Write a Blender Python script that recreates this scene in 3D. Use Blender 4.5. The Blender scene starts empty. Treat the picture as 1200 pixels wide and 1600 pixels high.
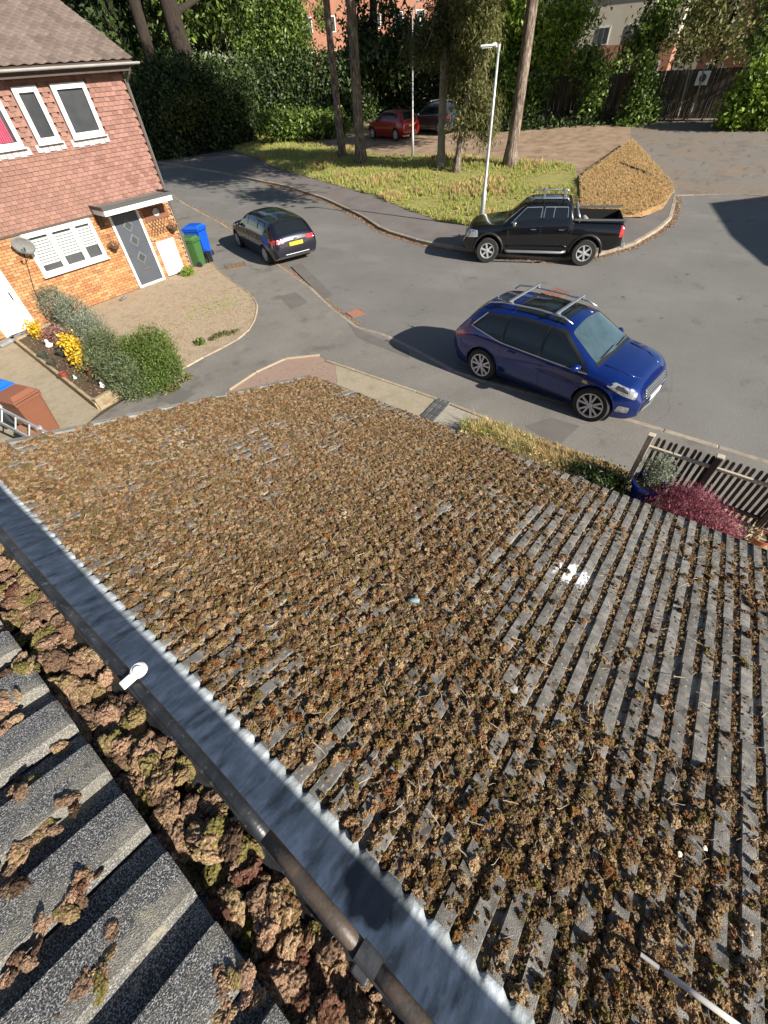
import bpy, bmesh, math, random
import numpy as np
from mathutils import Vector, Matrix, noise, geometry
R_ = math.radians
scene = bpy.context.scene
# ------------------------------------------------------------------ camera
# world: x runs with the front wall of the house on the left, y with the foreground gutter, z up, camera at x=y=0
PITCH, YAW, ROLL, FPX = R_(47.617), R_(40.953), R_(-4.682), 647.26
CAM = Vector((0.0, 0.0, 5.2))
_f = Vector((math.cos(YAW) * math.cos(PITCH), math.sin(YAW) * math.cos(PITCH), -math.sin(PITCH)))
_r0 = _f.cross(Vector((0, 0, 1))).normalized()
_u0 = _r0.cross(_f)
_r = _r0 * math.cos(ROLL) + _u0 * math.sin(ROLL)
_u = -_r0 * math.sin(ROLL) + _u0 * math.cos(ROLL)
cam_data = bpy.data.cameras.new("camera")
cam = bpy.data.objects.new("camera", cam_data)
scene.collection.objects.link(cam)
M = Matrix((( _r.x, _u.x, -_f.x, CAM.x), (_r.y, _u.y, -_f.y, CAM.y), (_r.z, _u.z, -_f.z, CAM.z), (0, 0, 0, 1)))
cam.matrix_world = M
cam_data.sensor_fit = 'VERTICAL'
cam_data.sensor_height = 36.0
cam_data.lens = FPX / 1600 * 36.0
cam_data.clip_start = 0.05
cam_data.clip_end = 2000
scene.camera = cam
# ------------------------------------------------------------------ light
SUN_EL, SUN_AZ = R_(28.0), R_(89.5)          # light travels towards azimuth SUN_AZ (from +x towards +y)
world = bpy.data.worlds.new("World"); scene.world = world; world.use_nodes = True
wn = world.node_tree; bg = wn.nodes["Background"]
sky = wn.nodes.new("ShaderNodeTexSky"); sky.sky_type = 'NISHITA'; sky.sun_disc = False
sky.sun_elevation = SUN_EL
sd = Vector((-math.cos(SUN_AZ), -math.sin(SUN_AZ)))  # horizontal direction to the sun
sky.sun_rotation = math.atan2(sd.x, sd.y)
sky.altitude = 50; sky.air_density = 1.0; sky.dust_density = 0.6; sky.ozone_density = 1.2
wn.links.new(sky.outputs[0], bg.inputs[0]); bg.inputs[1].default_value = 0.058
sun_d = bpy.data.lights.new("sun", 'SUN'); sun_d.energy = 4.9; sun_d.angle = R_(0.53); sun_d.color = (1.0, 0.93, 0.82)
sun = bpy.data.objects.new("sun", sun_d); scene.collection.objects.link(sun)
ldir = Vector((math.cos(SUN_EL) * math.cos(SUN_AZ), math.cos(SUN_EL) * math.sin(SUN_AZ), -math.sin(SUN_EL)))
sun.rotation_euler = ldir.to_track_quat('-Z', 'Y').to_euler()
sun.location = (0, -20, 30)
scene.view_settings.view_transform = 'Standard'; scene.view_settings.look = 'None'
scene.view_settings.gamma = 1.0; scene.view_settings.use_curve_mapping = False
scene.view_settings.exposure = 0.95
scene.cycles.max_bounces = 5; scene.cycles.diffuse_bounces = 3; scene.cycles.glossy_bounces = 3
scene.cycles.transparent_max_bounces = 6

# ------------------------------------------------------------------ helpers
rng = np.random.default_rng(7); random.seed(7)
COL = scene.collection

def ray(px, py):
    return _r * (px - 600) + _u * (800 - py) + _f * FPX
def G(px, py, z=0.0):
    d = ray(px, py); t = (z - CAM.z) / d.z
    return CAM + d * t
def zg(x, y=0.0):                              # the land rises gently beyond the road
    return 0.05 * (min(max(x, 22.0), 45.0) - 22.0)
def GT(px, py, off=0.0):                       # ground point on the rising land
    p = G(px, py, off)
    for _ in range(30):
        p = G(px, py, zg(p.x) + off)
    return p

def tag(o, label=None, cat=None, group=None, kind=None):
    if label: o["label"] = label
    if cat: o["category"] = cat
    if group: o["group"] = group
    if kind: o["kind"] = kind
    return o
def empty(name, loc=(0, 0, 0), rz=0.0, label=None, cat=None, group=None, parent=None):
    o = bpy.data.objects.new(name, None); COL.objects.link(o)
    o.location = loc; o.rotation_euler = (0, 0, rz)
    o.empty_display_size = 0.2
    if parent: o.parent = parent
    return tag(o, label, cat, group)

class MB:
    def __init__(s): s.v = []; s.f = []; s.m = []
    def add(s, vs, fs, mi=0):
        b = len(s.v); s.v.extend([tuple(p) for p in vs])
        for k in fs: s.f.append(tuple(i + b for i in k)); s.m.append(mi)
        return s
    def box(s, c, d, rot=None, mi=0, ch=0.0):
        hx, hy, hz = d[0] / 2, d[1] / 2, d[2] / 2
        if ch <= 0:
            vs = [Vector((x, y, z)) for x in (-hx, hx) for y in (-hy, hy) for z in (-hz, hz)]
            fs = [(0, 1, 3, 2), (4, 6, 7, 5), (0, 4, 5, 1), (2, 3, 7, 6), (0, 2, 6, 4), (1, 5, 7, 3)]
        else:
            bm = bmesh.new(); bmesh.ops.create_cube(bm, size=1.0)
            for v in bm.verts: v.co = Vector((v.co.x * d[0], v.co.y * d[1], v.co.z * d[2]))
            bmesh.ops.bevel(bm, geom=list(bm.edges), offset=ch, segments=1, affect='EDGES')
            bm.verts.index_update()
            vs = [v.co.copy() for v in bm.verts]; fs = [tuple(v.index for v in f.verts) for f in bm.faces]; bm.free()
        c = Vector(c)
        if rot is not None: vs = [rot @ v for v in vs]
        return s.add([v + c for v in vs], fs, mi)
    def tube(s, pts, rad, n=8, mi=0, cap=True):
        pts = [Vector(p) for p in pts]; rads = rad if isinstance(rad, (list, tuple)) else [rad] * len(pts)
        rings = []; up = None
        for i, p in enumerate(pts):
            t = (pts[min(i + 1, len(pts) - 1)] - pts[max(i - 1, 0)]).normalized()
            if up is None: up = Vector((0, 0, 1)) if abs(t.z) < 0.9 else Vector((1, 0, 0))
            a = t.cross(up).normalized(); b = a.cross(t).normalized(); up = b
            rings.append([p + (a * math.cos(2 * math.pi * k / n) + b * math.sin(2 * math.pi * k / n)) * rads[i] for k in range(n)])
        vs = [q for r in rings for q in r]; fs = []
        for i in range(len(pts) - 1):
            for k in range(n):
                k2 = (k + 1) % n
                fs.append((i * n + k, i * n + k2, (i + 1) * n + k2, (i + 1) * n + k))
        if cap: fs.append(tuple(range(n))); fs.append(tuple((len(pts) - 1) * n + k for k in reversed(range(n))))
        return s.add(vs, fs, mi)
    def lathe(s, prof, c=(0, 0, 0), n=20, mi=0, ax='Z', rot=None):
        c = Vector(c); vs = []; fs = []
        for (rr, h) in prof:
            for k in range(n):
                a = 2 * math.pi * k / n
                p = Vector((rr * math.cos(a), rr * math.sin(a), h))
                if ax == 'Y': p = Vector((p.x, p.z, p.y))
                if ax == 'X': p = Vector((p.z, p.x, p.y))
                if rot is not None: p = rot @ p
                vs.append(p + c)
        for i in range(len(prof) - 1):
            for k in range(n):
                k2 = (k + 1) % n; fs.append((i * n + k, i * n + k2, (i + 1) * n + k2, (i + 1) * n + k))
        return s.add(vs, fs, mi)
    def prism(s, poly, z0, z1, mi=0):          # poly: list of (x, y)
        n = len(poly); vs = [(p[0], p[1], z0) for p in poly] + [(p[0], p[1], z1) for p in poly]
        fs = [(i, (i + 1) % n, n + (i + 1) % n, n + i) for i in range(n)] + [tuple(range(n, 2 * n)), tuple(reversed(range(n)))]
        return s.add(vs, fs, mi)
    def quad(s, a, b, c, d, mi=0): return s.add([a, b, c, d], [(0, 1, 2, 3)], mi)
    def mesh(s, name, mats, smooth=False):
        me = bpy.data.meshes.new(name); me.from_pydata(s.v, [], s.f)
        mats = mats if isinstance(mats, (list, tuple)) else [mats]
        for m in mats: me.materials.append(m)
        if len(mats) > 1: me.polygons.foreach_set("material_index", s.m)
        if smooth: me.polygons.foreach_set("use_smooth", [True] * len(s.f))
        me.update(); return me
    def build(s, name, mats, parent=None, smooth=False, label=None, cat=None, group=None, kind=None, fix=True):
        me = s.mesh(name, mats, smooth)
        if fix:
            bm = bmesh.new(); bm.from_mesh(me); bmesh.ops.recalc_face_normals(bm, faces=bm.faces); bm.to_mesh(me); bm.free()
        return link(name, me, parent, label, cat, group, kind)

def link(name, me, parent=None, label=None, cat=None, group=None, kind=None, loc=None):
    o = bpy.data.objects.new(name, me); COL.objects.link(o)
    if loc is not None: o.location = loc
    if parent is not None: o.parent = parent
    return tag(o, label, cat, group, kind)
def wchild(o, parent):                         # o carries world coordinates; parent is a top-level object
    o.parent = parent
    o.matrix_parent_inverse = parent.matrix_basis.inverted()
    return o
def npmesh(name, verts, faces, mats, smooth=False):
    """verts (N,3), faces (M,k) arrays, all faces of k corners"""
    me = bpy.data.meshes.new(name); verts = np.asarray(verts, dtype=np.float32); faces = np.asarray(faces, dtype=np.int32)
    me.vertices.add(len(verts)); me.vertices.foreach_set("co", verts.ravel())
    k = faces.shape[1]; me.loops.add(faces.size); me.loops.foreach_set("vertex_index", faces.ravel())
    me.polygons.add(len(faces)); me.polygons.foreach_set("loop_start", np.arange(len(faces), dtype=np.int32) * k)
    me.polygons.foreach_set("loop_total", np.full(len(faces), k, dtype=np.int32))
    if smooth: me.polygons.foreach_set("use_smooth", np.ones(len(faces), dtype=bool))
    mats = mats if isinstance(mats, (list, tuple)) else [mats]
    for m in mats: me.materials.append(m)
    me.update(calc_edges=True); me.validate(); return me

# ------------------------------------------------------------------ materials
MATS = {}
def mat(name, cols, scale=4.0, rough=0.8, bump=0.0, bscale=60.0, metal=0.0, spec=0.5, coat=0.0, detail=6.0, contrast=1.0,
        rnd=0.0, island=False, coords='Object', stretch=None, bdist=0.01, extra=None, trans=0.0):
    """noise-mixed colours, fine bump; rnd: brightness varies by object; island: colours picked per loose piece"""
    if name in MATS: return MATS[name]
    m = bpy.data.materials.new(name); m.use_nodes = True; nt = m.node_tree; N = nt.nodes; L = nt.links
    b = N["Principled BSDF"]; b.inputs["Roughness"].default_value = rough; b.inputs["Metallic"].default_value = metal
    b.inputs["Specular IOR Level"].default_value = spec; b.inputs["Coat Weight"].default_value = coat
    b.inputs["Coat Roughness"].default_value = 0.04
    tc = N.new("ShaderNodeTexCoord"); vec = tc.outputs['Object' if coords == 'World' else coords]
    if coords == 'World':
        vec = N.new("ShaderNodeNewGeometry").outputs["Position"]
    if stretch:
        mp = N.new("ShaderNodeMapping"); mp.inputs["Scale"].default_value = stretch; L.new(vec, mp.inputs[0]); vec = mp.outputs[0]
    if not isinstance(cols[0], (tuple, list)): cols = [cols]
    out = None
    if len(cols) > 1:
        cr = N.new("ShaderNodeValToRGB"); e = cr.color_ramp.elements
        lo, hi = 0.5 - 0.22 / contrast, 0.5 + 0.22 / contrast
        if island: lo, hi = 0.0, 1.0
        for i, c in enumerate(cols):
            p = lo + (hi - lo) * i / (len(cols) - 1)
            if i < 2: e[i].position = p; e[i].color = (*c, 1)
            else:
                ne = e.new(p); ne.color = (*c, 1)
        if island:
            g = N.new("ShaderNodeNewGeometry"); L.new(g.outputs["Random Per Island"], cr.inputs[0])
        else:
            n1 = N.new("ShaderNodeTexNoise"); n1.inputs["Scale"].default_value = scale; n1.inputs["Detail"].default_value = detail
            n1.inputs["Roughness"].default_value = 0.62; L.new(vec, n1.inputs["Vector"]); L.new(n1.outputs[0], cr.inputs[0])
        out = cr.outputs[0]
    else:
        rgb = N.new("ShaderNodeRGB"); rgb.outputs[0].default_value = (*cols[0], 1); out = rgb.outputs[0]
    if rnd:
        oi = N.new("ShaderNodeObjectInfo"); mr = N.new("ShaderNodeMapRange")
        mr.inputs[3].default_value = 1 - rnd; mr.inputs[4].default_value = 1 + rnd; L.new(oi.outputs["Random"], mr.inputs[0])
        hs = N.new("ShaderNodeHueSaturation"); L.new(mr.outputs[0], hs.inputs["Value"]); L.new(out, hs.inputs["Color"]); out = hs.outputs[0]
    if extra: out = extra(N, L, vec, out, b)
    L.new(out, b.inputs["Base Color"])
    if trans:                                   # thin leaves let light through
        tr = N.new("ShaderNodeBsdfTranslucent"); mx = N.new("ShaderNodeMixShader"); mx.inputs[0].default_value = trans
        L.new(out, tr.inputs[0]); L.new(b.outputs[0], mx.inputs[1]); L.new(tr.outputs[0], mx.inputs[2])
        L.new(mx.outputs[0], N["Material Output"].inputs[0])
    if bump:
        nb = N.new("ShaderNodeTexNoise"); nb.inputs["Scale"].default_value = bscale; nb.inputs["Detail"].default_value = 4
        L.new(vec, nb.inputs["Vector"]); bp = N.new("ShaderNodeBump"); bp.inputs["Strength"].default_value = bump
        bp.inputs["Distance"].default_value = bdist; L.new(nb.outputs[0], bp.inputs["Height"]); L.new(bp.outputs[0], b.inputs["Normal"])
    MATS[name] = m; return m

def overlay(col, scale, lo, hi, amount=1.0, seed=0.0, stretch=None, vor=False):
    """extra(): patches of another colour where a noise passes a threshold"""
    def fn(N, L, vec, out, b):
        v = vec
        mp = N.new("ShaderNodeMapping"); mp.inputs["Location"].default_value = (seed, seed * 1.7, seed * .3)
        if stretch: mp.inputs["Scale"].default_value = stretch
        L.new(v, mp.inputs[0])
        n = N.new("ShaderNodeTexNoise"); n.inputs["Scale"].default_value = scale; n.inputs["Detail"].default_value = 5
        n.inputs["Roughness"].default_value = 0.6
        L.new(mp.outputs[0], n.inputs["Vector"])
        mr = N.new("ShaderNodeMapRange"); mr.inputs[1].default_value = lo; mr.inputs[2].default_value = hi; mr.inputs[4].default_value = amount
        L.new(n.outputs[0], mr.inputs[0])
        mx = N.new("ShaderNodeMixRGB"); L.new(mr.outputs[0], mx.inputs[0]); L.new(out, mx.inputs[1]); mx.inputs[2].default_value = (*col, 1)
        return mx.outputs[0]
    return fn
def cracks(col, scale, width, amount=1.0, seed=0.0):
    """thin wandering crack lines, broken up by a noise"""
    def fn(N, L, vec, out, b):
        n0 = N.new("ShaderNodeTexNoise"); n0.inputs["Scale"].default_value = scale * 2.5; n0.inputs["Detail"].default_value = 4; L.new(vec, n0.inputs["Vector"])
        ad = N.new("ShaderNodeMixRGB"); ad.blend_type = 'ADD'; ad.inputs[0].default_value = 0.9 / scale * .35; L.new(vec, ad.inputs[1]); L.new(n0.outputs[1], ad.inputs[2])
        vo = N.new("ShaderNodeTexVoronoi"); vo.feature = 'DISTANCE_TO_EDGE'; vo.inputs["Scale"].default_value = scale; L.new(ad.outputs[0], vo.inputs["Vector"])
        mr = N.new("ShaderNodeMapRange"); mr.inputs[1].default_value = 0; mr.inputs[2].default_value = width * scale; mr.inputs[3].default_value = amount; mr.inputs[4].default_value = 0; L.new(vo.outputs[0], mr.inputs[0])
        n1 = N.new("ShaderNodeTexNoise"); n1.inputs["Scale"].default_value = scale * .8; n1.inputs["Detail"].default_value = 2; mp = N.new("ShaderNodeMapping"); mp.inputs["Location"].default_value = (seed, seed, 0); L.new(vec, mp.inputs[0]); L.new(mp.outputs[0], n1.inputs["Vector"])
        m2 = N.new("ShaderNodeMapRange"); m2.inputs[1].default_value = .48; m2.inputs[2].default_value = .58; L.new(n1.outputs[0], m2.inputs[0])
        mu = N.new("ShaderNodeMath"); mu.operation = 'MULTIPLY'; L.new(mr.outputs[0], mu.inputs[0]); L.new(m2.outputs[0], mu.inputs[1])
        mx = N.new("ShaderNodeMixRGB"); L.new(mu.outputs[0], mx.inputs[0]); L.new(out, mx.inputs[1]); mx.inputs[2].default_value = (*col, 1)
        return mx.outputs[0]
    return fn
def chain(*fs):
    def fn(N, L, vec, out, b):
        for f in fs: out = f(N, L, vec, out, b)
        return out
    return fn

# leaf clouds ---------------------------------------------------------------
def leaves(blobs, n, size, seed=0, aspect=2.0, droop=0.0, shell=0.55, flat=0.0, clump=0, updir=0.0, zmin=None):
    """small folded leaf faces spread through ellipsoids [(cx,cy,cz,rx,ry,rz)]; returns (verts, faces)"""
    g = np.random.default_rng(seed); B = np.array(blobs, float)
    vol = B[:, 3] * B[:, 4] * B[:, 5]; w = vol ** 0.75; w = w / w.sum()
    nn = n
    if clump:
        nc = max(1, n // clump); idx = g.choice(len(B), nc, p=w)
        d = g.normal(size=(nc, 3)); d /= np.linalg.norm(d, axis=1)[:, None]
        rr = (shell + (1 - shell) * g.random(nc)) ** 0.7 * (0.82 + 0.3 * g.random(nc))
        c = B[idx, :3] + d * B[idx, 3:] * rr[:, None]
        ci = np.repeat(np.arange(nc), clump); nn = len(ci)
        p = c[ci] + g.normal(size=(nn, 3)) * size * 2.2
        base = d[ci]
    else:
        idx = g.choice(len(B), n, p=w); d = g.normal(size=(n, 3)); d /= np.linalg.norm(d, axis=1)[:, None]
        rr = (shell + (1 - shell) * g.random(n)) ** 0.6 * (0.85 + 0.25 * g.random(n))
        p = B[idx, :3] + d * B[idx, 3:] * rr[:, None]; base = d
    if zmin is not None: p[:, 2] = np.maximum(p[:, 2], zmin + 0.02 * g.random(nn))
    ax = g.normal(size=(nn, 3)); ax[:, 2] -= droop * 2; ax[:, 2] += updir * 2; ax += base * 0.5
    ax /= np.linalg.norm(ax, axis=1)[:, None]
    nr = g.normal(size=(nn, 3)) * (1 - flat) + base * 0.8 + np.array([0, 0, 0.5 + flat])
    sd_ = np.cross(ax, nr); sd_ /= np.linalg.norm(sd_, axis=1)[:, None] + 1e-9
    nr = np.cross(sd_, ax)
    s = size * (0.6 + 0.8 * g.random(nn))[:, None]
    a = p - ax * s; c = p + ax * s; m1 = p + sd_ * s / aspect + nr * s * 0.18; m2 = p - sd_ * s / aspect + nr * s * 0.18
    v = np.stack([a, m1, c, m2], 1).reshape(-1, 3)
    f = np.arange(nn * 4).reshape(-1, 4)
    return v, f
def leaf_obj(name, v, f, m, parent=None, **k):
    return link(name, npmesh(name, v, f, m), parent, **k)
def blobcloud(c, r, n, seed=0, k=0.45):
    """random sub-blobs filling an ellipsoid, for uneven crowns"""
    g = np.random.default_rng(seed); out = []
    for i in range(n):
        d = g.normal(size=3); d /= np.linalg.norm(d); q = g.random() ** 0.5 * 0.75
        s = k * (0.6 + 0.7 * g.random())
        out.append((c[0] + d[0] * r[0] * q, c[1] + d[1] * r[1] * q, c[2] + d[2] * r[2] * q, r[0] * s, r[1] * s, r[2] * s))
    return out
def flat_poly(name, pts, z, m, parent=None, follow=False, kind='structure', label=None, thick=0.0):
    """a ground sheet (or slab) from an outline; follow: lies on the rising land"""
    bm = bmesh.new(); vs = [bm.verts.new((p[0], p[1], 0)) for p in pts]
    es = [bm.edges.new((vs[i], vs[(i + 1) % len(vs)])) for i in range(len(vs))]
    bmesh.ops.triangle_fill(bm, use_beauty=True, edges=es)
    if follow:
        for xc in (22.0, 45.0):
            bmesh.ops.bisect_plane(bm, geom=bm.verts[:] + bm.edges[:] + bm.faces[:], plane_co=(xc, 0, 0), plane_no=(1, 0, 0))
    if thick:
        r = bmesh.ops.extrude_face_region(bm, geom=bm.faces[:])
        top = [e for e in r['geom'] if isinstance(e, bmesh.types.BMVert)]
        for v in bm.verts: v.co.z = -thick
        for v in top: v.co.z = 0
    bmesh.ops.recalc_face_normals(bm, faces=bm.faces)
    if not thick:
        for f in bm.faces:
            if f.normal.z < 0: f.normal_flip()
    for v in bm.verts: v.co.z += z + (zg(v.co.x) if follow else 0)
    me = bpy.data.meshes.new(name); bm.to_mesh(me); bm.free(); me.materials.append(m)
    o = link(name, me, None, label, None, None, kind if parent is None else None)
    if parent is not None: wchild(o, parent)
    return o
def gn_scatter(name, pts, rots, scls, idx, variants, mats_unused=None, label=None):
    """points carrying rotation, scale and variant, instanced by geometry nodes (for what nobody could count)"""
    me = bpy.data.meshes.new(name); me.vertices.add(len(pts)); me.vertices.foreach_set("co", np.asarray(pts, np.float32).ravel())
    for an, tp, arr in (("rot", 'FLOAT_VECTOR', rots), ("scl", 'FLOAT_VECTOR', scls)):
        a = me.attributes.new(an, tp, 'POINT'); a.data.foreach_set("vector", np.asarray(arr, np.float32).ravel())
    a = me.attributes.new("vi", 'INT', 'POINT'); a.data.foreach_set("value", np.asarray(idx, np.int32))
    o = link(name, me, None, label, None, None, 'stuff')
    c = bpy.data.collections.new(name + "_pieces")
    for i, vm in enumerate(variants):
        vo = bpy.data.objects.new("%s_piece_%02d" % (name, i), vm); c.objects.link(vo)
    ng = bpy.data.node_groups.new(name + "_scatter", 'GeometryNodeTree')
    ng.interface.new_socket("Geometry", in_out='INPUT', socket_type='NodeSocketGeometry')
    ng.interface.new_socket("Geometry", in_out='OUTPUT', socket_type='NodeSocketGeometry')
    N = ng.nodes; L = ng.links; gi = N.new("NodeGroupInput"); go = N.new("NodeGroupOutput")
    ip = N.new("GeometryNodeInstanceOnPoints"); ci = N.new("GeometryNodeCollectionInfo")
    ci.inputs["Collection"].default_value = c; ci.inputs["Separate Children"].default_value = True; ci.inputs["Reset Children"].default_value = True
    def na(n, t):
        x = N.new("GeometryNodeInputNamedAttribute"); x.data_type = t; x.inputs["Name"].default_value = n; return x.outputs[0]
    L.new(gi.outputs[0], ip.inputs["Points"]); L.new(ci.outputs[0], ip.inputs["Instance"]); ip.inputs["Pick Instance"].default_value = True
    L.new(na("vi", 'INT'), ip.inputs["Instance Index"])
    er = N.new("FunctionNodeEulerToRotation"); L.new(na("rot", 'FLOAT_VECTOR'), er.inputs[0]); L.new(er.outputs[0], ip.inputs["Rotation"])
    L.new(na("scl", 'FLOAT_VECTOR'), ip.inputs["Scale"]); L.new(ip.outputs[0], go.inputs[0])
    md = o.modifiers.new("scatter", 'NODES'); md.node_group = ng
    return o
# ================================================================== GROUND, ROAD, PAVEMENTS
asphalt = mat("asphalt", [(0.125, 0.12, 0.112), (0.16, 0.154, 0.143), (0.20, 0.193, 0.18)], scale=0.35, rough=0.9, bump=0.5, bscale=90, detail=12, contrast=0.8,
    coords='World', bdist=0.006, extra=chain(overlay((0.28, 0.265, 0.24), 38, 0.54, 0.66, 0.6), overlay((0.06, 0.058, 0.055), 46, 0.56, 0.66, 0.6, 9.0), overlay((0.075, 0.072, 0.07), 1.1, 0.60, 0.70, 0.5, 3.1), overlay((0.23, 0.22, 0.20), 0.7, 0.56, 0.68, 0.4, 7.0, (1, .35, 1)), overlay((0.04, 0.038, 0.036), 2.6, 0.68, 0.71, 0.6, 12.0), cracks((0.05, 0.045, 0.04), .22, .010, .5)))
asphalt_old = mat("asphalt_old", [(0.12, 0.105, 0.09), (0.19, 0.165, 0.14), (0.15, 0.145, 0.135)], scale=0.9, rough=0.95, bump=0.6, bscale=70, detail=12, contrast=1.1,
    coords='World', bdist=0.006, extra=chain(overlay((0.22, 0.15, 0.09), 0.5, 0.45, 0.65, 0.6, 1.0), overlay((0.27, 0.25, 0.22), 25, 0.58, 0.7, 0.6), overlay((0.05, 0.045, 0.04), 1.2, 0.6, 0.66, 0.5, 8.0, (1, 3.0, 1)), cracks((0.27, 0.24, 0.20), .5, .02, .7, 5.0)))
paving = mat("paving", [(0.14, 0.13, 0.117), (0.18, 0.168, 0.15), (0.215, 0.20, 0.18)], scale=0.6, rough=0.92, bump=0.5, bscale=80, detail=12, contrast=0.9,
    coords='World', bdist=0.005, extra=chain(overlay((0.28, 0.26, 0.225), 42, 0.54, 0.66, 0.6), overlay((0.07, 0.066, 0.06), 1.3, 0.56, 0.68, 0.5, 5.5), overlay((0.07, 0.065, 0.06), 50, 0.57, 0.66, 0.5, 2.0), overlay((0.26, 0.24, 0.20), 0.9, 0.56, 0.68, 0.4, 11.0), cracks((0.06, 0.05, 0.04), .5, .008, .75, 3.0)))
paving_far = mat("paving_far", [(0.12, 0.105, 0.10), (0.155, 0.138, 0.13), (0.18, 0.16, 0.15)], scale=0.8, rough=0.92, bump=0.5, bscale=80, detail=10,
    coords='World', extra=overlay((0.16, 0.10, 0.055), 1.5, 0.55, 0.7, 0.5, 2.2))
patch_m = mat("paving_patch", [(0.12, 0.112, 0.10), (0.15, 0.14, 0.128)], scale=2, rough=0.92, bump=0.5, bscale=80, coords='World')
kerbm = mat("kerb_concrete", [(0.20, 0.17, 0.135), (0.30, 0.25, 0.19), (0.36, 0.31, 0.25)], scale=6, rough=0.9, bump=0.4, bscale=90, rnd=0.18, coords='World')
soil = mat("bare_soil", [(0.16, 0.10, 0.06), (0.30, 0.205, 0.135), (0.40, 0.29, 0.20)], scale=1.2, rough=1.0, bump=1.0, bscale=30, detail=12, coords='World', bdist=0.03,
    extra=chain(overlay((0.35, 0.26, 0.17), 22, 0.56, 0.7, 0.7), overlay((0.13, 0.12, 0.05), 1.1, 0.55, 0.7, 0.5, 4.0)))
dirt = mat("woodland_floor", [(0.05, 0.038, 0.022), (0.09, 0.065, 0.035), (0.05, 0.06, 0.02)], scale=1.0, rough=1.0, bump=1.0, bscale=20, coords='World', bdist=0.03)
lawnm = mat("dry_lawn", [(0.32, 0.24, 0.165), (0.44, 0.345, 0.25), (0.33, 0.27, 0.17)], scale=2.2, rough=1.0, bump=1.0, bscale=55, detail=12, contrast=1.1, coords='World', bdist=0.03,
    extra=chain(overlay((0.20, 0.165, 0.09), 14, 0.52, 0.66, 0.6), overlay((0.42, 0.34, 0.22), 30, 0.58, 0.7, 0.7, 9.0)))
grass_base = mat("grass_ground", [(0.22, 0.23, 0.05), (0.34, 0.30, 0.10), (0.17, 0.22, 0.04)], scale=1.1, rough=1.0, bump=1.0, bscale=40, coords='World', bdist=0.04)
straw_base = mat("dry_litter", [(0.40, 0.22, 0.08), (0.56, 0.35, 0.15), (0.38, 0.25, 0.18)], scale=3.0, rough=1.0, bump=1.0, bscale=40, detail=12, coords='World', bdist=0.03,
    extra=overlay((0.17, 0.11, 0.09), 20, 0.52, 0.62, 0.8))
slabm = mat("concrete_slab", [(0.26, 0.22, 0.15), (0.35, 0.30, 0.21), (0.30, 0.27, 0.22)], scale=3, rough=0.95, bump=0.6, bscale=70, detail=12, coords='World',
    extra=chain(overlay((0.14, 0.12, 0.08), 25, 0.55, 0.68, 0.6), overlay((0.22, 0.20, 0.10), 2, 0.5, 0.65, 0.4, 2.0)))
redgravel = mat("pink_gravel", [(0.24, 0.15, 0.12), (0.36, 0.25, 0.20), (0.28, 0.20, 0.14)], scale=9, rough=1.0, bump=1.0, bscale=90, detail=12, coords='World', bdist=0.02,
    extra=overlay((0.38, 0.28, 0.12), 1.6, 0.55, 0.68, 0.6, 6.0))
gravelm = mat("pale_gravel", [(0.30, 0.27, 0.21), (0.5, 0.46, 0.38), (0.22, 0.19, 0.14)], scale=40, rough=1.0, bump=1.0, bscale=120, coords='World', bdist=0.02, contrast=1.6)
creamm = mat("cream_paving", [(0.52, 0.48, 0.38), (0.64, 0.60, 0.50), (0.40, 0.37, 0.30)], scale=16, rough=0.95, bump=0.7, bscale=60, coords='World', bdist=0.01)
ironm = mat("rusty_iron", [(0.14, 0.10, 0.075), (0.22, 0.15, 0.10), (0.10, 0.09, 0.08)], scale=12, rough=0.8, bump=0.3, bscale=80, coords='World', metal=0.2)
rustred = mat("rusty_drain", [(0.20, 0.085, 0.05), (0.26, 0.12, 0.08), (0.13, 0.09, 0.075)], scale=20, rough=0.85, bump=0.3, coords='World')
leafred = mat("fallen_leaf_litter", [(0.30, 0.12, 0.05), (0.42, 0.22, 0.09), (0.22, 0.11, 0.06), (0.40, 0.30, 0.14)], island=True, rough=0.9)

def xy(p): return (p.x, p.y)
def PG(*pts, z=0.0): return [xy(G(a, b, z)) for a, b in pts]
def PT(*pts): return [xy(GT(a, b)) for a, b in pts]

flat_poly("ground", [(-400, -400), (900, -400), (900, 900), (-400, 900)], -0.06, dirt, follow=True)

K1 = PG((262, 300), (288, 318), (347, 350), (392, 380), (437, 415), (487, 450), (520, 482), (560, 512), (607, 525), (650, 546), (725, 588))
K1 += [(8.28, 2.4), (8.41, 0.54), (8.41, -1.77), (8.45, -12), (8.5, -34)]
K1 = [(24.0, 60.0), (19.2, 36.0)] + K1
K2 = PT((290, 262), (340, 270), (410, 285), (450, 293), (510, 313), (567, 340), (600, 362), (665, 382), (790, 402), (880, 408), (940, 398), (985, 385), (1020, 365), (1045, 345), (1052, 320), (1052, 306))
K2 = [(27.0, 62.0)] + K2
road_pts = list(K1) + [(27.6, -34.0)] + [(K2[-1][0], K2[-1][1])] + K2[::-1][1:]
flat_poly("road", road_pts, 0.0, asphalt, follow=True)
apex = xy(GT(985, 228)); mleft = xy(GT(903, 288)); mright = xy(GT(1050, 306))
parking = flat_poly("parking_area", [mright, (27.6, -34.0), (60, -34.0), (60, 16), apex], -0.004, asphalt_old, follow=True)

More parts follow.
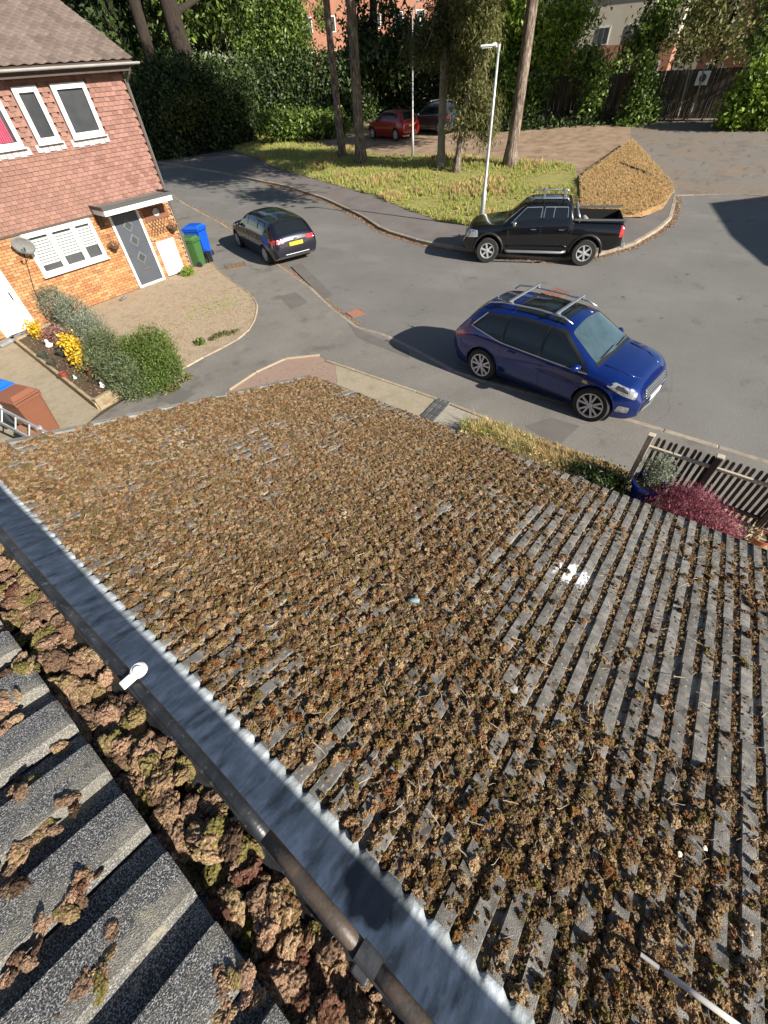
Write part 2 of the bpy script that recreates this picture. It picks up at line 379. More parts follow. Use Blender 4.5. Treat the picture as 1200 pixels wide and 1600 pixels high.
def resample(pts, d):
    P = [Vector((p[0], p[1], 0)) for p in pts]; out = [P[0]]; acc = 0.0
    for a, b in zip(P[:-1], P[1:]):
        L = (b - a).length; t = d - acc
        while t <= L:
            out.append(a + (b - a) * (t / L)); t += d
        acc = (acc + L) % d if L + acc >= d else acc + L
    return out
def kerb(parent, pts, w, top, bot, m, d=0.92, skip=None, joint=0.008, follow=True):
    P = resample(pts, d); me = {}
    for i, (a, b) in enumerate(zip(P[:-1], P[1:])):
        mid = (a + b) / 2
        if skip and skip(mid): continue
        L = (b - a).length - joint; ang = math.atan2(b.y - a.y, b.x - a.x)
        za, zb_ = (zg(a.x), zg(b.x)) if follow else (0, 0)
        key = round(L, 1)
        if key not in me:
            me[key] = MB().box((0, 0, 0), (L, w, top - bot), ch=0.012).mesh("kerb_stone", m)
        o = link("kerb_stone", me[key], parent, loc=(mid.x, mid.y, (top + bot) / 2 + (za + zb_) / 2 + random.uniform(-.003, .003)))
        o.rotation_euler = (0, -math.atan2(zb_ - za, L), ang + random.uniform(-.006, .006))

NP = 0.035
inner = [(6.75, -34), (6.75, 0.1), (6.83, 3.22), (6.88, 4.04), (6.91, 4.36), (6.88, 7.2)] + PG((500, 558), (470, 559), (440, 565), (400, 585), (345, 622)) + [(3.2, 8.35), (0.4, 8.2), (0.3, 10.28)] + \
    PG((130, 670), (218, 612), (230, 608), (285, 580), (320, 560), (350, 545), (385, 525), (400, 500), (403, 480), (395, 462), (358, 435), (345, 425), (325, 405)) + [(11.6, 20.5), (15.0, 29.0), (19.0, 42), (22.5, 60)]
pav = flat_poly("pavement", list(K1) + inner, NP, paving, follow=False)
kerb(pav, [(p[0] - 0.06, p[1]) for p in K1], 0.125, NP + 0.006, -0.12, kerbm, follow=False, skip=lambda p: p.y < -12 or p.y > 48)
for poly in (PG((437, 465), (462, 458), (482, 474), (455, 486)), PG((820, 668), (860, 655), (905, 668), (870, 700)), PG((230, 612), (260, 595), (305, 618), (275, 638)),
             PG((455, 418), (470, 412), (520, 462), (508, 470)), PG((540, 500), (560, 516), (640, 552), (640, 562), (560, 530))):
    flat_poly("repair_patch", poly, NP + 0.004, patch_m, parent=pav)
# dropped-kerb edging of the front gardens
edge_m = mat("edging_stone", [(0.30, 0.24, 0.16), (0.40, 0.33, 0.24)], scale=8, rough=0.95, bump=0.4, coords='World', rnd=0.15)
kerb(pav, PG((500, 557), (470, 558), (440, 564), (400, 584), (345, 621), (338, 627)), 0.07, NP + 0.03, -0.05, edge_m, follow=False)
kerb(pav, [(6.88, 7.5), (6.92, 4.36), (6.88, 3.22), (6.80, 2.3)], 0.07, NP + 0.025, -0.05, edge_m, follow=False)
lawn_edge = PG((325, 407), (345, 427), (358, 437), (395, 464), (403, 481), (400, 500), (385, 525), (350, 545), (320, 560), (285, 580), (232, 609))
kerb(pav, lawn_edge, 0.05, NP + 0.03, -0.05, edge_m, d=0.6, follow=False)

lawn = flat_poly("lawn", lawn_edge + [(3.5, 10.6), (3.5, 17.05), (9.35, 17.05), (9.9, 17.9)], 0.045, lawnm)
drive = flat_poly("concrete_path", [(-3, 10.0), (0.9, 10.2)] + PG((130, 669), (157, 645)) + [(3.48, 10.62), (3.5, 17.05), (-3, 17.05)], 0.02, slabm)
flat_poly("cream_yard", [(-4, 4.3), (0.9, 4.3), (0.95, 8.3), (1.3, 10.3), (-4, 10.3)], 0.028, creamm)
flat_poly("gravel_bed", PG((500, 558), (470, 559), (440, 565), (400, 585), (345, 622)) + [(3.0, 8.3), (3.0, 4.3), (6.3, 6.6), (6.86, 7.2)], 0.03, redgravel)
slab = flat_poly("driveway", [(6.86, 7.2), (6.3, 6.6), (3.0, 4.3), (3.0, 3.6), (6.9, 3.95)], 0.034, slabm)
flat_poly("gravel_strip", [(6.9, 3.9), (3.0, 3.55), (3.0, 1.9), (6.8, 2.6)], 0.03, gravelm)
bed = flat_poly("front_garden", [(6.8, 2.6), (3.0, 1.9), (3.0, -34), (6.75, -34)], 0.024, lawnm)

# block edging between the slab and the gravel
blockm = mat("dark_paver", [(0.06, 0.06, 0.06), (0.12, 0.12, 0.12)], scale=10, rough=0.9, bump=0.4, rnd=0.3)
bme = MB().box((0, 0, 0), (0.19, 0.10, 0.06), ch=0.006).mesh("edging_block", blockm)
for r_ in range(3):
    for i in range(10):
        o = link("edging_block", bme, slab, loc=(5.2 + 0.17 * i if False else 5.05 + i * 0.2, 3.98 - 0.11 * r_ + 0.015 * i, 0.03))
        o.rotation_euler = (0, 0, 0.07)

# far pavement, grass island, bare parking strip, mound
FP = 0.10
gfront = PT((400, 248), (430, 265), (483, 280), (540, 297), (587, 310), (633, 330), (687, 350), (727, 357), (770, 352), (830, 335), (870, 328))
far_in = [(30.5, 62.0)] + PT((365, 238)) + gfront + PT((905, 330), (950, 345), (1000, 345), (1035, 330), (1046, 306))
pav2 = flat_poly("far_pavement", K2 + far_in[::-1], FP, paving_far, follow=True)
K2b = [(p[0] + 0.06, p[1]) for p in K2]
kerb(pav2, K2, 0.14, FP + 0.006, -0.15, kerbm, skip=lambda p: p.y > 50)
kerb(parking, [mright, (27.35, 1.7), (27.3, -1.5)], 0.10, 0.02, -0.1, kerbm, follow=True)
gback = PT((395, 207), (450, 225), (540, 235), (600, 245), (700, 250), (790, 255), (895, 262))
grass = flat_poly("grass_verge", gfront + PT((905, 330)) + [mleft] + gback[::-1] + PT((365, 238)), FP + 0.012, grass_base, follow=True)
flat_poly("bare_strip", gback + [mleft, apex, (60, 16), (60, 60), (48, 75), (36, 60)] , 0.008, soil, follow=True)
# footpath running away on the left
flat_poly("footpath", PT((300, 255), (365, 238), (395, 207), (375, 200), (372, 214), (310, 240)), FP + 0.018, paving_far, follow=True)

# raised triangular bed with stone edging, covered with dry leaf litter
mound_v = [(*mleft, zg(mleft[0]) + 0.20), (*apex, zg(apex[0]) + 0.25), (*mright, zg(mright[0]) + 0.16)] 
low = PT((905, 330), (950, 345), (1000, 345), (1035, 330))
mb = MB(); vs = [Vector(v) for v in mound_v] + [Vector((p[0], p[1], zg(p[0]) + FP + 0.02)) for p in low[::-1]]
cen = Vector((sum(v.x for v in vs) / len(vs), sum(v.y for v in vs) / len(vs), zg(27) + 0.30))
mb.add(vs + [cen], [(i, (i + 1) % len(vs), len(vs)) for i in range(len(vs))])
mound = mb.build("raised_bed", straw_base, kind='structure')
bm = bmesh.new(); bm.from_mesh(mound.data); bmesh.ops.subdivide_edges(bm, edges=bm.edges, cuts=12, use_grid_fill=True)
for v in bm.verts: v.co.z += 0.05 * noise.noise(v.co * 0.9) + 0.02 * noise.noise(v.co * 4)
bm.to_mesh(mound.data); bm.free()
def edging(parent, a, b, h0, h1, n, m, w=0.08):
    a = Vector((a[0], a[1], 0)); b = Vector((b[0], b[1], 0)); L = (b - a).length / n
    for i in range(n):
        p = a + (b - a) * ((i + .5) / n); h = h0 + (h1 - h0) * (i + .5) / n
        o = MB().box((0, 0, 0), (L - 0.01, w, h + 0.15), ch=0.012).build("edging_stone", m, parent)
        o.location = (p.x, p.y, zg(p.x) + (h - 0.15) / 2 + 0.02); o.rotation_euler = (0, -math.atan2(zg(b.x) - zg(a.x), (b - a).length), math.atan2(b.y - a.y, b.x - a.x))
edging(mound, mleft, apex, 0.24, 0.32, 14, edge_m)
edging(mound, apex, mright, 0.30, 0.16, 12, edge_m)
mb = MB(); a = GT(965, 268) + Vector((0, 0, .36)); b = GT(1040, 300) + Vector((0,0,.30)); mb.tube([a, (a + b) / 2 + Vector((0, 0, .05)), b], [0.05, 0.045, 0.03], 7)
mb.build("fallen_branch", mat("dead_wood", [(0.06, 0.045, 0.035), (0.11, 0.085, 0.06)], scale=20, rough=1, bump=.5), label="thin dark fallen branch lying across the dry raised bed", cat="branch")

# covers and drains
def cover(name, px, py, w, l, ang, m, label, z, bars=0):
    p = G(px, py, z); t = empty(name, (p.x, p.y, z), ang, label, "drain" if bars else "manhole cover")
    f = MB(); 
    for sx in (-1, 1): f.box((sx * (w / 2), 0, 0), (0.03, l + .03, 0.016)); f.box((0, sx * (l / 2), 0.001), (w - .03, 0.03, 0.016))
    f.build("frame", m, t)
    if bars:
        MB().box((0, 0, -0.03), (w - .03, l - .03, 0.02)).build("pit", mat("drain_dark", [(0.02, 0.018, 0.015)]), t)
        bar = MB().box((0, 0, 0), (0.02, l - .03, 0.02)).mesh("bar", m)
        for i in range(bars): link("bar", bar, t, loc=(-w / 2 + w * (i + 1) / (bars + 1), 0, 0))
    else:
        g = MB().box((0, 0, -0.002), (w - .035, l - .035, 0.012))
        for i in range(6):
            for j in range(4): g.box((-w / 2 + w * (i + 1) / 7, -l / 2 + l * (j + 1) / 5, 0.006), (w / 12, l / 9, 0.006))
        g.build("lid", m, t)
cover("manhole_cover", 368, 415, 0.62, 0.75, R_(60), ironm, "rectangular rusty inspection cover in the pavement behind the dark estate car", NP + 0.006)
cover("manhole_cover", 869, 458, 0.60, 0.60, R_(70), rustred, "reddish square cover in the road behind the blue car", 0.008)
cover("road_drain", 556, 489, 0.42, 0.45, R_(70), rustred, "rusty gully grating in the road by the near kerb", 0.010, bars=7)
p = G(254, 617, NP); MB().lathe([(0, .008), (0.07, .008), (0.075, 0.0)], (0, 0, 0), 16).build("stopcock_cover", mat("cover_grey", [(0.08, 0.08, 0.085)]), label="small round grey cover set in the side path near the planter", cat="cover").location = (p.x, p.y, NP + .002)

# leaf litter along the kerbs: nobody could count it
def litter(name, pts, w, n, m, z, size=0.02, seed=1, follow=True, label=None, bias=0.0):
    g = np.random.default_rng(seed); P = np.array([(p[0], p[1]) for p in resample(pts, 0.2)])
    i = g.integers(0, len(P) - 1, n); t = g.random(n)[:, None]; q = P[i] * (1 - t) + P[i + 1] * t
    d = P[i + 1] - P[i]; nn = np.stack([-d[:, 1], d[:, 0]], 1) / (np.linalg.norm(d, axis=1)[:, None] + 1e-6)
    q = q + nn * (np.abs(g.normal(size=n)) * w * (1 if bias >= 0 else -1) + bias)[:, None]
    zz = np.array([zg(x) if follow else 0 for x in q[:, 0]]) + z + 0.012 * g.random(n)
    c = np.stack([q[:, 0], q[:, 1], zz], 1); a = g.random(n) * 6.28; s = size * (0.5 + g.random(n))
    u = np.stack([np.cos(a), np.sin(a), g.normal(size=n) * .3], 1) * s[:, None]; v_ = np.stack([-np.sin(a), np.cos(a), g.normal(size=n) * .3], 1) * s[:, None] * .5
    V = np.stack([c - u, c - v_, c + u, c + v_], 1).reshape(-1, 3)
    return link(name, npmesh(name, V, np.arange(n * 4).reshape(-1, 4), m), None, label, None, None, 'stuff')
litter("leaf_litter", K2[3:], 0.12, 5000, leafred, 0.012, 0.03, 3, bias=-0.09, label="reddish fallen leaves gathered along the far kerb")
litter("leaf_litter", K1[3:10], 0.07, 2500, leafred, 0.008, 0.022, 4, bias=0.03, follow=False, label="fallen leaves along the near kerb by the drain")
# ================================================================== OWN HOUSE: upper roof, gutter, lead, lower mossy roof
TH = R_(16.7); CT, ST = math.cos(TH), math.sin(TH)
PER = 0.096
def prof(y):                                   # height of the tile profile across the slope
    q = (y % PER) / PER
    if q < 0.06: return 0.022 * q / 0.06
    if q < 0.62: return 0.022
    if q < 0.68: return 0.022 * (0.68 - q) / 0.06
    return 0.0
def roll_band(N, L, vec, out, b):               # pale band along one side of every roll
    sx = N.new("ShaderNodeSeparateXYZ"); L.new(vec, sx.inputs[0])
    nz = N.new("ShaderNodeTexNoise"); nz.inputs["Scale"].default_value = 14; L.new(vec, nz.inputs["Vector"])
    a = N.new("ShaderNodeMath"); a.operation = 'SUBTRACT'; a.inputs[1].default_value = UY0; L.new(sx.outputs[1], a.inputs[0])
    m1 = N.new("ShaderNodeMath"); m1.operation = 'PINGPONG'; m1.inputs[1].default_value = PER / 2; L.new(a.outputs[0], m1.inputs[0])
    mr = N.new("ShaderNodeMapRange"); mr.inputs[1].default_value = 0.016; mr.inputs[2].default_value = 0.006; mr.inputs[4].default_value = 1.0; L.new(m1.outputs[0], mr.inputs[0])
    m2 = N.new("ShaderNodeMath"); m2.operation = 'MULTIPLY'; L.new(mr.outputs[0], m2.inputs[0])
    mr2 = N.new("ShaderNodeMapRange"); mr2.inputs[1].default_value = .35; mr2.inputs[2].default_value = .6; mr2.inputs[4].default_value = .45; L.new(nz.outputs[0], mr2.inputs[0]); L.new(mr2.outputs[0], m2.inputs[1])
    mx = N.new("ShaderNodeMixRGB"); L.new(m2.outputs[0], mx.inputs[0]); L.new(out, mx.inputs[1]); mx.inputs[2].default_value = (0.36, 0.33, 0.26, 1)
    return mx.outputs[0]
UY0 = 0.548 - PER * 0.06 - PER * .62 + PER * .12
def droppings(pt, r0, r1):
    def fn(N, L, vec, out, b):
        g = N.new("ShaderNodeNewGeometry"); dn_ = N.new("ShaderNodeVectorMath"); dn_.operation = 'DISTANCE'; dn_.inputs[1].default_value = tuple(pt); L.new(g.outputs["Position"], dn_.inputs[0])
        nz = N.new("ShaderNodeTexNoise"); nz.inputs["Scale"].default_value = 45; nz.inputs["Detail"].default_value = 5; L.new(g.outputs["Position"], nz.inputs["Vector"])
        ad = N.new("ShaderNodeMath"); ad.operation = 'MULTIPLY_ADD'; ad.inputs[1].default_value = 0.22; L.new(nz.outputs[0], ad.inputs[0]); L.new(dn_.outputs[1], ad.inputs[2])
        mr = N.new("ShaderNodeMapRange"); mr.inputs[1].default_value = r0; mr.inputs[2].default_value = r1; mr.inputs[3].default_value = 1; mr.inputs[4].default_value = 0; L.new(ad.outputs[0], mr.inputs[0])
        mx = N.new("ShaderNodeMixRGB"); L.new(mr.outputs[0], mx.inputs[0]); L.new(out, mx.inputs[1]); mx.inputs[2].default_value = (0.78, 0.80, 0.82, 1)
        return mx.outputs[0]
    return fn
SPLASH = (2.02, 0.06, 2.70)
tile_low = mat("roof_tile", [(0.08, 0.075, 0.068), (0.165, 0.156, 0.143), (0.28, 0.265, 0.24)], scale=14, rough=0.9, bump=0.8, bscale=260, detail=10, contrast=1.1,
    rnd=0.28, coords='Object', bdist=0.004, extra=chain(overlay((0.40, 0.38, 0.33), 60, 0.60, 0.66, 0.8, 1.0), overlay((0.30, 0.28, 0.24), 16, 0.52, 0.62, 0.6, 6.0), overlay((0.05, 0.04, 0.028), 9, 0.55, 0.68, 0.7, 4.0), droppings(SPLASH, 0.20, 0.245)))
tile_up = mat("granular_roof_tile", [(0.02, 0.021, 0.023), (0.085, 0.086, 0.09), (0.45, 0.448, 0.44)], scale=620, rough=0.95, bump=1.0, bscale=800, detail=1, contrast=1.2,
    coords='World', bdist=0.003, extra=chain(overlay((0.24, 0.22, 0.17), 9, 0.52, 0.70, 0.6, 2.0, (1, 3.2, 1)), overlay((0.40, 0.36, 0.24), 16, 0.6, 0.68, 0.7, 5.0), overlay((0.05, 0.045, 0.04), 40, 0.6, 0.7, 0.6, 7.0), roll_band))
def tile_mesh(name, L, m, nrolls=2, thick=0.013, bev=True, fine=1):
    t = thick + 0.003; ys = []
    for k in range(nrolls):
        b = k * PER
        ys += [b + 0.0005, b + PER * .06, b + PER * .62, b + PER * .68]
    ys += [nrolls * PER - 0.0015]
    P = [(y, prof(y if i < len(ys) - 1 else y)) for i, y in enumerate(ys)]
    xs = [0.0, L * .5, L - 0.006, L] if fine == 1 else [L * k / fine for k in range(fine)] + [L - 0.006, L]
    mb = MB(); vs = []; n = len(P)
    for x in xs:
        for (y, h) in P:
            z = h + t * (x / L) - (0.004 if x == L else 0)
            vs.append((x, y, z))
    for (y, h) in P: vs.append((L, y, h + t - thick - 0.006))
    fs = []
    for i in range(len(xs)):
        for j in range(n - 1): fs.append((i * n + j, (i + 1) * n + j, (i + 1) * n + j + 1, i * n + j + 1))
    mb.add(vs, fs)
    side = []                                  # right and left edges
    for j in (0, n - 1):
        b = len(mb.v); mb.v += [(xs[0], P[j][0], P[j][1] - thick), (xs[-1], P[j][0], P[j][1] + t - thick - .004)]
        mb.f.append((j, (len(xs) - 1) * n + j, b + 1, b)); mb.m.append(0)
    return mb.mesh(name, m)
own = empty("brick_house", (-0.5, 1.0, 0), 0, "own house with moss-covered grey tiled roofs seen from right above its gutter", "house")
OL = Vector((-0.5, 1.0, 0))
# lower roof: origin at its top edge
LX, LZ = -0.12, 2.2 + (3.53 + 0.12) * math.tan(TH)
LLEN = 3.65 / CT; NR = 12; GA = LLEN / NR; Y0 = 4.17; TW = 2 * PER
def LR(s, y, h=0.0):                            # point on the lower roof: s down the slope, y along, h above
    return Vector((LX + s * CT + h * ST, y, LZ - s * ST + h * CT))
lm = tile_mesh("roof_tile", GA + 0.045, tile_low)
def in_view(p, mg=60):
    d = p - CAM; w = d.dot(_f)
    if w < 0.05: return False
    x = 600 + FPX * d.dot(_r) / w; y = 800 - FPX * d.dot(_u) / w
    return -mg < x < 1200 + mg and -mg < y < 1600 + mg
slots = []
NCOL = 34
for c in range(NCOL):
    for k in range(NR):
        y = Y0 - TW * (c + 1); p = LR((k + .5) * GA, y + TW / 2); slots.append(((p - CAM).length if in_view(p) else 99 + (p - CAM).length, k, y))
slots.sort()
rest = MB()
for i, (d, k, y) in enumerate(slots):
    jit = random.uniform(-0.010, 0.010); jz = random.uniform(0, 0.003)
    o_ = LR(k * GA - 0.045 + jit, y, jz)
    if i < 300:
        t = link("roof_tile", lm, own, loc=o_ - OL); t.rotation_euler = (random.uniform(-.014, .014), TH + random.uniform(-.004, .004), random.uniform(-.011, .011))
    else:
        Mx = Matrix.Translation(o_) @ Matrix.Rotation(TH, 4, 'Y')
        rest.add([Mx @ v.co for v in lm.vertices], [tuple(p.vertices) for p in lm.polygons])
o = rest.build("roof_tiles", tile_low, fix=False, kind='stuff'); wchild(o, own); o["kind"] = 'stuff'
under = mat("roof_underlay", [(0.03, 0.027, 0.024)], rough=1)
# verge units along the left edge of the lower roof, black eaves gutter along the bottom
vm = MB().box((0, 0, 0), (GA - 0.006, 0.075, 0.028), ch=0.006).mesh("verge_tile", mat("verge_cement", [(0.16, 0.155, 0.145), (0.27, 0.26, 0.24)], scale=18, rough=.9, bump=.5, bscale=120, rnd=.2))
for k in range(NR):
    p = LR((k + .5) * GA, Y0 + 0.03, 0.026 + .002 * (k % 2)); t = link("verge_tile", vm, own, loc=p - OL); t.rotation_euler = (0, TH + .04, 0)
blackp = mat("black_plastic", [(0.012, 0.012, 0.013)], rough=0.45)
def half_gutter(y0, y1, cx, cz, r, lip, n=12):
    mb = MB(); ys = [y0, y1]; pr = []
    for k in range(n + 1):
        a = math.pi + math.pi * k / n; pr.append((cx + r * math.cos(a), cz + r * math.sin(a)))
    pri = [(cx + (r - .003) * math.cos(math.pi + math.pi * k / n), cz + (r - .003) * math.sin(math.pi + math.pi * k / n)) for k in range(n + 1)]
    allp = pr + pri[::-1]
    for y in ys: mb.v += [(x, y, z) for x, z in allp]
    N_ = len(allp)
    for k in range(N_): mb.f.append((k, (k + 1) % N_, N_ + (k + 1) % N_, N_ + k)); mb.m.append(0)
    return mb
g = half_gutter(Y0 - 6.9, Y0 + 0.03, 3.53 + 0.015, 2.185, 0.052, 0.01)
o = g.build("eaves_gutter", blackp); wchild(o, own)
# walls of the extension and of the main house
brickw = mat("own_brick", [(0.25, 0.12, 0.06), (0.36, 0.19, 0.10)], scale=8, rough=.95, bump=.4, coords='World')
mb = MB(); mb.box((1.6, -1.2, 1.05), (3.4, 10.3, 2.1)); o = mb.build("extension_wall", brickw); wchild(o, own)
mb = MB(); a, b = LR(0.02, Y0 + .02, -.02), LR(LLEN - .01, Y0 + .02, -.02); a2, b2 = LR(.02, Y0 - 6.9, -.02), LR(LLEN - .01, Y0 - 6.9, -.02); dn = Vector((0, 0, -.09))
mb.add([a, b, b2, a2, a + dn, b + dn, b2 + dn, a2 + dn], [(0, 1, 2, 3), (4, 5, 6, 7), (0, 1, 5, 4), (1, 2, 6, 5), (2, 3, 7, 6), (3, 0, 4, 7)]); o = mb.build("roof_board", under); wchild(o, own)
MW = -0.285
mb = MB(); mb.box((MW - 4.0, 0.3, 2.2), (8.0, 8.5, 4.4)); o = mb.build("house_wall", brickw); wchild(o, own)

# lead apron dressed over the tile rolls, upstand against the wall
def lead_extra(N, L, vec, out, b):
    # wet dark pool and pale oxide bands
    out = overlay((0.66, 0.74, 0.80), 5, 0.46, 0.62, 0.65, 2.0, (1, 1.4, 1))(N, L, vec, out, b)
    out = overlay((0.13, 0.145, 0.14), 9, 0.50, 0.64, 0.8, 7.0, (.5, 1.6, 1))(N, L, vec, out, b)
    out = overlay((0.46, 0.49, 0.50), 34, 0.60, 0.70, 0.6, 3.0)(N, L, vec, out, b)
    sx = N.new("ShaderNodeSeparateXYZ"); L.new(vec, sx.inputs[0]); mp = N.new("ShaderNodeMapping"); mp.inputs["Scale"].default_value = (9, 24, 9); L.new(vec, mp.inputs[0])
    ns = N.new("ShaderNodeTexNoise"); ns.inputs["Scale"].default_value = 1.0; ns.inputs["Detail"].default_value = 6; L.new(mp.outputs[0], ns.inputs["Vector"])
    mxx = N.new("ShaderNodeMapRange"); mxx.inputs[1].default_value = -0.22; mxx.inputs[2].default_value = -0.10; L.new(sx.outputs[0], mxx.inputs[0])  # dirt streaks; darkening towards the tile edge paints in the shade of the shadow side
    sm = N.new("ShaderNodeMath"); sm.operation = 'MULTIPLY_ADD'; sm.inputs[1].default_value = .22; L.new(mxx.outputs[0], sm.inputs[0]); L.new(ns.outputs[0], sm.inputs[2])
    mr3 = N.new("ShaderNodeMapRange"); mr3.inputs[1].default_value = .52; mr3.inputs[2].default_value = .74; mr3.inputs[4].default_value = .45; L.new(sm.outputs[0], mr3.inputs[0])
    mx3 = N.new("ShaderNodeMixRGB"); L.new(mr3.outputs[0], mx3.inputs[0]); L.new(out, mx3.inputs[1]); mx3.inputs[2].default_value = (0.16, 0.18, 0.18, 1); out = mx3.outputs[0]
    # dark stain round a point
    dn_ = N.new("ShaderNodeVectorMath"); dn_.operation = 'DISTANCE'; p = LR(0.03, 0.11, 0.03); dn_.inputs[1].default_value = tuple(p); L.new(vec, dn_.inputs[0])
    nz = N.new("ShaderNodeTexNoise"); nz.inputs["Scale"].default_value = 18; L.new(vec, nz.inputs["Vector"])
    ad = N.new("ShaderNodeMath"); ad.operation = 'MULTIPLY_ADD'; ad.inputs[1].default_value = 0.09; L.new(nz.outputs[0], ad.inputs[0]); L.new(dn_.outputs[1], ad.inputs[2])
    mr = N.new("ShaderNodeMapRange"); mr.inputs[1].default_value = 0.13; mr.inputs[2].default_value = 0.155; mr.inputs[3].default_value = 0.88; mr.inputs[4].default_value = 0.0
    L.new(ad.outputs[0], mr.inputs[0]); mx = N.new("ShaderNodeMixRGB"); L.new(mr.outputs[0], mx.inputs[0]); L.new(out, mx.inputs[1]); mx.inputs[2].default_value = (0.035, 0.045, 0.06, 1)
    return mx.outputs[0]
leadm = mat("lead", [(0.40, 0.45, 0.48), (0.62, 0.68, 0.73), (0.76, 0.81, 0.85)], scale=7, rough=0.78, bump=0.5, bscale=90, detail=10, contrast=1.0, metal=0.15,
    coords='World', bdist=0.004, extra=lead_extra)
XL0 = MW + 0.004
def lead_sheet(ya, yb, lift):
    ny = int((yb - ya) / 0.006); nu = 16; vs = []; fs = []
    for j in range(ny + 1):
        y = ya + (yb - ya) * j / ny
        ph = ((y - Y0) % PER) / PER
        scal = 0.0 if ph < .66 or ph > .98 else -0.012 * math.sin(math.pi * (ph - .66) / .32)
        e = 0.094 + scal + 0.006 * noise.noise(Vector((y * 9, 0, 0)))
        row = []
        for i in range(6):                       # upstand
            z = LZ + 0.165 - 0.135 * i / 5; row.append(Vector((XL0 + 0.006 * math.sin(i * 1.0) + .004 * noise.noise(Vector((y * 6, z * 9, 0))), y, z)))
        s0 = (XL0 + 0.012 - LX) / CT
        for i in range(nu + 1):
            s = s0 + (e - s0) * i / nu; k = (i / nu)
            w_ = min(max((s + 0.05) / 0.12, 0), 1) ** 1.3
            w_ = w_ * .25 + .75 * max(0, (k - .93) / .07) ** 1.5
            hh = 0.0335 + (prof(y - Y0) - 0.022) * w_ * .45 + 0.0022 * noise.noise(Vector((y * 7, s * 11, 2)))
            row.append(LR(s, y, hh + lift))
        row.append(LR(e + .0015, y, row and (hh + lift - 0.006)))
        vs += row
    n = len(row)
    for j in range(ny):
        for i in range(n - 1): fs.append((j * n + i, j * n + i + 1, (j + 1) * n + i + 1, (j + 1) * n + i))
    return MB().add(vs, fs)
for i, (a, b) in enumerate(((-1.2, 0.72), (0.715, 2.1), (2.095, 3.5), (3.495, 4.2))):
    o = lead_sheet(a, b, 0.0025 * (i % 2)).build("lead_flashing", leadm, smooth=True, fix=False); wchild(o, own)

# upper roof
UX, UZ = -0.163, 4.58
def UR(s, y, h=0.0):                             # s up the slope from the eave
    return Vector((UX - s * CT + h * ST, y, UZ + s * ST + h * CT - 0.036))
um = tile_mesh("upper_roof_tile", 0.36, tile_up, fine=6)
UY = 0.548 - PER * 0.06                          # a roll edge seen in the photo
for k in range(4):
    for c in range(-7, 9):
        y = UY - PER * .62 + c * TW
        s_low = k * 0.315
        o_ = UR(s_low + 0.36, y, 0.0); t = link("upper_roof_tile", um, own, loc=o_ - OL)
        t.rotation_euler = (random.uniform(-.008, .008), TH, random.uniform(-.008, .008))
o = MB().add([UR(-.0, -6.0, -.004), UR(-.0, 2.1, -.004), UR(1.5, 2.1, -.004), UR(1.5, -6.0, -.004)], [(0, 1, 2, 3)]).build("roof_underlay", under); wchild(o, own)
o = MB().box((-0.205, -0.8, 4.49), (0.02, 10.6, 0.13)).build("fascia_board", mat("fascia_dark", [(0.05, 0.045, 0.04)], rough=.7)); wchild(o, own)
o = MB().box((-0.25, -0.8, 4.425), (0.08, 10.6, 0.012)).build("soffit", mat("fascia_dark", [(0.05, 0.045, 0.04)])); wchild(o, own)
# upper gutter: dark weathered plastic, half round with a rolled lip
gutm = mat("weathered_gutter", [(0.010, 0.011, 0.013), (0.025, 0.027, 0.030), (0.055, 0.057, 0.06)], scale=22, rough=0.38, bump=0.35, bscale=160, detail=8, coords='World', bdist=.002,
    extra=overlay((0.15, 0.15, 0.15), 90, 0.60, 0.68, 0.5))
gutm2 = mat("brown_gutter", [(0.045, 0.034, 0.027), (0.085, 0.062, 0.045), (0.03, 0.027, 0.025)], scale=22, rough=0.5, bump=0.35, bscale=160, coords='World', bdist=.002,
    extra=overlay((0.05, 0.045, 0.04), 30, 0.52, 0.62, 0.7))
GC, GZ, GR = -0.135, 4.556, 0.062
lipx = GC + GR
def lip_tube(y0, y1, rr, dx=0.0, n=18):
    mb = MB(); N_ = max(2, int((y1 - y0) / .05)); pts = []
    for i in range(N_ + 1):
        y = y0 + (y1 - y0) * i / N_; pts.append((lipx + dx + lipwob(y), y, GZ + 0.004 + .0015 * noise.noise(Vector((y * 3, 4, 0)))))
    mb.tube(pts, rr, n); return mb
def lipwob(y): return 0.0025 * math.sin(y * 5.0) - 0.004 * max(0, 0.3 - y) * 2
gut = half_gutter(-6.0, 4.4, GC, GZ, GR, 0).build("gutter", gutm, smooth=True); wchild(gut, own)
for (a, b, m_, rr) in ((0.172, 4.4, gutm, 0.0082), (0.016, 0.172, gutm2, 0.0085), (-6.0, 0.016, gutm2, 0.0085)):
    o = lip_tube(a, b, rr).build("gutter_lip", m_, smooth=True); o.parent = gut; 
for (a, b, m_, rr) in ((-6.0, 4.4, gutm, 0.0022),):
    o = lip_tube(a, b, rr, -0.0085).build("inner_lip", m_, smooth=True); o.parent = gut
# union bracket over the lip
mb = MB(); yb = 0.010
mb.tube([(lipx + lipwob(yb), yb - .016, GZ + .004), (lipx + lipwob(yb), yb + .010, GZ + .004)], 0.0108, 18)
mb.box((lipx - 0.013, yb - .002, GZ + 0.000), (0.016, 0.020, 0.008), ch=.002)
o = mb.build("union_clip", mat("clip_metal", [(0.06, 0.062, 0.065), (0.12, 0.12, 0.125)], scale=30, rough=.3, metal=.4, bump=.2), smooth=False); o.parent = gut
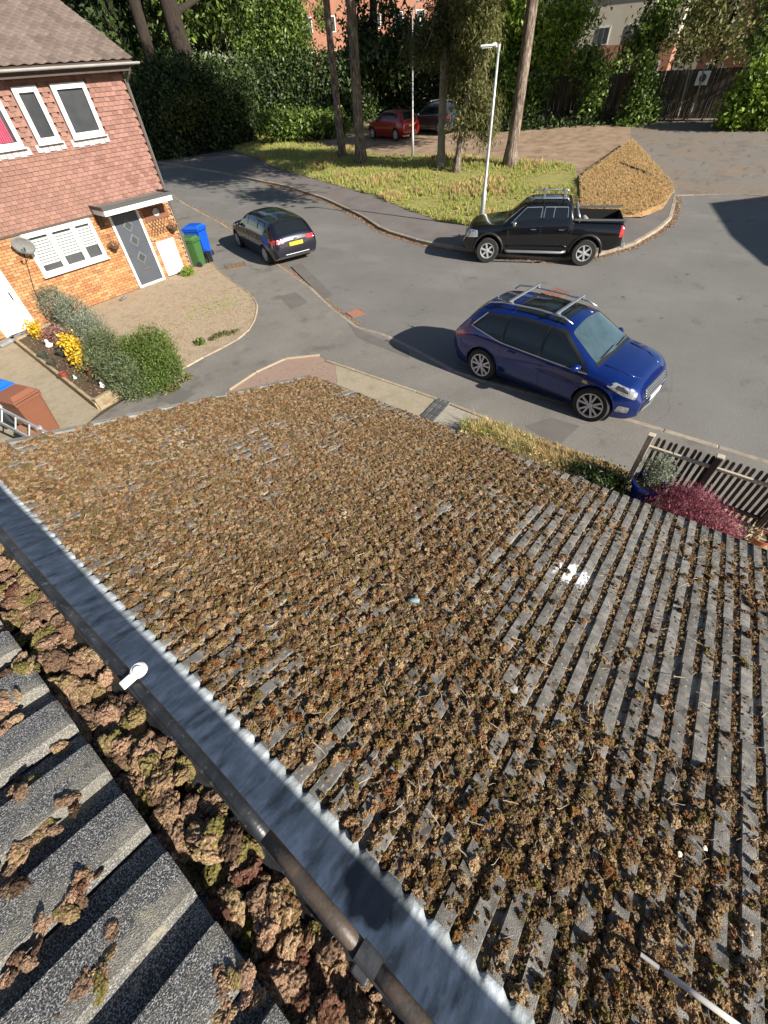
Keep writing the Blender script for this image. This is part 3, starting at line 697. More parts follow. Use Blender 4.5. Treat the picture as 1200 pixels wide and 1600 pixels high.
# white screw cap clip
wm = mat("white_plastic", [(0.78, 0.77, 0.74)], rough=0.45)
t = MB(); yw = 0.487; wx = lipx + lipwob(yw)
t.box((wx + 0.002, yw, GZ + 0.0165), (0.030, 0.016, 0.004), ch=.001)
t.lathe([(0, .0065), (.010, .0065), (.0125, .004), (.0125, -.0015), (.0, -.0015)], (wx + 0.017, yw + 0.001, GZ + 0.0165), 22)
t.lathe([(0, .0095), (.0055, .0095), (.0068, .0080), (.0068, .005)], (wx + 0.016, yw - 0.001, GZ + 0.0165), 18)
o = t.build("white_clip", wm); o.parent = gut; o["label"] = "white plastic gutter clip with round cap"
for c_ in own.children:
    pass

# ================================================================== MOSS
def moss_mesh(name, seed, m, sub=3, flatz=0.62, rough=0.35, fr=2.2, lumps=3, fine=0.0):
    random.seed(seed); bm = bmesh.new()
    bmesh.ops.create_icosphere(bm, subdivisions=sub, radius=1.0)
    off = Vector((seed * 13.1, seed * 3.7, seed * 7.3)); sx, sy = random.uniform(.8, 1.15), random.uniform(.75, 1.1)
    for v in bm.verts:
        d = v.co.normalized()
        k = 1 + rough * noise.noise(d * fr + off) + rough * .55 * noise.noise(d * fr * 2.3 + off) + rough * .3 * noise.noise(d * fr * 5.5 + off)
        k -= 0.30 * (1 - abs(noise.noise(d * fr * 1.4 + off * 2)) * 5 if abs(noise.noise(d * fr * 1.4 + off * 2)) < .2 else 0)
        if fine: k += fine * noise.noise(d * 16 + off) + fine * .7 * noise.noise(d * 34 + off)
        v.co = Vector((d.x * k * sx, d.y * k * sy, d.z * k * flatz))
    nf = 1500 if fine else 170                  # fine shoots standing out of the cushion
    ln, wd = (.13, .012) if fine else (.30, .045); bm.faces.ensure_lookup_table(); bm.normal_update(); F = list(bm.faces)
    for q_ in range(nf):
        f = F[random.randrange(len(F))]
        if f.normal.z < -.2: continue
        c = f.calc_center_median(); t_ = Vector((random.gauss(0, 1), random.gauss(0, 1), random.gauss(0, 1))); t_ = f.normal.cross(t_).normalized() * wd
        l_ = ln * random.uniform(.4, 1.1); d_ = (f.normal + Vector((random.gauss(0, .45), random.gauss(0, .45), random.gauss(0, .3)))).normalized() * l_
        bm.faces.new([bm.verts.new(c - t_ - f.normal * .02), bm.verts.new(c + t_ - f.normal * .02), bm.verts.new(c + d_)])
    me = bpy.data.meshes.new(name); bm.to_mesh(me); bm.free(); me.materials.append(m)
    if fine: me.polygons.foreach_set("use_smooth", [True] * len(me.polygons))
    return me
def moss_mat(name, cols, scale, fiber=200, rough=1.0):
    m = bpy.data.materials.new(name); m.use_nodes = True; nt = m.node_tree; N = nt.nodes; L = nt.links; b = N["Principled BSDF"]
    b.inputs["Roughness"].default_value = rough; b.inputs["Specular IOR Level"].default_value = 0.15
    oi = N.new("ShaderNodeObjectInfo"); geo = N.new("ShaderNodeNewGeometry")
    cr = N.new("ShaderNodeValToRGB"); e = cr.color_ramp.elements
    for i, c in enumerate(cols):
        p = i / (len(cols) - 1)
        if i < 2: e[i].position = p; e[i].color = (*c, 1)
        else: e.new(p).color = (*c, 1)
    cr.color_ramp.interpolation = 'LINEAR'
    # colour drifts over the roof plus per-clump chance
    nz = N.new("ShaderNodeTexNoise"); nz.inputs["Scale"].default_value = 1.6; nz.inputs["Detail"].default_value = 3; L.new(geo.outputs["Position"], nz.inputs["Vector"])
    ma = N.new("ShaderNodeMath"); ma.operation = 'MULTIPLY_ADD'; ma.inputs[1].default_value = 0.75; L.new(oi.outputs["Random"], ma.inputs[0])
    mb_ = N.new("ShaderNodeMath"); mb_.operation = 'MULTIPLY_ADD'; mb_.inputs[1].default_value = 0.8; mb_.inputs[2].default_value = -0.27; L.new(nz.outputs[0], mb_.inputs[0])
    L.new(mb_.outputs[0], ma.inputs[2]); L.new(ma.outputs[0], cr.inputs[0])
    n2 = N.new("ShaderNodeTexNoise"); n2.inputs["Scale"].default_value = fiber; n2.inputs["Detail"].default_value = 3; L.new(geo.outputs["Position"], n2.inputs["Vector"])
    mr = N.new("ShaderNodeMapRange"); mr.inputs[1].default_value = .3; mr.inputs[2].default_value = .72; mr.inputs[3].default_value = 0.32; mr.inputs[4].default_value = 1.95; L.new(n2.outputs[0], mr.inputs[0])
    hs = N.new("ShaderNodeHueSaturation"); L.new(mr.outputs[0], hs.inputs["Value"]); L.new(cr.outputs[0], hs.inputs["Color"]); L.new(hs.outputs[0], b.inputs["Base Color"])
    bp = N.new("ShaderNodeBump"); bp.inputs["Strength"].default_value = 1.0; bp.inputs["Distance"].default_value = 0.9 / fiber; L.new(n2.outputs[0], bp.inputs["Height"]); L.new(bp.outputs[0], b.inputs["Normal"])
    return m
moss_m = moss_mat("moss", [(0.035, 0.020, 0.011), (0.09, 0.056, 0.029), (0.18, 0.12, 0.062), (0.27, 0.19, 0.11), (0.08, 0.048, 0.026), (0.30, 0.21, 0.12), (0.15, 0.062, 0.024), (0.125, 0.098, 0.034), (0.065, 0.042, 0.026), (0.38, 0.29, 0.20)], 8, fiber=230)
moss_near = moss_mat("moss_near", [(0.03, 0.018, 0.012), (0.11, 0.07, 0.045), (0.20, 0.13, 0.085), (0.28, 0.175, 0.115), (0.12, 0.105, 0.03), (0.29, 0.20, 0.12), (0.10, 0.045, 0.032), (0.19, 0.14, 0.06)], 8, fiber=420)
straw_m = mat("dry_stalk", [(0.32, 0.25, 0.16), (0.5, 0.42, 0.30)], island=True, rough=0.9)
def stalk_mesh(name, seed):
    random.seed(seed); mb = MB(); p = Vector((-1, 0, 0)); pts = [p]; d = Vector((1, random.uniform(-.4, .4), .15))
    for i in range(5):
        d = (d + Vector((0, random.uniform(-.5, .5), random.uniform(-.15, .1)))).normalized(); p = p + d * .4; pts.append(p)
    mb.tube(pts, [.05, .06, .06, .05, .04, .02], 4); return mb.mesh(name, straw_m)
variants = [moss_mesh("moss_clump", 10 + i, moss_m, sub=3, flatz=random.uniform(.5, .75), rough=0.55, fr=1.7) for i in range(7)] + [stalk_mesh("stalk", 40 + i) for i in range(3)]
TR = np.random.default_rng(99).random((40, 60))
def cover(s, y):                                # how much of the flat of the tile is covered
    n = noise.noise(Vector((s * 0.9, y * 0.9, 1.3))) * .28 + noise.noise(Vector((s * 4.5, y * 4.5, 5.3))) * .38
    base = 0.945 - .05 * min(max(2.2 - y, 0), 1) + .52 * noise.noise(Vector((s * 13, y * 21, 2.7))) + .24 * (TR[int(s / GA) % 40, int((Y0 + .1 - y) / TW) % 60] - .6)
    base -= 0.40 * min(max((1.25 - y) / 1.3, 0), 1) * min(max((s - 0.5) / 1.0, 0), 1)      # right-hand side toward the eaves is barer
    base -= 0.22 * min(max((0.9 - y) / 1.2, 0), 1)
    base -= 0.35 * min(max((s - 3.5) / .25, 0), 1)
    if s < 0.16: base -= 0.1
    return base + n
gm = np.random.default_rng(21); pts = []; rots = []; scl = []; idx = []
NTRY = 185000; S = gm.random(NTRY) * (LLEN - .12) + 0.105; Yv = Y0 - gm.random(NTRY) * 6.3 + .02; RR = gm.random((NTRY, 6)); cell = {}
for i in range(NTRY):
    s, y = float(S[i]), float(Yv[i]); ph = ((y - Y0) % PER) / PER; trough = ph > 0.62 or ph < 0.05
    c = cover(s, y)
    pr = min(1.0, c + .22) if trough else max(0.0, c - 0.30) * 1.25
    bit = (not trough) and RR[i, 0] < .05
    if bit: pr = 1
    if trough and noise.noise(Vector((s * 2.1, round((y - Y0) / PER) * 1.7, 9))) > .28 + .3 * c: pr *= 0.25
    if RR[i, 0] > pr: continue
    r = (0.0060 + 0.0150 * RR[i, 1] ** 2.4) * (1.12 if y < 1.6 else .95)
    if trough: r = 0.008 + 0.010 * RR[i, 1]
    if bit: r = 0.0035 + .004 * RR[i, 1]
    key = (int(s / 0.0135), int(y / 0.0135)); 
    if cell.get(key, 0) >= 1 and RR[i, 2] > 0.35: continue
    cell[key] = cell.get(key, 0) + 1
    h = ((0.004 + .015 * min(max(c - .5, 0) * 2, 1)) if trough else 0.022) + 0.016 * ((s % GA) / GA) + r * .30
    p = LR(s, y, h); pts.append(tuple(p)); idx.append(int(RR[i, 3] * 7) % 7)
    rots.append((RR[i, 4] * .7 - .35, TH + RR[i, 5] * .7 - .35, RR[i, 2] * 6.28)); q = .8 + .5 * RR[i, 5]; scl.append((r * q, r, r * (0.9 + .5 * RR[i, 4])))
for i in range(1500):
    s, y = gm.random() * (LLEN - .2) + .12, Y0 - gm.random() * 6.2; p = LR(s, y, 0.045 + .01 * gm.random()); L_ = 0.012 + .026 * gm.random() ** 2
    pts.append(tuple(p)); idx.append(7 + i % 3); rots.append((gm.random() - .5, TH, gm.random() * 6.28)); scl.append((L_, L_, L_))
gn_scatter("roof_moss", pts, rots, scl, idx, variants, label="brown and ochre moss cushions and dry stalks growing over the lower roof")

# near moss: in the upper gutter and on the upper tiles
nv = [moss_mesh("moss_chunk", 60 + i, moss_near, sub=5, flatz=random.uniform(.45, .7), rough=0.36, fr=1.2, fine=0.028) for i in range(6)]
pts = []; rots = []; scl = []; idx = []
def put(p, r, k=1.0):
    pts.append(tuple(p)); idx.append(random.randrange(6)); rots.append((random.uniform(-.6, .6), random.uniform(-.6, .6), random.uniform(0, 6.28)))
    scl.append((r * random.uniform(.8, 1.3), r * random.uniform(.8, 1.2), r * k * random.uniform(.8, 1.2)))
random.seed(5)
for i in range(2600):
    y = random.uniform(-0.6, 2.8); x = random.uniform(-0.19, lipx - 0.02)
    if y > 0.9 and random.random() < .4: continue
    d = abs(x - GC) / GR; r = random.choice((0.004, 0.006, 0.009, 0.012, 0.016, 0.020))
    hz = GZ - 0.036 + 0.022 * noise.noise(Vector((x * 14, y * 14, 0))) + 0.010 * (-(x - GC) / GR)
    if noise.noise(Vector((x * 22, y * 22, 3))) < -.1: hz -= .020
    put((x, y, hz + random.uniform(-.004, .004)), r)
for i in range(700):                             # clumps lodged in the troughs and on the rolls
    y = random.uniform(-0.5, 1.6); s = random.uniform(0.0, 1.1); ph = ((y - (UY - PER * .62)) % PER) / PER
    n = noise.noise(Vector((s * 9, y * 9, 7)))
    if ph > .60:
        if n < -0.12: continue
        put(UR(s, y, 0.022), random.choice((0.006, 0.009, 0.012)))
    elif ph > .48 or ph < .1:
        if n < 0.16: continue
        put(UR(s, y, 0.038), random.choice((0.006, 0.009, 0.011)), .8)
for (px, py, r) in ((85, 1280, .016), (75, 1290, .012), (40, 1330, .013), (28, 1325, .011), (110, 1400, .014), (130, 1385, .012), (95, 1420, .013), (150, 1500, .016), (135, 1530, .017), (120, 1560, .015), (20, 1400, .012), (40, 1495, .012), (165, 1470, .012), (330, 1560, .014), (345, 1530, .012), (350, 1590, .016), (0, 1110, .02), (10, 1140, .018), (20, 1060, .02), (40, 1040, .02)):
    # onto the upper roof plane
    d = ray(px, py); nrm = Vector((ST, 0, CT)); p0 = UR(0, 0, .031); t_ = nrm.dot(p0 - CAM) / nrm.dot(d); c_ = CAM + d * t_
    for q_ in range(5): put(c_ + Vector((random.gauss(0, r * .8), random.gauss(0, r * .35), 0)), r * random.uniform(.35, .8), .6)
gn_scatter("gutter_moss", pts, rots, scl, idx, nv, label="chunks of brown, ochre and reddish moss filling the upper gutter and tile troughs")
# ================================================================== NEIGHBOUR HOUSE (front wall in the plane y = WY)
WY = 17.1
hung = mat("hung_tile", [(0.17, 0.088, 0.068), (0.245, 0.13, 0.10), (0.205, 0.105, 0.08)], scale=3, rough=0.85, bump=0.4, bscale=90, rnd=0.16, coords='Object', extra=overlay((0.28, 0.175, 0.145), 5, 0.5, 0.7, 0.5))
brick_m = mat("orange_brick", [(0.30, 0.13, 0.055), (0.41, 0.20, 0.085), (0.48, 0.27, 0.125), (0.27, 0.12, 0.06)], island=True, rough=0.95, bump=0.3, bscale=60)
mortar = mat("mortar", [(0.33, 0.23, 0.14), (0.40, 0.29, 0.19)], scale=20, rough=1)
upvc = mat("upvc_white", [(0.68, 0.68, 0.67)], rough=0.35, bump=0.02)
glass_dark = mat("window_glass", [(0.035, 0.04, 0.045), (0.08, 0.085, 0.09)], scale=1.2, rough=0.06, spec=0.8, coords='World')
lead_sill = mat("lead_apron", [(0.34, 0.30, 0.30), (0.46, 0.41, 0.41)], scale=6, rough=.7, coords='World')
nrt = mat("brown_roof_tile", [(0.10, 0.075, 0.062), (0.16, 0.12, 0.10), (0.21, 0.165, 0.14)], scale=7, rough=0.92, bump=.5, bscale=60, rnd=0.22, coords='Object', extra=overlay((0.5, 0.42, 0.30), 5, 0.68, 0.72, 0.8))
house = empty("tile_hung_house", (6.5, WY, 0), 0, "terraced house with pink hung tiles above orange brick and a grey front door", "house")
HL = Vector((6.5, WY, 0))
HX0, HX1 = -4.0, 9.46
def hb(name, c, d, m, parent=house, ch=0.0, label=None):
    o = MB().box(Vector(c) - HL, d, ch=ch).build(name, m, parent); 
    if label: o["label"] = label
    return o
# body
hb("wall", ((HX0 + HX1) / 2, WY + 4.06, 2.7), (HX1 - HX0, 8.0, 5.4), mortar)
win_up = [(7.27, 4.08, 8.23, 5.20), (6.28, 4.08, 6.91, 5.20), (4.65, 4.07, 5.90, 5.20), (2.2, 4.07, 3.2, 5.2)]
win_dn = [(4.58, 1.19, 6.65, 2.30)]
doors = [(7.22, 0.03, 8.27, 2.20), (8.43, 0.09, 9.14, 1.18), (2.69, 0.0, 3.62, 1.95)]
def clash(x0, x1, z0, z1, L):
    for a, b, c, d in L:
        if x1 > a + .01 and x0 < c - .01 and z1 > b + .01 and z0 < d - .01: return True
    return False
# hung tiles
TWd, TG = 0.165, 0.1
tm_ = MB(); tm_.add([(-TWd / 2 + .003, 0.0, TG * 1.25), (TWd / 2 - .003, 0.0, TG * 1.25), (TWd / 2 - .003, -0.03, 0), (-TWd / 2 + .003, -0.03, 0), (-TWd / 2 + .003, -0.008, -0.002), (TWd / 2 - .003, -0.008, -0.002), (TWd / 2 - .003, 0.01, TG * 1.2), (-TWd / 2 + .003, 0.01, TG * 1.2)],
    [(0, 3, 2, 1), (3, 4, 5, 2), (0, 7, 4, 3), (1, 2, 5, 6)])
tmesh = tm_.mesh("hung_tile", hung)
hs_ = []
k = 0; z = 2.36
while z < 5.33:
    x = HX1 - TWd / 2 - (TWd / 2 if k % 2 else 0)
    while x > 0.5:
        if not clash(x - TWd / 2, x + TWd / 2, z, z + TG, [(a, b - .02, c, d) for a, b, c, d in win_up]): hs_.append((x, z))
        x -= TWd
    k += 1; z += TG
hs_.sort(key=lambda t: (not in_view(Vector((t[0], WY, t[1])), 0), (Vector((t[0], WY, t[1])) - CAM).length))
rest = MB()
for i, (x, z) in enumerate(hs_):
    if i < 300:
        o = link("hung_tile", tmesh, house, loc=Vector((x, WY - 0.012 + random.uniform(-.003, .003), z + random.uniform(-.002, .002))) - HL); o.rotation_euler = (random.uniform(-.03, .03), random.uniform(-.012, .012), 0)
    else:
        rest.add([v.co + Vector((x, WY - 0.012 + .004 * math.sin(i * 7.3), z + .002 * math.sin(i * 3.1))) - HL for v in tmesh.vertices], [tuple(p.vertices) for p in tmesh.polygons])
hung2 = mat("hung_tile_field", [(0.18, 0.088, 0.07), (0.24, 0.125, 0.098), (0.28, 0.15, 0.12)], island=True, rough=0.85, bump=0.4, bscale=90)
rest.build("hung_tiles", hung2, house, fix=False, kind='stuff')
hb("upper_backing", ((HX0 + HX1) / 2, WY + 0.04, 3.87), (HX1 - HX0, 0.02, 3.0), MATS["hung_tile"])
hb("tile_batten", ((HX0 + HX1) / 2, WY - 0.03, 2.335), (HX1 - HX0, 0.06, 0.05), mat("dark_timber", [(0.06, 0.045, 0.035), (0.10, 0.075, 0.055)], scale=6, rough=.8, coords='World'))
# bricks of the ground floor: real courses with recessed joints
bx = MB(); z = 0.05; r_i = 0; g_ = np.random.default_rng(3)
while z < 2.30:
    x = HX1 - (0.11 if r_i % 2 else 0.0)
    while x > 0.8:
        x0, x1 = x - 0.215, x
        if not clash(x0, x1, z, z + .065, win_dn + doors):
            bx.box(Vector(((x0 + x1) / 2, WY + 0.045 - 0.004 + float(g_.random()) * .003 - .04, z + .0325)) - HL, (0.213, 0.05, 0.065))
        elif True:
            if 8.20 < x1 < 8.62 and z < 1.18: x -= .225; continue
            for a, b, c, d in win_dn + doors:      # cut bricks beside openings
                if z + .065 > b + .01 and z < d - .01:
                    if x0 < a and x1 > a + .01 and a - x0 > .03: bx.box(Vector(((x0 + a) / 2, WY + 0.002, z + .0325)) - HL, (a - x0 - .002, 0.05, 0.065))
                    if x1 > c and x0 < c - .01 and x1 - c > .03: bx.box(Vector(((x1 + c) / 2, WY + 0.002, z + .0325)) - HL, (x1 - c - .002, 0.05, 0.065))
        x -= 0.225
    z += 0.075; r_i += 1
z = .05
while z < 1.16: bx.box(Vector((8.35, WY + .002, z + .0325)) - HL, (.155, .05, .065)); z += .075
bx.build("bricks", brick_m, house, fix=False, kind='stuff')
# right gable wall tiles, downpipe, fascia, gutter
hb("corner_trim", (HX1 + 0.01, WY - 0.03, 3.85), (0.05, 0.08, 3.0), mat("dark_timber", [(0.06, 0.045, 0.035)]))
dark_t = MATS["dark_timber"]
hb("fascia", ((HX0 + 9.6) / 2, WY - 0.36, 5.42), (9.6 - HX0, 0.03, 0.17), mat("brown_fascia", [(0.05, 0.034, 0.028), (0.075, 0.05, 0.04)], scale=5, rough=.7, coords='World'))
hb("soffit", ((HX0 + 9.6) / 2, WY - 0.18, 5.36), (9.6 - HX0, 0.35, 0.02), MATS["brown_fascia"])
gm_ = MB(); n_ = 10; pr = [(WY - 0.50 + .055 * math.cos(math.pi + math.pi * i / n_), 5.50 + .055 * math.sin(math.pi + math.pi * i / n_)) for i in range(n_ + 1)]
pr += [(y_ + 0, z_ + 0.006) for y_, z_ in [(WY - .445, 5.50)]]; pr += [(WY - 0.50 + .049 * math.cos(2 * math.pi - math.pi * i / n_), 5.50 + .049 * math.sin(2 * math.pi - math.pi * i / n_)) for i in range(n_ + 1)]
for xx in (HX0, 9.85): gm_.v += [tuple(Vector((xx, y_, z_)) - HL) for y_, z_ in pr]
N_ = len(pr); gm_.f += [(i, (i + 1) % N_, N_ + (i + 1) % N_, N_ + i) for i in range(N_)]; gm_.m += [0] * N_
gm_.build("gutter", mat("grey_white_gutter", [(0.28, 0.28, 0.27), (0.40, 0.40, 0.38)], scale=3, rough=.5, coords='World'), house)
dp = MB(); dp.tube([Vector((HX1 + .12, WY - 0.42, 5.46)) - HL, Vector((HX1 + .08, WY - .30, 5.28)) - HL, Vector((HX1 + .05, WY - .06, 5.1)) - HL, Vector((HX1 + .05, WY - .06, 0.1)) - HL], .034, 10)
dp.build("downpipe", mat("pipe_brown", [(0.10, 0.085, 0.08)], rough=.5), house)
# roof with rolled tiles
RP = R_(23.7); rc, rs = math.cos(RP), math.sin(RP); RY, RZ = WY - 0.43, 5.56
RW, RG = 0.30, 0.33
tb = MB(); nx = 8; vs = []; 
for yy, lift in ((0.0, 0.022), (RG + .06, 0.0)):
    for i in range(nx + 1):
        x = RW * i / nx; vs.append((x, yy, lift + 0.026 * (0.5 + 0.5 * math.cos(2 * math.pi * i / nx))))
for i in range(nx + 1): vs.append((RW * i / nx, 0, -0.004 + 0.026 * (0.5 + 0.5 * math.cos(2 * math.pi * i / nx))))
fs = [(i, i + 1, nx + 2 + i, nx + 1 + i) for i in range(nx)] + [(2 * (nx + 1) + i, 2 * (nx + 1) + i + 1, i + 1, i) for i in range(nx)]
tb.add(vs, fs); rtm = tb.mesh("roof_tile", nrt)
rl = []; NRR = 14
for kx in range(32):
    for kr in range(NRR):
        rl.append((9.72 - RW * (kx + 1), kr))
def rpos(x, kr): return Vector((x, RY + kr * RG * rc, RZ + kr * RG * rs))
rl.sort(key=lambda t: (not in_view(rpos(*t), 20), (rpos(*t) - CAM).length)); rest = MB()
Mr = Matrix.Rotation(RP, 4, 'X')
for i, (x, kr) in enumerate(rl):
    p = rpos(x, kr) + Vector((0, 0, random.uniform(0, .004))) - HL
    if i < 300:
        o = link("roof_tile", rtm, house, loc=p); o.rotation_euler = (RP, random.uniform(-.01, .01), 0)
    else: rest.add([Mr @ v.co + p for v in rtm.vertices], [tuple(q.vertices) for q in rtm.polygons])
rest.build("roof_tiles", nrt, house, fix=False, kind='stuff')
rid = NRR * RG
mb = MB(); A = [Vector((HX0, RY, RZ - .03)), Vector((9.68, RY, RZ - .03)), Vector((9.68, RY + rid * rc, RZ + rid * rs - .03)), Vector((HX0, RY + rid * rc, RZ + rid * rs - .03))]
mb.add([a - HL for a in A] + [a - HL - Vector((0, 0, .12)) for a in A], [(0, 1, 2, 3), (7, 6, 5, 4), (0, 4, 5, 1), (1, 5, 6, 2)])
B_ = [Vector((9.68, RY + rid * rc, RZ + rid * rs - .03)), Vector((HX0, RY + rid * rc, RZ + rid * rs - .03)), Vector((HX0, RY + 2 * rid * rc, RZ - .03)), Vector((9.68, RY + 2 * rid * rc, RZ - .03))]
mb.add([a - HL for a in B_], [(0, 1, 2, 3)]); mb.build("roof_deck", MATS["brown_fascia"], house)
mb = MB(); mb.add([Vector((HX1, WY, 5.3)) - HL, Vector((HX1, WY + 8, 5.3)) - HL, Vector((HX1, WY + 3.9, 7.3)) - HL], [(0, 1, 2)]); mb.build("gable_wall", hung2, house)
# windows
def window(x0, z0, x1, z1, lights, dep=0.03, blinds=None, name="window"):
    f = MB(); w = 0.075; xs = [x0] + [x0 + (x1 - x0) * q for q in lights] + [x1]
    Y = WY - dep
    f.box(Vector(((x0 + x1) / 2, Y, z1 - w / 2)) - HL, (x1 - x0, 0.07, w), ch=.008); f.box(Vector(((x0 + x1) / 2, Y, z0 + w / 2)) - HL, (x1 - x0, 0.07, w), ch=.008)
    for i, x in enumerate(xs):
        c = x + w / 2 if i == 0 else (x - w / 2 if i == len(xs) - 1 else x); f.box(Vector((c, Y, (z0 + z1) / 2)) - HL, (w, 0.068, z1 - z0 - 2 * w + .002), ch=0.0)
    o = f.build(name, upvc, house)
    s = MB().box(Vector(((x0 + x1) / 2, Y - .05, z0 - 0.012)) - HL, (x1 - x0 + .06, 0.13, 0.035), ch=.006).build("sill", upvc, o)
    for i in range(len(xs) - 1):
        a, b = xs[i] + (w if i == 0 else w / 2), xs[i + 1] - (w if i == len(xs) - 2 else w / 2)
        ci = MB(); fw = 0.035; ca, cb, cz0, cz1 = a + .006, b - .006, z0 + w + .006, z1 - w - .006
        ci.box(Vector(((ca + cb) / 2, Y - .02, cz1 - fw / 2)) - HL, (cb - ca, .05, fw)); ci.box(Vector(((ca + cb) / 2, Y - .02, cz0 + fw / 2)) - HL, (cb - ca, .05, fw))
        for xx in (ca + fw / 2, cb - fw / 2): ci.box(Vector((xx, Y - .021, (cz0 + cz1) / 2)) - HL, (fw, .048, cz1 - cz0 - 2 * fw))
        ci.build("casement", upvc, o)
        if blinds:
            bl = MB(); n = int((cz1 - cz0 - .1) / 0.075)
            for q in range(n):
                if q < blinds[i]: continue
                z = cz0 + fw + .03 + q * 0.075; bl.box(Vector(((ca + cb) / 2, Y + .018, z)) - HL, (cb - ca - .02, 0.006, 0.060), rot=Matrix.Rotation(.35, 3, 'X'))
            bl.build("shutter_slats", mat("blind_white", [(0.62, 0.66, 0.64)], rough=.6), o)
        gl = MB().quad(*[Vector(q) - HL for q in ((ca, Y + .03, cz0), (cb, Y + .03, cz0), (cb, Y + .03, cz1), (ca, Y + .03, cz1))]).build("pane", glass_dark, o)
    return o
w1 = window(*win_up[0], []); w2 = window(*win_up[1], []); w3 = window(*win_up[2], [.5]); window(*win_up[3], [])
window(*win_dn[0], [0.36, 0.70], blinds=(2, 3, 4))
# curtain behind the left upper window
pk = mat("pink_curtain", [(0.42, 0.05, 0.10), (0.55, 0.09, 0.16)], scale=4, rough=.9, coords='World')
c = MB()
for i in range(7): c.tube([Vector((5.36 + i * .055, WY - .018, 4.2)) - HL, Vector((5.38 + i * .05, WY - .018, 4.95)) - HL], .022, 6)
c.build("curtain", pk, w3)
for (a, b, cx_, d) in win_up[:3]:                # scalloped lead aprons below the sills
    n = int((cx_ - a + .3) / 0.165); mb = MB()
    for i in range(n):
        x = a - .12 + i * .165; mb.box(Vector((x + .08, WY - .047, b - .09 - .02 * (i % 2))) - HL, (0.155, 0.012, 0.16), rot=Matrix.Rotation(-.12, 3, 'X'))
    mb.build("lead_apron", lead_sill, house)
# front door in a white frame, dark glazed panel above
dg = mat("grey_door", [(0.055, 0.065, 0.08), (0.07, 0.08, 0.095)], scale=2, rough=.45, coords='World')
(x0, z0, x1, z1) = doors[0]; f = MB(); w = .085; Y = WY - .02
f.box(Vector((x0 + w / 2, Y, (z0 + z1) / 2)) - HL, (w, .1, z1 - z0)); f.box(Vector((x1 - w / 2, Y, (z0 + z1) / 2)) - HL, (w, .1, z1 - z0)); f.box(Vector(((x0 + x1) / 2, Y, z0 + .04)) - HL, (x1 - x0 - 2 * w, .1, .08))
fr = f.build("door_frame", upvc, house)
dr = MB().box(Vector(((x0 + x1) / 2, Y + .01, (z0 + z1) / 2 + .03)) - HL, (x1 - x0 - 2 * w - .01, .05, z1 - z0 - .1)).build("door", dg, house)
dc = (x0 + x1) / 2
for z in (1.85, 1.42, 0.90):
    fm = MB(); r = .19
    fm.add([Vector((dc + r * a, Y - .03, z + r * 1.1 * b)) - HL for a, b in ((-1, 0), (0, -1), (1, 0), (0, 1))] + [Vector((dc + r * .66 * a, Y - .035, z + r * .72 * b)) - HL for a, b in ((-1, 0), (0, -1), (1, 0), (0, 1))], [(i, (i + 1) % 4, 4 + (i + 1) % 4, 4 + i) for i in range(4)])
    pf = fm.build("diamond_frame", mat("door_trim_grey", [(0.11, 0.12, 0.135)], rough=.4), dr)
    gm2 = MB().add([Vector((dc + r * .66 * a, Y - .032, z + r * .72 * b)) - HL for a, b in ((-1, 0), (0, -1), (1, 0), (0, 1))], [(0, 1, 2, 3)]).build("pane", glass_dark, dr)
chrome = mat("chrome", [(0.6, 0.6, 0.6)], rough=.15, metal=1.0)
MB().box(Vector((dc, Y - .03, .56)) - HL, (.28, .02, .06), ch=.005).build("letter_plate", chrome, dr)
h_ = MB(); h_.tube([Vector((x0 + .14, Y - .05, 1.05)) - HL, Vector((x0 + .26, Y - .05, 1.05)) - HL], .012, 8); h_.box(Vector((x0 + .15, Y - .025, 1.02)) - HL, (.04, .02, .22)); h_.build("handle", chrome, dr)
# meter cupboard door
(x0, z0, x1, z1) = doors[1]; f = MB(); w = .07
f.box(Vector(((x0 + x1) / 2, Y, z1 - w / 2)) - HL, (x1 - x0, .08, w)); f.box(Vector(((x0 + x1) / 2, Y, z0 + w / 2)) - HL, (x1 - x0, .08, w))
for xx in (x0 + w / 2, x1 - w / 2): f.box(Vector((xx, Y, (z0 + z1) / 2)) - HL, (w, .078, z1 - z0 - 2 * w))
o = f.build("cupboard_frame", upvc, house)
d2 = MB().box(Vector(((x0 + x1) / 2, Y + .012, (z0 + z1) / 2)) - HL, (x1 - x0 - 2 * w - .015, .05, z1 - z0 - 2 * w - .015), ch=.006).build("cupboard_door", upvc, house)
MB().box(Vector((x0 + .13, Y - .03, .62)) - HL, (.02, .03, .12)).build("handle", chrome, d2)
# white door at the left edge
(x0, z0, x1, z1) = doors[2]; f = MB(); w = .08
f.box(Vector(((x0 + x1) / 2, Y, z1 - w / 2)) - HL, (x1 - x0, .1, w))
for xx in (x0 + w / 2, x1 - w / 2): f.box(Vector((xx, Y, (z0 + z1 - w) / 2)) - HL, (w, .1, z1 - z0 - w))
f.build("door_frame", upvc, house)
d3 = MB().box(Vector(((x0 + x1) / 2, Y + .012, (z0 + z1) / 2)) - HL, (x1 - x0 - 2 * w - .01, .05, z1 - z0 - .1)); 
for zc, hh in ((.55, .75), (1.42, .7)): d3.box(Vector(((x0 + x1) / 2, Y - .018, zc)) - HL, (x1 - x0 - .36, .02, hh), ch=.008)
d3 = d3.build("white_door", upvc, house); MB().box(Vector((x1 - .16, Y - .04, 1.0)) - HL, (.03, .04, .2)).build("handle", mat("handle_black", [(.02, .02, .02)]), d3)
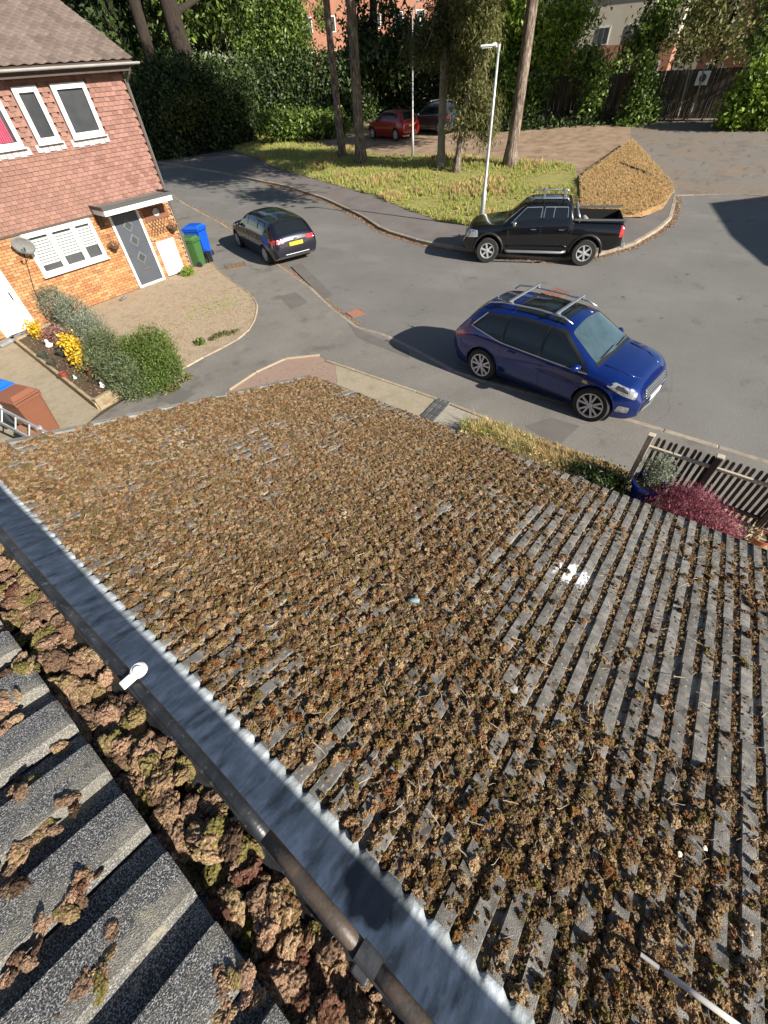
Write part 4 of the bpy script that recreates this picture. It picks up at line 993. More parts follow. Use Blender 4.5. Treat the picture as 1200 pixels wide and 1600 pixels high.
# flat canopy with upstand
can = MB(); can.box(Vector((8.02, WY - .40, 2.50)) - HL, (2.34, .82, .06)); 
can.build("canopy", mat("felt_grey", [(0.13, 0.125, 0.115), (0.19, 0.18, 0.165)], scale=5, rough=.95, bump=.4, coords='World'), house)
cf = MB(); cf.box(Vector((8.02, WY - .822, 2.42)) - HL, (2.38, .03, .14)); cf.box(Vector((6.845, WY - .40, 2.42)) - HL, (.03, .80, .14)); cf.box(Vector((9.195, WY - .40, 2.42)) - HL, (.03, .80, .14)); cf.build("canopy_fascia", upvc, house)
cr_ = MB(); cr_.box(Vector((8.02, WY - .835, 2.535)) - HL, (2.42, .05, .09)); cr_.box(Vector((6.825, WY - .40, 2.535)) - HL, (.05, .82, .09)); cr_.box(Vector((9.215, WY - .40, 2.535)) - HL, (.05, .82, .09)); cr_.build("canopy_trim", mat("trim_dark", [(0.06, 0.058, 0.058)], rough=.6), house)
hb("canopy_post", (6.93, WY - .12, 2.2), (.08, .16, .38), dark_t)
hb("brick_shelf", (8.86, WY - .03, 1.98), (0.9, .03, .36), mat("shade_board", [(0.14, 0.06, 0.035), (0.20, 0.09, 0.05)], scale=6, rough=.9, coords='World'))
# things on the wall
def wall_lathe(name, prof_, p, m, label, cat): 
    t = MB().lathe(prof_, (0, 0, 0), 24, ax='Y').build(name, m, smooth=True, label=label, cat=cat); t.location = p; return t
clk = wall_lathe("wall_plaque", [(0, -.03), (.10, -.03), (.125, -.02), (.13, 0), (0, 0)], (8.86, WY - .06, 2.0), mat("pale_plaque", [(0.55, 0.52, 0.5), (0.25, 0.22, 0.2)], scale=14, rough=.6), "round pale plaque on the wall above the wooden trellis", "plaque")
tr = empty("trellis", (8.76, WY - .055, 1.6), 0, "small brown diamond trellis on the brick beside the grey door", "trellis"); wood_t = mat("trellis_wood", [(0.10, 0.055, 0.03), (0.16, 0.09, 0.05)], scale=12, rough=.8)
W2, H2 = .45, .225
for sgn in (-1, 1):
    for i in range(-5, 6):
        x = i * .115; pa = []
        c0 = (x - sgn * H2 * .62, -H2); c1 = (x + sgn * H2 * .62, H2)
        if abs(c0[0]) > W2 or abs(c1[0]) > W2: continue
        d = Vector((c1[0] - c0[0], 0, c1[1] - c0[1])); s_ = MB().box((0, 0, 0), (.018, .012, d.length)).build("slat", wood_t, tr)
        s_.location = ((c0[0] + c1[0]) / 2, -.006 * sgn, 0); s_.rotation_euler = (0, math.atan2(d.x, d.z), 0)
def basket(p, seed, label):
    t = empty("hanging_basket", p, 0, label, "hanging basket")
    MB().lathe([(0, -.13), (.06, -.12), (.12, -.06), (.145, 0), (.135, 0), (0, -.02)], (0, 0, 0), 16).build("bowl", mat("coir", [(0.07, 0.04, 0.025), (0.13, 0.08, 0.05)], scale=30, rough=1, bump=.6), t)
    mb = MB(); mb.tube([(0, .14, .3), (0, .0, .3)], .008, 6); 
    for a in (0, 2.1, 4.2): mb.tube([(.14 * math.cos(a), .14 * math.sin(a), 0), (0, 0, .29)], .003, 4)
    mb.build("bracket", MATS["handle_black"], t)
    v, f = leaves([(0, 0, .04, .19, .16, .09)], 500, .03, seed, droop=.4, shell=.2); leaf_obj("foliage", v, f, mat("dry_plant", [(0.30, 0.14, 0.07), (0.42, 0.22, 0.12), (0.20, 0.13, 0.06)], island=True, trans=.2), t)
basket((9.22, WY - .20, 1.50), 5, "hanging basket of dried flowers to the right of the trellis")
basket((6.95, WY - .20, 1.47), 6, "hanging basket of dried flowers between the window and the grey door")
dish = empty("satellite_dish", (4.42, WY - .05, 2.0), 0, "grey satellite dish on a bracket left of the shuttered window", "satellite dish")
rotd = Matrix.Rotation(R_(-35), 3, 'Z') @ Matrix.Rotation(R_(25), 3, 'X')
MB().lathe([(0, .05), (.12, .042), (.2, .025), (.27, 0), (.275, .006), (.2, .035), (0, .06)], (0, -.38, .12), 28, ax='Y', rot=rotd).build("reflector", mat("dish_grey", [(0.30, 0.32, 0.33), (0.42, 0.44, 0.45)], scale=9, rough=.35, metal=.3), dish, smooth=True)
mb = MB(); mb.tube([(0, 0, -.1), (0, -.2, -.1), (0, -.36, .08)], .018, 8); mb.build("bracket", MATS["cover_grey"], dish)
mb = MB(); mb.tube([(0, -.36, -.08), (-.15, -.65, -.02), (-.18, -.72, .06)], .010, 6); mb.lathe([(0, 0), (.03, .0), (.03, .08), (0, .08)], (-.18, -.72, .04), 10); mb.build("feed_arm", MATS["cover_grey"], dish)
mb = MB(); mb.tube([(4.42, WY - .03, 1.85), (4.13, WY - .03, 1.0), (3.95, WY - .03, .1)], .012, 6); mb.build("cable", MATS["handle_black"], label="black cable running down the brick wall from the satellite dish", cat="cable")

# close-board fence panel at the house corner, behind the bins
def board_fence(name, a, b, h, n, m, label, z=0.0, lean=0.0, follow=False, post=True, group=None):
    a = Vector((a[0], a[1], 0)); b = Vector((b[0], b[1], 0)); d = b - a; t = empty(name, (a.x, a.y, z), math.atan2(d.y, d.x), label, "fence", group)
    w = d.length / n; bd = MB().box((0, 0, 0), (w * .96, .018, h), ch=0).mesh("board", m)
    for i in range(n):
        o = link("board", bd, t, loc=(w * (i + .5), random.uniform(-.008, .008), h / 2 + random.uniform(-.015, .015))); o.rotation_euler = (0, random.uniform(-.006, .006), 0)
    for zz in (.25, h - .3): MB().box((d.length / 2, .035, zz), (d.length, .04, .06)).build("rail", m, t)
    if post:
        k = max(1, round(d.length / 1.9))
        for i in range(k + 1): MB().box((d.length * i / k, .06, h / 2), (.09, .09, h + .08)).build("post", m, t)
    return t
fwood = mat("weathered_fence", [(0.20, 0.15, 0.105), (0.30, 0.235, 0.17), (0.36, 0.29, 0.22)], scale=5, rough=.95, bump=.4, bscale=70, rnd=.2, stretch=(8, 8, .6))
board_fence("garden_fence", (9.62, 17.25), (10.25, 18.9), 1.9, 14, fwood, "short pale weathered board fence at the corner of the brick house")

# the building whose shadow falls on the road at the right, outside the frame
ob = empty("brick_building", (24.0, -13.5, 0), 0, "brick house with a shallow gable beyond the right edge, throwing its shadow on the road", "building")
mb = MB(); mb.box((0.3, 0, 2.35), (9.6, 8, 4.7)); mb.build("wall", brickw, ob)
mb = MB(); ax_, ay = 1.6, 4.1
pts_ = [(-5.0, 4.75), (1.6, 6.45), (5.6, 4.3)]
mb.add([(x, s * ay, z) for s in (-1, 1) for x, z in pts_] + [(x, s * ay, z - .18) for s in (-1, 1) for x, z in pts_], [(0, 1, 4, 3), (1, 2, 5, 4), (6, 9, 10, 7), (7, 10, 11, 8), (0, 6, 7, 1), (1, 7, 8, 2), (3, 4, 10, 9), (4, 5, 11, 10), (0, 3, 9, 6), (2, 8, 11, 5)]); mb.build("roof", nrt, ob)
mb = MB(); mb.add([(-4.5, 4.0, 4.7), (5.1, 4.0, 4.7), (1.6, 4.0, 6.3)], [(0, 1, 2)]); mb.build("gable", brickw, ob)
# far brick houses glimpsed between the trees
farb = mat("far_red_brick", [(0.30, 0.13, 0.085), (0.40, 0.20, 0.13)], scale=1.5, rough=.95, coords='World', bump=.3, bscale=8)
cream_r = mat("cream_render", [(0.45, 0.40, 0.31), (0.52, 0.48, 0.40)], scale=1, rough=.95, coords='World')
def far_house(px, dist_xy, w, d, h, ang, label, rows=3, wall=farb, lower=None):
    x, y = dist_xy; t = empty("far_house", (x, y, 1.1), ang, label, "house")
    MB().box((0, 0, h / 2), (w, d, h)).build("wall", wall, t)
    if lower: MB().box((0, 0, lower[0] / 2), (w + .06, d + .06, lower[0])).build("brick_base", lower[1], t)
    rf = MB(); rf.add([(-w / 2 - .3, -d / 2 - .4, h), (w / 2 + .3, -d / 2 - .4, h), (w / 2 + .3, d / 2 + .4, h), (-w / 2 - .3, d / 2 + .4, h), (-w / 2 - .3, 0, h + d * .32), (w / 2 + .3, 0, h + d * .32)], [(0, 1, 5, 4), (3, 4, 5, 2), (0, 4, 3), (1, 2, 5), (0, 3, 2, 1)]); rf.build("roof", nrt, t)
    n = max(1, int(w / 2.6))
    for r in range(rows):
        for i in range(n):
            xx = -w / 2 + w * (i + .5) / n; z = 1.0 + r * 2.7
            for s in (-1,):
                fr_ = MB().box((xx, s * (d / 2 + .03), z + .6), (1.15, .08, 1.3)).build("window", upvc, t)
                for q in (-.27, .27): MB().box((xx + q, s * (d / 2 + .075), z + .6), (.44, .03, 1.1)).build("pane", glass_dark, fr_)
    return t
# ================================================================== CARS
def plin(P):
    xs = [p[0] for p in P]; zs = [p[1] for p in P]
    def f(x):
        s = 0.0
        for k in (-2, -1, 0, 1, 2): s += np.interp(x + k * 0.02, xs, zs)
        return s / 5
    return f
class Car:
    def __init__(c, top, belt, bot, W, xr, xf, tum=0.42, nose=0.74, tail=0.80, fa=0.75, ra=0.5, rnd=(2.4, 5.5), shoulder=0.03):
        c.top, c.belt_, c.bot = plin(top), plin(belt), plin(bot); c.W, c.xr, c.xf = W, xr, xf
        c.tum, c.nose, c.tail, c.fa, c.ra, c.rn, c.sh = tum, nose, tail, fa, ra, rnd, shoulder
    def wp(c, x):
        w = 1.0
        if x > c.xf - c.fa: w -= (1 - c.nose) * ((x - c.xf + c.fa) / c.fa) ** 2.6
        if x < c.xr + c.ra: w -= (1 - c.tail) * ((c.xr + c.ra - x) / c.ra) ** 2.8
        return c.W / 2 * w
    def sec(c, x):
        zt = float(c.top(x)); zb = float(c.bot(x)); zl = min(float(c.belt_(x)), zt - 0.05); return zb, zl, zt
    def half(c, x, z):
        zb, zl, zt = c.sec(x); w = c.wp(x)
        if z > zt or z < zb: return 0.0
        if z <= zl:
            q = (z - zb) / (zl - zb); return w * (0.90 + 0.10 * math.sin(min(q * 1.5, 1) * math.pi / 2) - 0.045 * max(0, (q - .5) / .5) ** 1.6)
        h = zt - zl; n = c.rn[0] + min(h / .55, 1) * c.rn[1]; t = (z - zl) / h
        wl = w * 0.955 - c.sh * min(h / .2, 1) * min(t * 8, 1)
        return (wl - c.tum * (z - zl) * min(h / .3, 1)) * max(0.0, 1 - t ** n) ** (1 / 2.3)
    def topz(c, x, y):
        zb, zl, zt = c.sec(x); a, b = zl - .1, zt
        if c.half(x, a) <= abs(y): return a
        for _ in range(18):
            m = (a + b) / 2
            if c.half(x, m) > abs(y): a = m
            else: b = m
        return a
    def endx(c, y, z, front=True):
        xe, d = (c.xf, -0.01) if front else (c.xr, 0.01); x = xe
        for _ in range(140):
            zb, zl, zt = c.sec(x)
            if zb <= z <= zt and c.half(x, z) >= abs(y): return x
            x += d
        return x
    def body(c, mats, name="body", parent=None, arches=(), R=.34, cut=None):
        xs = sorted(set(list(np.linspace(c.xr, c.xf, 110)) + [c.xr + .01, c.xr + .03, c.xf - .01, c.xf - .03])); NL, NU = 9, 13; rows = []
        for x in xs:
            zb, zl, zt = c.sec(x); col = [(0.0, zb)]
            for i in range(NL + 1):
                z = zb + (zl - zb) * i / NL; col.append((c.half(x, z), z))
            for i in range(1, NU + 1):
                t = math.sin(math.pi / 2 * i / NU) ** .5 if i < NU else 1.0
                z = zl + (zt - zl) * t; col.append((c.half(x, z) if i < NU else 0.0, z))
                if i == NU - 1 or i == NU - 2: pass
            rows.append(col)
        n = len(rows[0]); vs = []; fs = []
        for x, col in zip(xs, rows): vs += [(x, y, z) for y, z in col]
        o1 = len(vs)
        for x, col in zip(xs, rows): vs += [(x, -y, z) for y, z in col]
        m = len(xs)
        for i in range(m - 1):
            for j in range(n - 1):
                a, b, d, e = i * n + j, i * n + j + 1, (i + 1) * n + j + 1, (i + 1) * n + j
                fs.append((a, e, d, b)); fs.append((o1 + a, o1 + b, o1 + d, o1 + e))
        for i, fl in ((0, False), (m - 1, True)):
            loop = [i * n + j for j in range(n)] + [o1 + i * n + j for j in range(n - 2, 0, -1)]; fs.append(tuple(loop if fl else loop[::-1]))
        bm = bmesh.new(); bv = [bm.verts.new(v) for v in vs]
        for f in fs:
            try: bm.faces.new([bv[k] for k in f])
            except ValueError: pass
        bmesh.ops.remove_doubles(bm, verts=bm.verts, dist=0.0004); bmesh.ops.recalc_face_normals(bm, faces=bm.faces)
        me = bpy.data.meshes.new(name); bm.to_mesh(me); bm.free(); me.materials.append(mats[0]); me.materials.append(mats[1])
        o = link(name, me, parent)
        cutters = []
        for (x, z) in arches:
            for s in (-1, 1):
                cb = MB().lathe([(0, s * (c.W / 2 - .34)), (R, s * (c.W / 2 - .34)), (R, s * (c.W / 2 + .2)), (0, s * (c.W / 2 + .2))], (x, 0, z), 40, ax='Y')
                cutters.append(cb)
        if cut: cutters.append(cut)
        for cb in cutters:
            cm = cb.mesh("cutter", [mats[1]]); b2 = bmesh.new(); b2.from_mesh(cm); bmesh.ops.remove_doubles(b2, verts=b2.verts, dist=1e-5); bmesh.ops.recalc_face_normals(b2, faces=b2.faces); b2.to_mesh(cm); b2.free()
            co = bpy.data.objects.new("cutter", cm); COL.objects.link(co)
            md = o.modifiers.new("b", 'BOOLEAN'); md.operation = 'DIFFERENCE'; md.object = co; md.solver = 'EXACT'
            if hasattr(md, "material_mode"): md.material_mode = 'TRANSFER'
            pm, o.parent = o.parent, None
            dg_ = bpy.context.evaluated_depsgraph_get(); nm = bpy.data.meshes.new_from_object(o.evaluated_get(dg_)); o.modifiers.clear(); o.data = nm; o.parent = pm
            bpy.data.objects.remove(co)
        me = o.data; me.name = name
        me.polygons.foreach_set("use_smooth", [True] * len(me.polygons))
        try: me.set_sharp_from_angle(angle=R_(38))
        except Exception: pass
        return o
    def _panel(c, poly, fn, step):
        bm = bmesh.new(); vs = [bm.verts.new((p[0], p[1], 0)) for p in poly]; bm.faces.new(vs)
        x0, x1 = min(p[0] for p in poly), max(p[0] for p in poly); y0, y1 = min(p[1] for p in poly), max(p[1] for p in poly)
        k = math.ceil(x0 / step) * step
        while k < x1: bmesh.ops.bisect_plane(bm, geom=bm.verts[:] + bm.edges[:] + bm.faces[:], plane_co=(k, 0, 0), plane_no=(1, 0, 0)); k += step
        k = math.ceil(y0 / step) * step
        while k < y1: bmesh.ops.bisect_plane(bm, geom=bm.verts[:] + bm.edges[:] + bm.faces[:], plane_co=(0, k, 0), plane_no=(0, 1, 0)); k += step
        for v in bm.verts: v.co = Vector(fn(v.co.x, v.co.y))
        return bm
    def _fin(c, bm, name, m, parent, label=None, smooth=True):
        bmesh.ops.recalc_face_normals(bm, faces=bm.faces)
        me = bpy.data.meshes.new(name); bm.to_mesh(me); bm.free(); me.materials.append(m)
        if smooth: me.polygons.foreach_set("use_smooth", [True] * len(me.polygons))
        return link(name, me, parent, label)
    def side(c, poly, s, m, name, parent, off=.004, step=.07): return c._fin(c._panel(poly, lambda x, z: (x, s * (c.half(x, z) + off), z), step), name, m, parent)
    def upper(c, poly, m, name, parent, off=.004, step=.07): return c._fin(c._panel(poly, lambda x, y: (x, y, c.topz(x, y) + off), step), name, m, parent)
    def end(c, poly, m, name, parent, front=True, off=.005, step=.06):
        sg = 1 if front else -1; return c._fin(c._panel(poly, lambda y, z: (c.endx(y, z, front) + sg * off, y, z), step), name, m, parent)
    def line_side(c, pts, s, m, name, parent, r=.005, off=0.0):
        mb = MB(); mb.tube([(x, s * (c.half(x, z) + off), z) for x, z in pts], r, 5); return mb.build(name, m, parent)
def dens(pts, n=6):
    out = []
    for a, b in zip(pts[:-1], pts[1:]):
        for i in range(n): out.append((a[0] + (b[0] - a[0]) * i / n, a[1] + (b[1] - a[1]) * i / n))
    return out + [pts[-1]]
def rpoly(pts, r=.04, n=4):                     # rounded polygon corners
    out = []; N_ = len(pts)
    for i in range(N_):
        p = Vector(pts[i]).to_2d() if len(pts[i]) > 2 else Vector(pts[i]); a = Vector(pts[i - 1]) - p; b = Vector(pts[(i + 1) % N_]) - p
        q = min(r, a.length * .4, b.length * .4); A_ = p + a.normalized() * q; B2 = p + b.normalized() * q
        for k in range(n + 1):
            t = k / n; out.append(tuple(A_ * (1 - t) ** 2 + p * 2 * t * (1 - t) + B2 * t ** 2))
    return out
tyre_m = mat("tyre", [(0.018, 0.018, 0.018), (0.035, 0.034, 0.032)], scale=14, rough=.9, bump=.4, bscale=60)
archd = mat("arch_dark", [(0.008, 0.008, 0.008)], rough=.95)
alloy = mat("alloy", [(0.62, 0.62, 0.63)], rough=.35, metal=.45)
alloy_d = mat("alloy_dark", [(0.025, 0.025, 0.027)], rough=.6, metal=.3)
carglass = mat("car_glass", [(0.010, 0.013, 0.015)], rough=.03, spec=.5, coat=.3)
trim_b = mat("trim_black", [(0.012, 0.012, 0.012)], rough=.5)
lampw = mat("headlamp", [(0.16, 0.17, 0.19), (0.62, 0.63, 0.65)], scale=18, rough=.12, coat=1.0, metal=.4)
lampr = mat("tail_lamp", [(0.45, 0.01, 0.015), (0.62, 0.03, 0.03)], scale=12, rough=.12, coat=1.0)
plate_y = mat("plate_yellow", [(0.75, 0.52, 0.03)], rough=.4); plate_w = mat("plate_white", [(0.8, 0.8, 0.78)], rough=.4)
satin = mat("satin_silver", [(0.55, 0.56, 0.57)], rough=.3, metal=.8)
def wheel(parent, x, y, R, s, spokes=5, dbl=True, rim_m=alloy, W=.225, rr=.66):
    t = MB().lathe([(R * rr, -W / 2), (R * .93, -W / 2), (R, -W * .36), (R, W * .36), (R * .93, W / 2), (R * rr, W / 2), (R * rr, -W / 2)], (x, y, R), 36, ax='Y').build("wheel", tyre_m, parent, smooth=False)
    me = t.data; me.polygons.foreach_set("use_smooth", [True] * len(me.polygons)); me.set_sharp_from_angle(angle=R_(50))
    yo = y + s * W * .5
    MB().lathe([(0, 0), (R * rr, 0)], (x, yo - s * .07, R), 28, ax='Y').build("wheel_recess", alloy_d, t)
    rb = MB(); rb.lathe([(R * rr * .88, -s * .045), (R * rr * .91, -s * .002), (R * rr * 1.01, 0), (R * rr * 1.01, -s * .06)], (x, yo, R), 36, ax='Y')
    for k in range(spokes):
        a = 2 * math.pi * k / spokes + .3
        arms = (-.16, .16) if dbl else (0,)
        for da in arms:
            p0 = Vector((math.cos(a + da * .5), 0, math.sin(a + da * .5))) * R * .10; p1 = Vector((math.cos(a + da * 1.6), 0, math.sin(a + da * 1.6))) * R * rr * .92
            d = p1 - p0; ww = .036 if dbl else .05
            rot = Matrix.Rotation(-math.atan2(d.z, d.x), 3, 'Y'); rb.box(Vector((x, yo - s * .022, R)) + (p0 + p1) / 2, (d.length, .025, ww * R / .34), rot=rot)
    rb.lathe([(0, s * .0), (R * .13, -s * .004), (R * .16, -s * .03)], (x, yo, R), 16, ax='Y')
    rb.build("rim", rim_m, t)
    return t
def paint(name, c, rough=.25, metal=.3):
    return mat(name, [c], rough=rough, metal=metal, coat=1.0, spec=.5, bump=0.0)

def glyphs(parent, text, size, loc, rot, m, name="lettering", ext=.001):
    cu = bpy.data.curves.new("lettering", 'FONT'); cu.body = text; cu.size = size; cu.extrude = ext; cu.align_x = 'CENTER'; cu.align_y = 'CENTER'; cu.materials.append(m)
    tmp = bpy.data.objects.new(name, cu); COL.objects.link(tmp); dg_ = bpy.context.evaluated_depsgraph_get(); me = bpy.data.meshes.new_from_object(tmp.evaluated_get(dg_)); bpy.data.objects.remove(tmp)
    me.materials.clear(); me.materials.append(m); o = link(name, me, parent); o.location = loc; o.rotation_euler = rot; return o
def mirrors(car, parent, x, z, m, size=(.12, .22, .14)):
    for s in (-1, 1):
        y = s * (car.half(x, z) + .12); mb = MB(); prof_ = [(0.0, -1), (.6, -.85), (.95, -.4), (1, 0), (.95, .4), (.6, .85), (0, 1)]
        mb.lathe([(r * .5, h * .5) for r, h in prof_], (0, 0, 0), 16, ax='Y'); mb.v = [(v[0] * size[0] * 1.3 + x + (v[1] * s) * -.06, v[1] * size[1] + y, v[2] * size[2] + z) for v in mb.v]
        mb.build("mirror", m, parent, smooth=True)
        MB().box((x, s * (car.half(x, z) + .02), z - .03), (.06, .08, .03)).build("mirror_arm", trim_b, parent)

# ------------------------------------------------------------------ blue SUV
def suv(name, loc, rz, label, body_m, glassroof=True, rails=True, scale=1.0, detail=True, plate=None):
    t = empty(name, loc, rz, label, "car"); t.scale = (scale,) * 3
    c = Car([(-2.28, .86), (-2.22, 1.02), (-2.14, 1.12), (-1.86, 1.44), (-1.70, 1.555), (-1.2, 1.645), (-.5, 1.68), (.15, 1.655), (.42, 1.60), (1.10, 1.16), (1.22, 1.10), (1.6, 1.05), (1.92, .96), (2.06, .86), (2.14, .72), (2.17, .60)],
            [(-2.28, .9), (-1.6, 1.10), (-.4, 1.05), (.9, .98), (1.3, .93), (1.92, .84), (2.17, .6)], [(-2.28, .40), (-2.1, .28), (-1.6, .24), (1.6, .22), (2.02, .22), (2.17, .30)], 1.84, -2.28, 2.17, tum=.36, nose=.70, tail=.82, fa=.85, ra=.6)
    axf, axr, R = 1.345, -1.345, .378
    c.body([body_m, archd], "body", t, [(axf, R + .01), (axr, R + .01)], R + .045)
    gl = rpoly([(-1.62, 1.22), (-.93, 1.09), (-.93, 1.49), (-1.40, 1.46)], .05), rpoly([(-.87, 1.085), (-.02, 1.05), (-.02, 1.545), (-.87, 1.52)], .05), rpoly([(.05, 1.045), (1.00, 1.01), (.80, 1.19), (.34, 1.50), (.05, 1.55)], .05)
    for s in (-1, 1):
        c.side(rpoly([(-1.74, 1.20), (-.9, 1.06), (.1, 1.02), (1.12, .985), (.90, 1.17), (.36, 1.54), (-.5, 1.575), (-1.46, 1.50)], .05), s, trim_b, "window_surround", t, .018, .04)
        for g_, nm in zip(gl, ("quarter_window", "rear_window", "front_window")): c.side(g_, s, carglass, nm, t, .024, .05)
        c.line_side(dens([(-1.46, 1.49), (-1.76, 1.19), (-.9, 1.05), (.1, 1.01), (1.08, .975)]), s, satin, "window_trim", t, .011, .020)
        for ln in ([(.12, 1.02), (.10, .6), (.12, .34)], [(-.90, 1.05), (-.90, .75), (-1.0, .62)], [(1.06, .97), (.98, .72), (.90, .36)]): c.line_side(dens(ln), s, trim_b, "shut_line", t, .0035)
        c.line_side(dens([(.88, .34), (-.9, .36)]), s, trim_b, "sill_trim", t, .03, -.02)
        for x in (-.62, .30): MB().box((x, s * (c.half(x, .93) + .014), .93), (.19, .03, .03), ch=.008).build("door_handle", body_m, t)
        c.side(rpoly([(1.50, .88), (2.06, .68), (2.05, .80), (1.88, .90), (1.62, .965)], .03), s, lampw, "headlight", t, .006, .04)
        c.side(rpoly([(1.66, .885), (1.92, .80), (1.90, .85), (1.70, .93)], .02), s, alloy_d, "lamp_inner", t, .010, .04)
        c.side(rpoly([(1.80, .40), (2.02, .39), (2.03, .52), (1.84, .55)], .03), s, lampw, "fog_light", t, .006, .04)
        c.side(rpoly([(-2.20, 1.00), (-1.80, 1.07), (-1.86, .97), (-2.18, .86)], .03), s, lampr, "tail_light", t, .008, .04)
        c.side(rpoly([(1.05, .80), (1.16, .80), (1.14, .85), (1.04, .86)], .01), s, satin, "wing_vent", t, .006, .03)
        for ax in (axf, axr):
            ring = MB(); pts_ = [(ax + (R + .06) * math.cos(a), (R + .01) + (R + .06) * math.sin(a)) for a in np.linspace(-.15, math.pi + .15, 26)]
            ring.tube([(x, s * (c.half(x, max(z, .26)) - .004), z) for x, z in pts_], .016, 6); ring.build("arch_lip", body_m, t)
            wheel(t, ax, s * (.92 - .125), R, s, 5, True, rr=.71)
        if rails:
            yy = lambda x: s * (c.half(x, float(c.top(x)) - .10) - .10)
            mb = MB(); pts_ = [(-1.62, yy(-1.5), 1.56), (-1.52, yy(-1.5), 1.65), (-1.2, yy(-1.2), 1.70), (-.4, yy(-.4), 1.725), (.15, yy(.15), 1.705), (.38, yy(.3), 1.63)]
            mb.tube(pts_, [.014, .02, .02, .02, .02, .014], 8); mb.build("roof_rail", satin, t, smooth=True)
    for x in (-1.05, .02):
        w = c.half(x, float(c.top(x)) - .1) - .04; mb = MB(); mb.box((x, 0, 1.765), (.075, 2 * w, .03), ch=.012); mb.box((x, w - .07, 1.735), (.09, .05, .05)); mb.box((x, -w + .07, 1.735), (.09, .05, .05)); mb.build("roof_bar", satin, t)
    c.upper(rpoly([(1.12, -.66), (1.16, 0), (1.12, .66), (.46, .56), (.43, 0), (.46, -.56)], .05), mat("windscreen_glass", [(0.03, 0.055, 0.06), (0.07, 0.11, 0.12)], scale=2.5, rough=.04, spec=1.0, coat=1.0), "windscreen", t, .006)
    wp = MB(); wp.tube([(1.14, -.5, 1.165), (1.10, .05, 1.19)], .009, 5); wp.tube([(1.14, .15, 1.165), (1.10, .62, 1.175)], .009, 5); wp.build("wiper", trim_b, t)
    c.upper([(1.10, -.68), (1.19, -.70), (1.22, 0), (1.19, .70), (1.10, .68), (1.14, 0)], trim_b, "scuttle", t, .004)
    if glassroof:
        c.upper(rpoly([(-.92, -.50), (-.15, -.52), (-.15, .52), (-.92, .50)], .06), carglass, "glass_roof", t, .006); c.upper(rpoly([(-.09, -.52), (.22, -.5), (.22, .5), (-.09, .52)], .05), carglass, "sunroof", t, .006)
    c.upper(rpoly([(-2.08, -.60), (-1.84, -.56), (-1.84, .56), (-2.08, .60)], .03), carglass, "rear_screen", t, .008)
    for s in (-1, 1):
        mb = MB(); mb.tube([(1.25, s * .55, c.topz(1.25, s * .55) + .002), (1.7, s * .50, c.topz(1.7, s * .5) + .004), (1.95, s * .38, c.topz(1.95, s * .38))], .012, 6); mb.build("bonnet_crease", body_m, t, smooth=True)
    c.end(rpoly([(-.50, .60), (.50, .60), (.44, .80), (-.44, .80)], .04), trim_b, "grille", t, True, .010)
    gb = MB()
    for z in (.63, .68, .73, .78): gb.box((c.endx(0, z, True) + .012, 0, z), (.03, .92, .020), ch=.004)
    gb.build("grille_bar", satin, t)
    c.end(rpoly([(-.55, .36), (.55, .36), (.5, .52), (-.5, .52)], .04), trim_b, "lower_grille", t, True, .008)
    sp = MB(); sp.tube([(1.92, -.72, .30), (2.14, -.45, .29), (2.19, 0, .29), (2.14, .45, .29), (1.92, .72, .30)], .022, 8); sp.build("skid_trim", satin, t)
    MB().box((c.endx(0, .5, True) + .03, 0, .53), (.02, .50, .11)).build("number_plate", plate_w, t)
    MB().box((c.endx(0, .8, False) - .02, 0, .80), (.02, .50, .11)).build("number_plate", plate_y, t)
    mirrors(c, t, .86, 1.06, body_m)
    return t, c
blue = paint("blue_paint", (0.003, 0.022, 0.165), .22, .45)
pr, pf = Vector((8.16, 3.79)), Vector((7.87, 1.17)); h = (pf - pr).normalized(); ang = math.atan2(h.y, h.x); left = Vector((-h.y, h.x))
cen = (pr + pf) / 2 + left * (.93) - h * .07
suv("blue_suv", (cen.x, cen.y, 0.005), ang, "shiny dark blue SUV with silver roof bars parked half on the near pavement", blue, scale=.975)[0].scale = (.955, 1.04, .96)

# ------------------------------------------------------------------ black pick-up
t = empty("black_pickup", (0, 0, 0), 0, "black double-cab pickup with roof rack and open bed beside the grass", "pickup truck")
blk = paint("black_paint", (0.006, 0.006, 0.007), .22, .2)
c = Car([(-2.62, 1.06), (-2.60, 1.26), (-1.03, 1.28), (-.99, 1.50), (-.93, 1.68), (-.80, 1.74), (-.3, 1.76), (.35, 1.735), (.55, 1.68), (1.05, 1.26), (1.15, 1.20), (1.6, 1.15), (2.3, 1.05), (2.42, .98), (2.50, .78), (2.52, .62)],
        [(-2.62, 1.10), (-1.05, 1.14), (-.95, 1.20), (.9, 1.12), (1.3, 1.04), (2.3, .93), (2.52, .62)], [(-2.62, .58), (-2.3, .46), (-1.2, .44), (1.2, .42), (2.0, .36), (2.52, .42)], 1.85, -2.62, 2.52, tum=.30, nose=.78, tail=.96, fa=.6, ra=.2, rnd=(3.0, 6.0))
R = .385; axf, axr = 1.62, -1.58
cutb = MB().box((-1.80, 0, 1.25), (1.50, 1.46, .90))
c.body([blk, archd], "body", t, [(axf, R + .03), (axr, R + .03)], R + .075, cut=cutb)
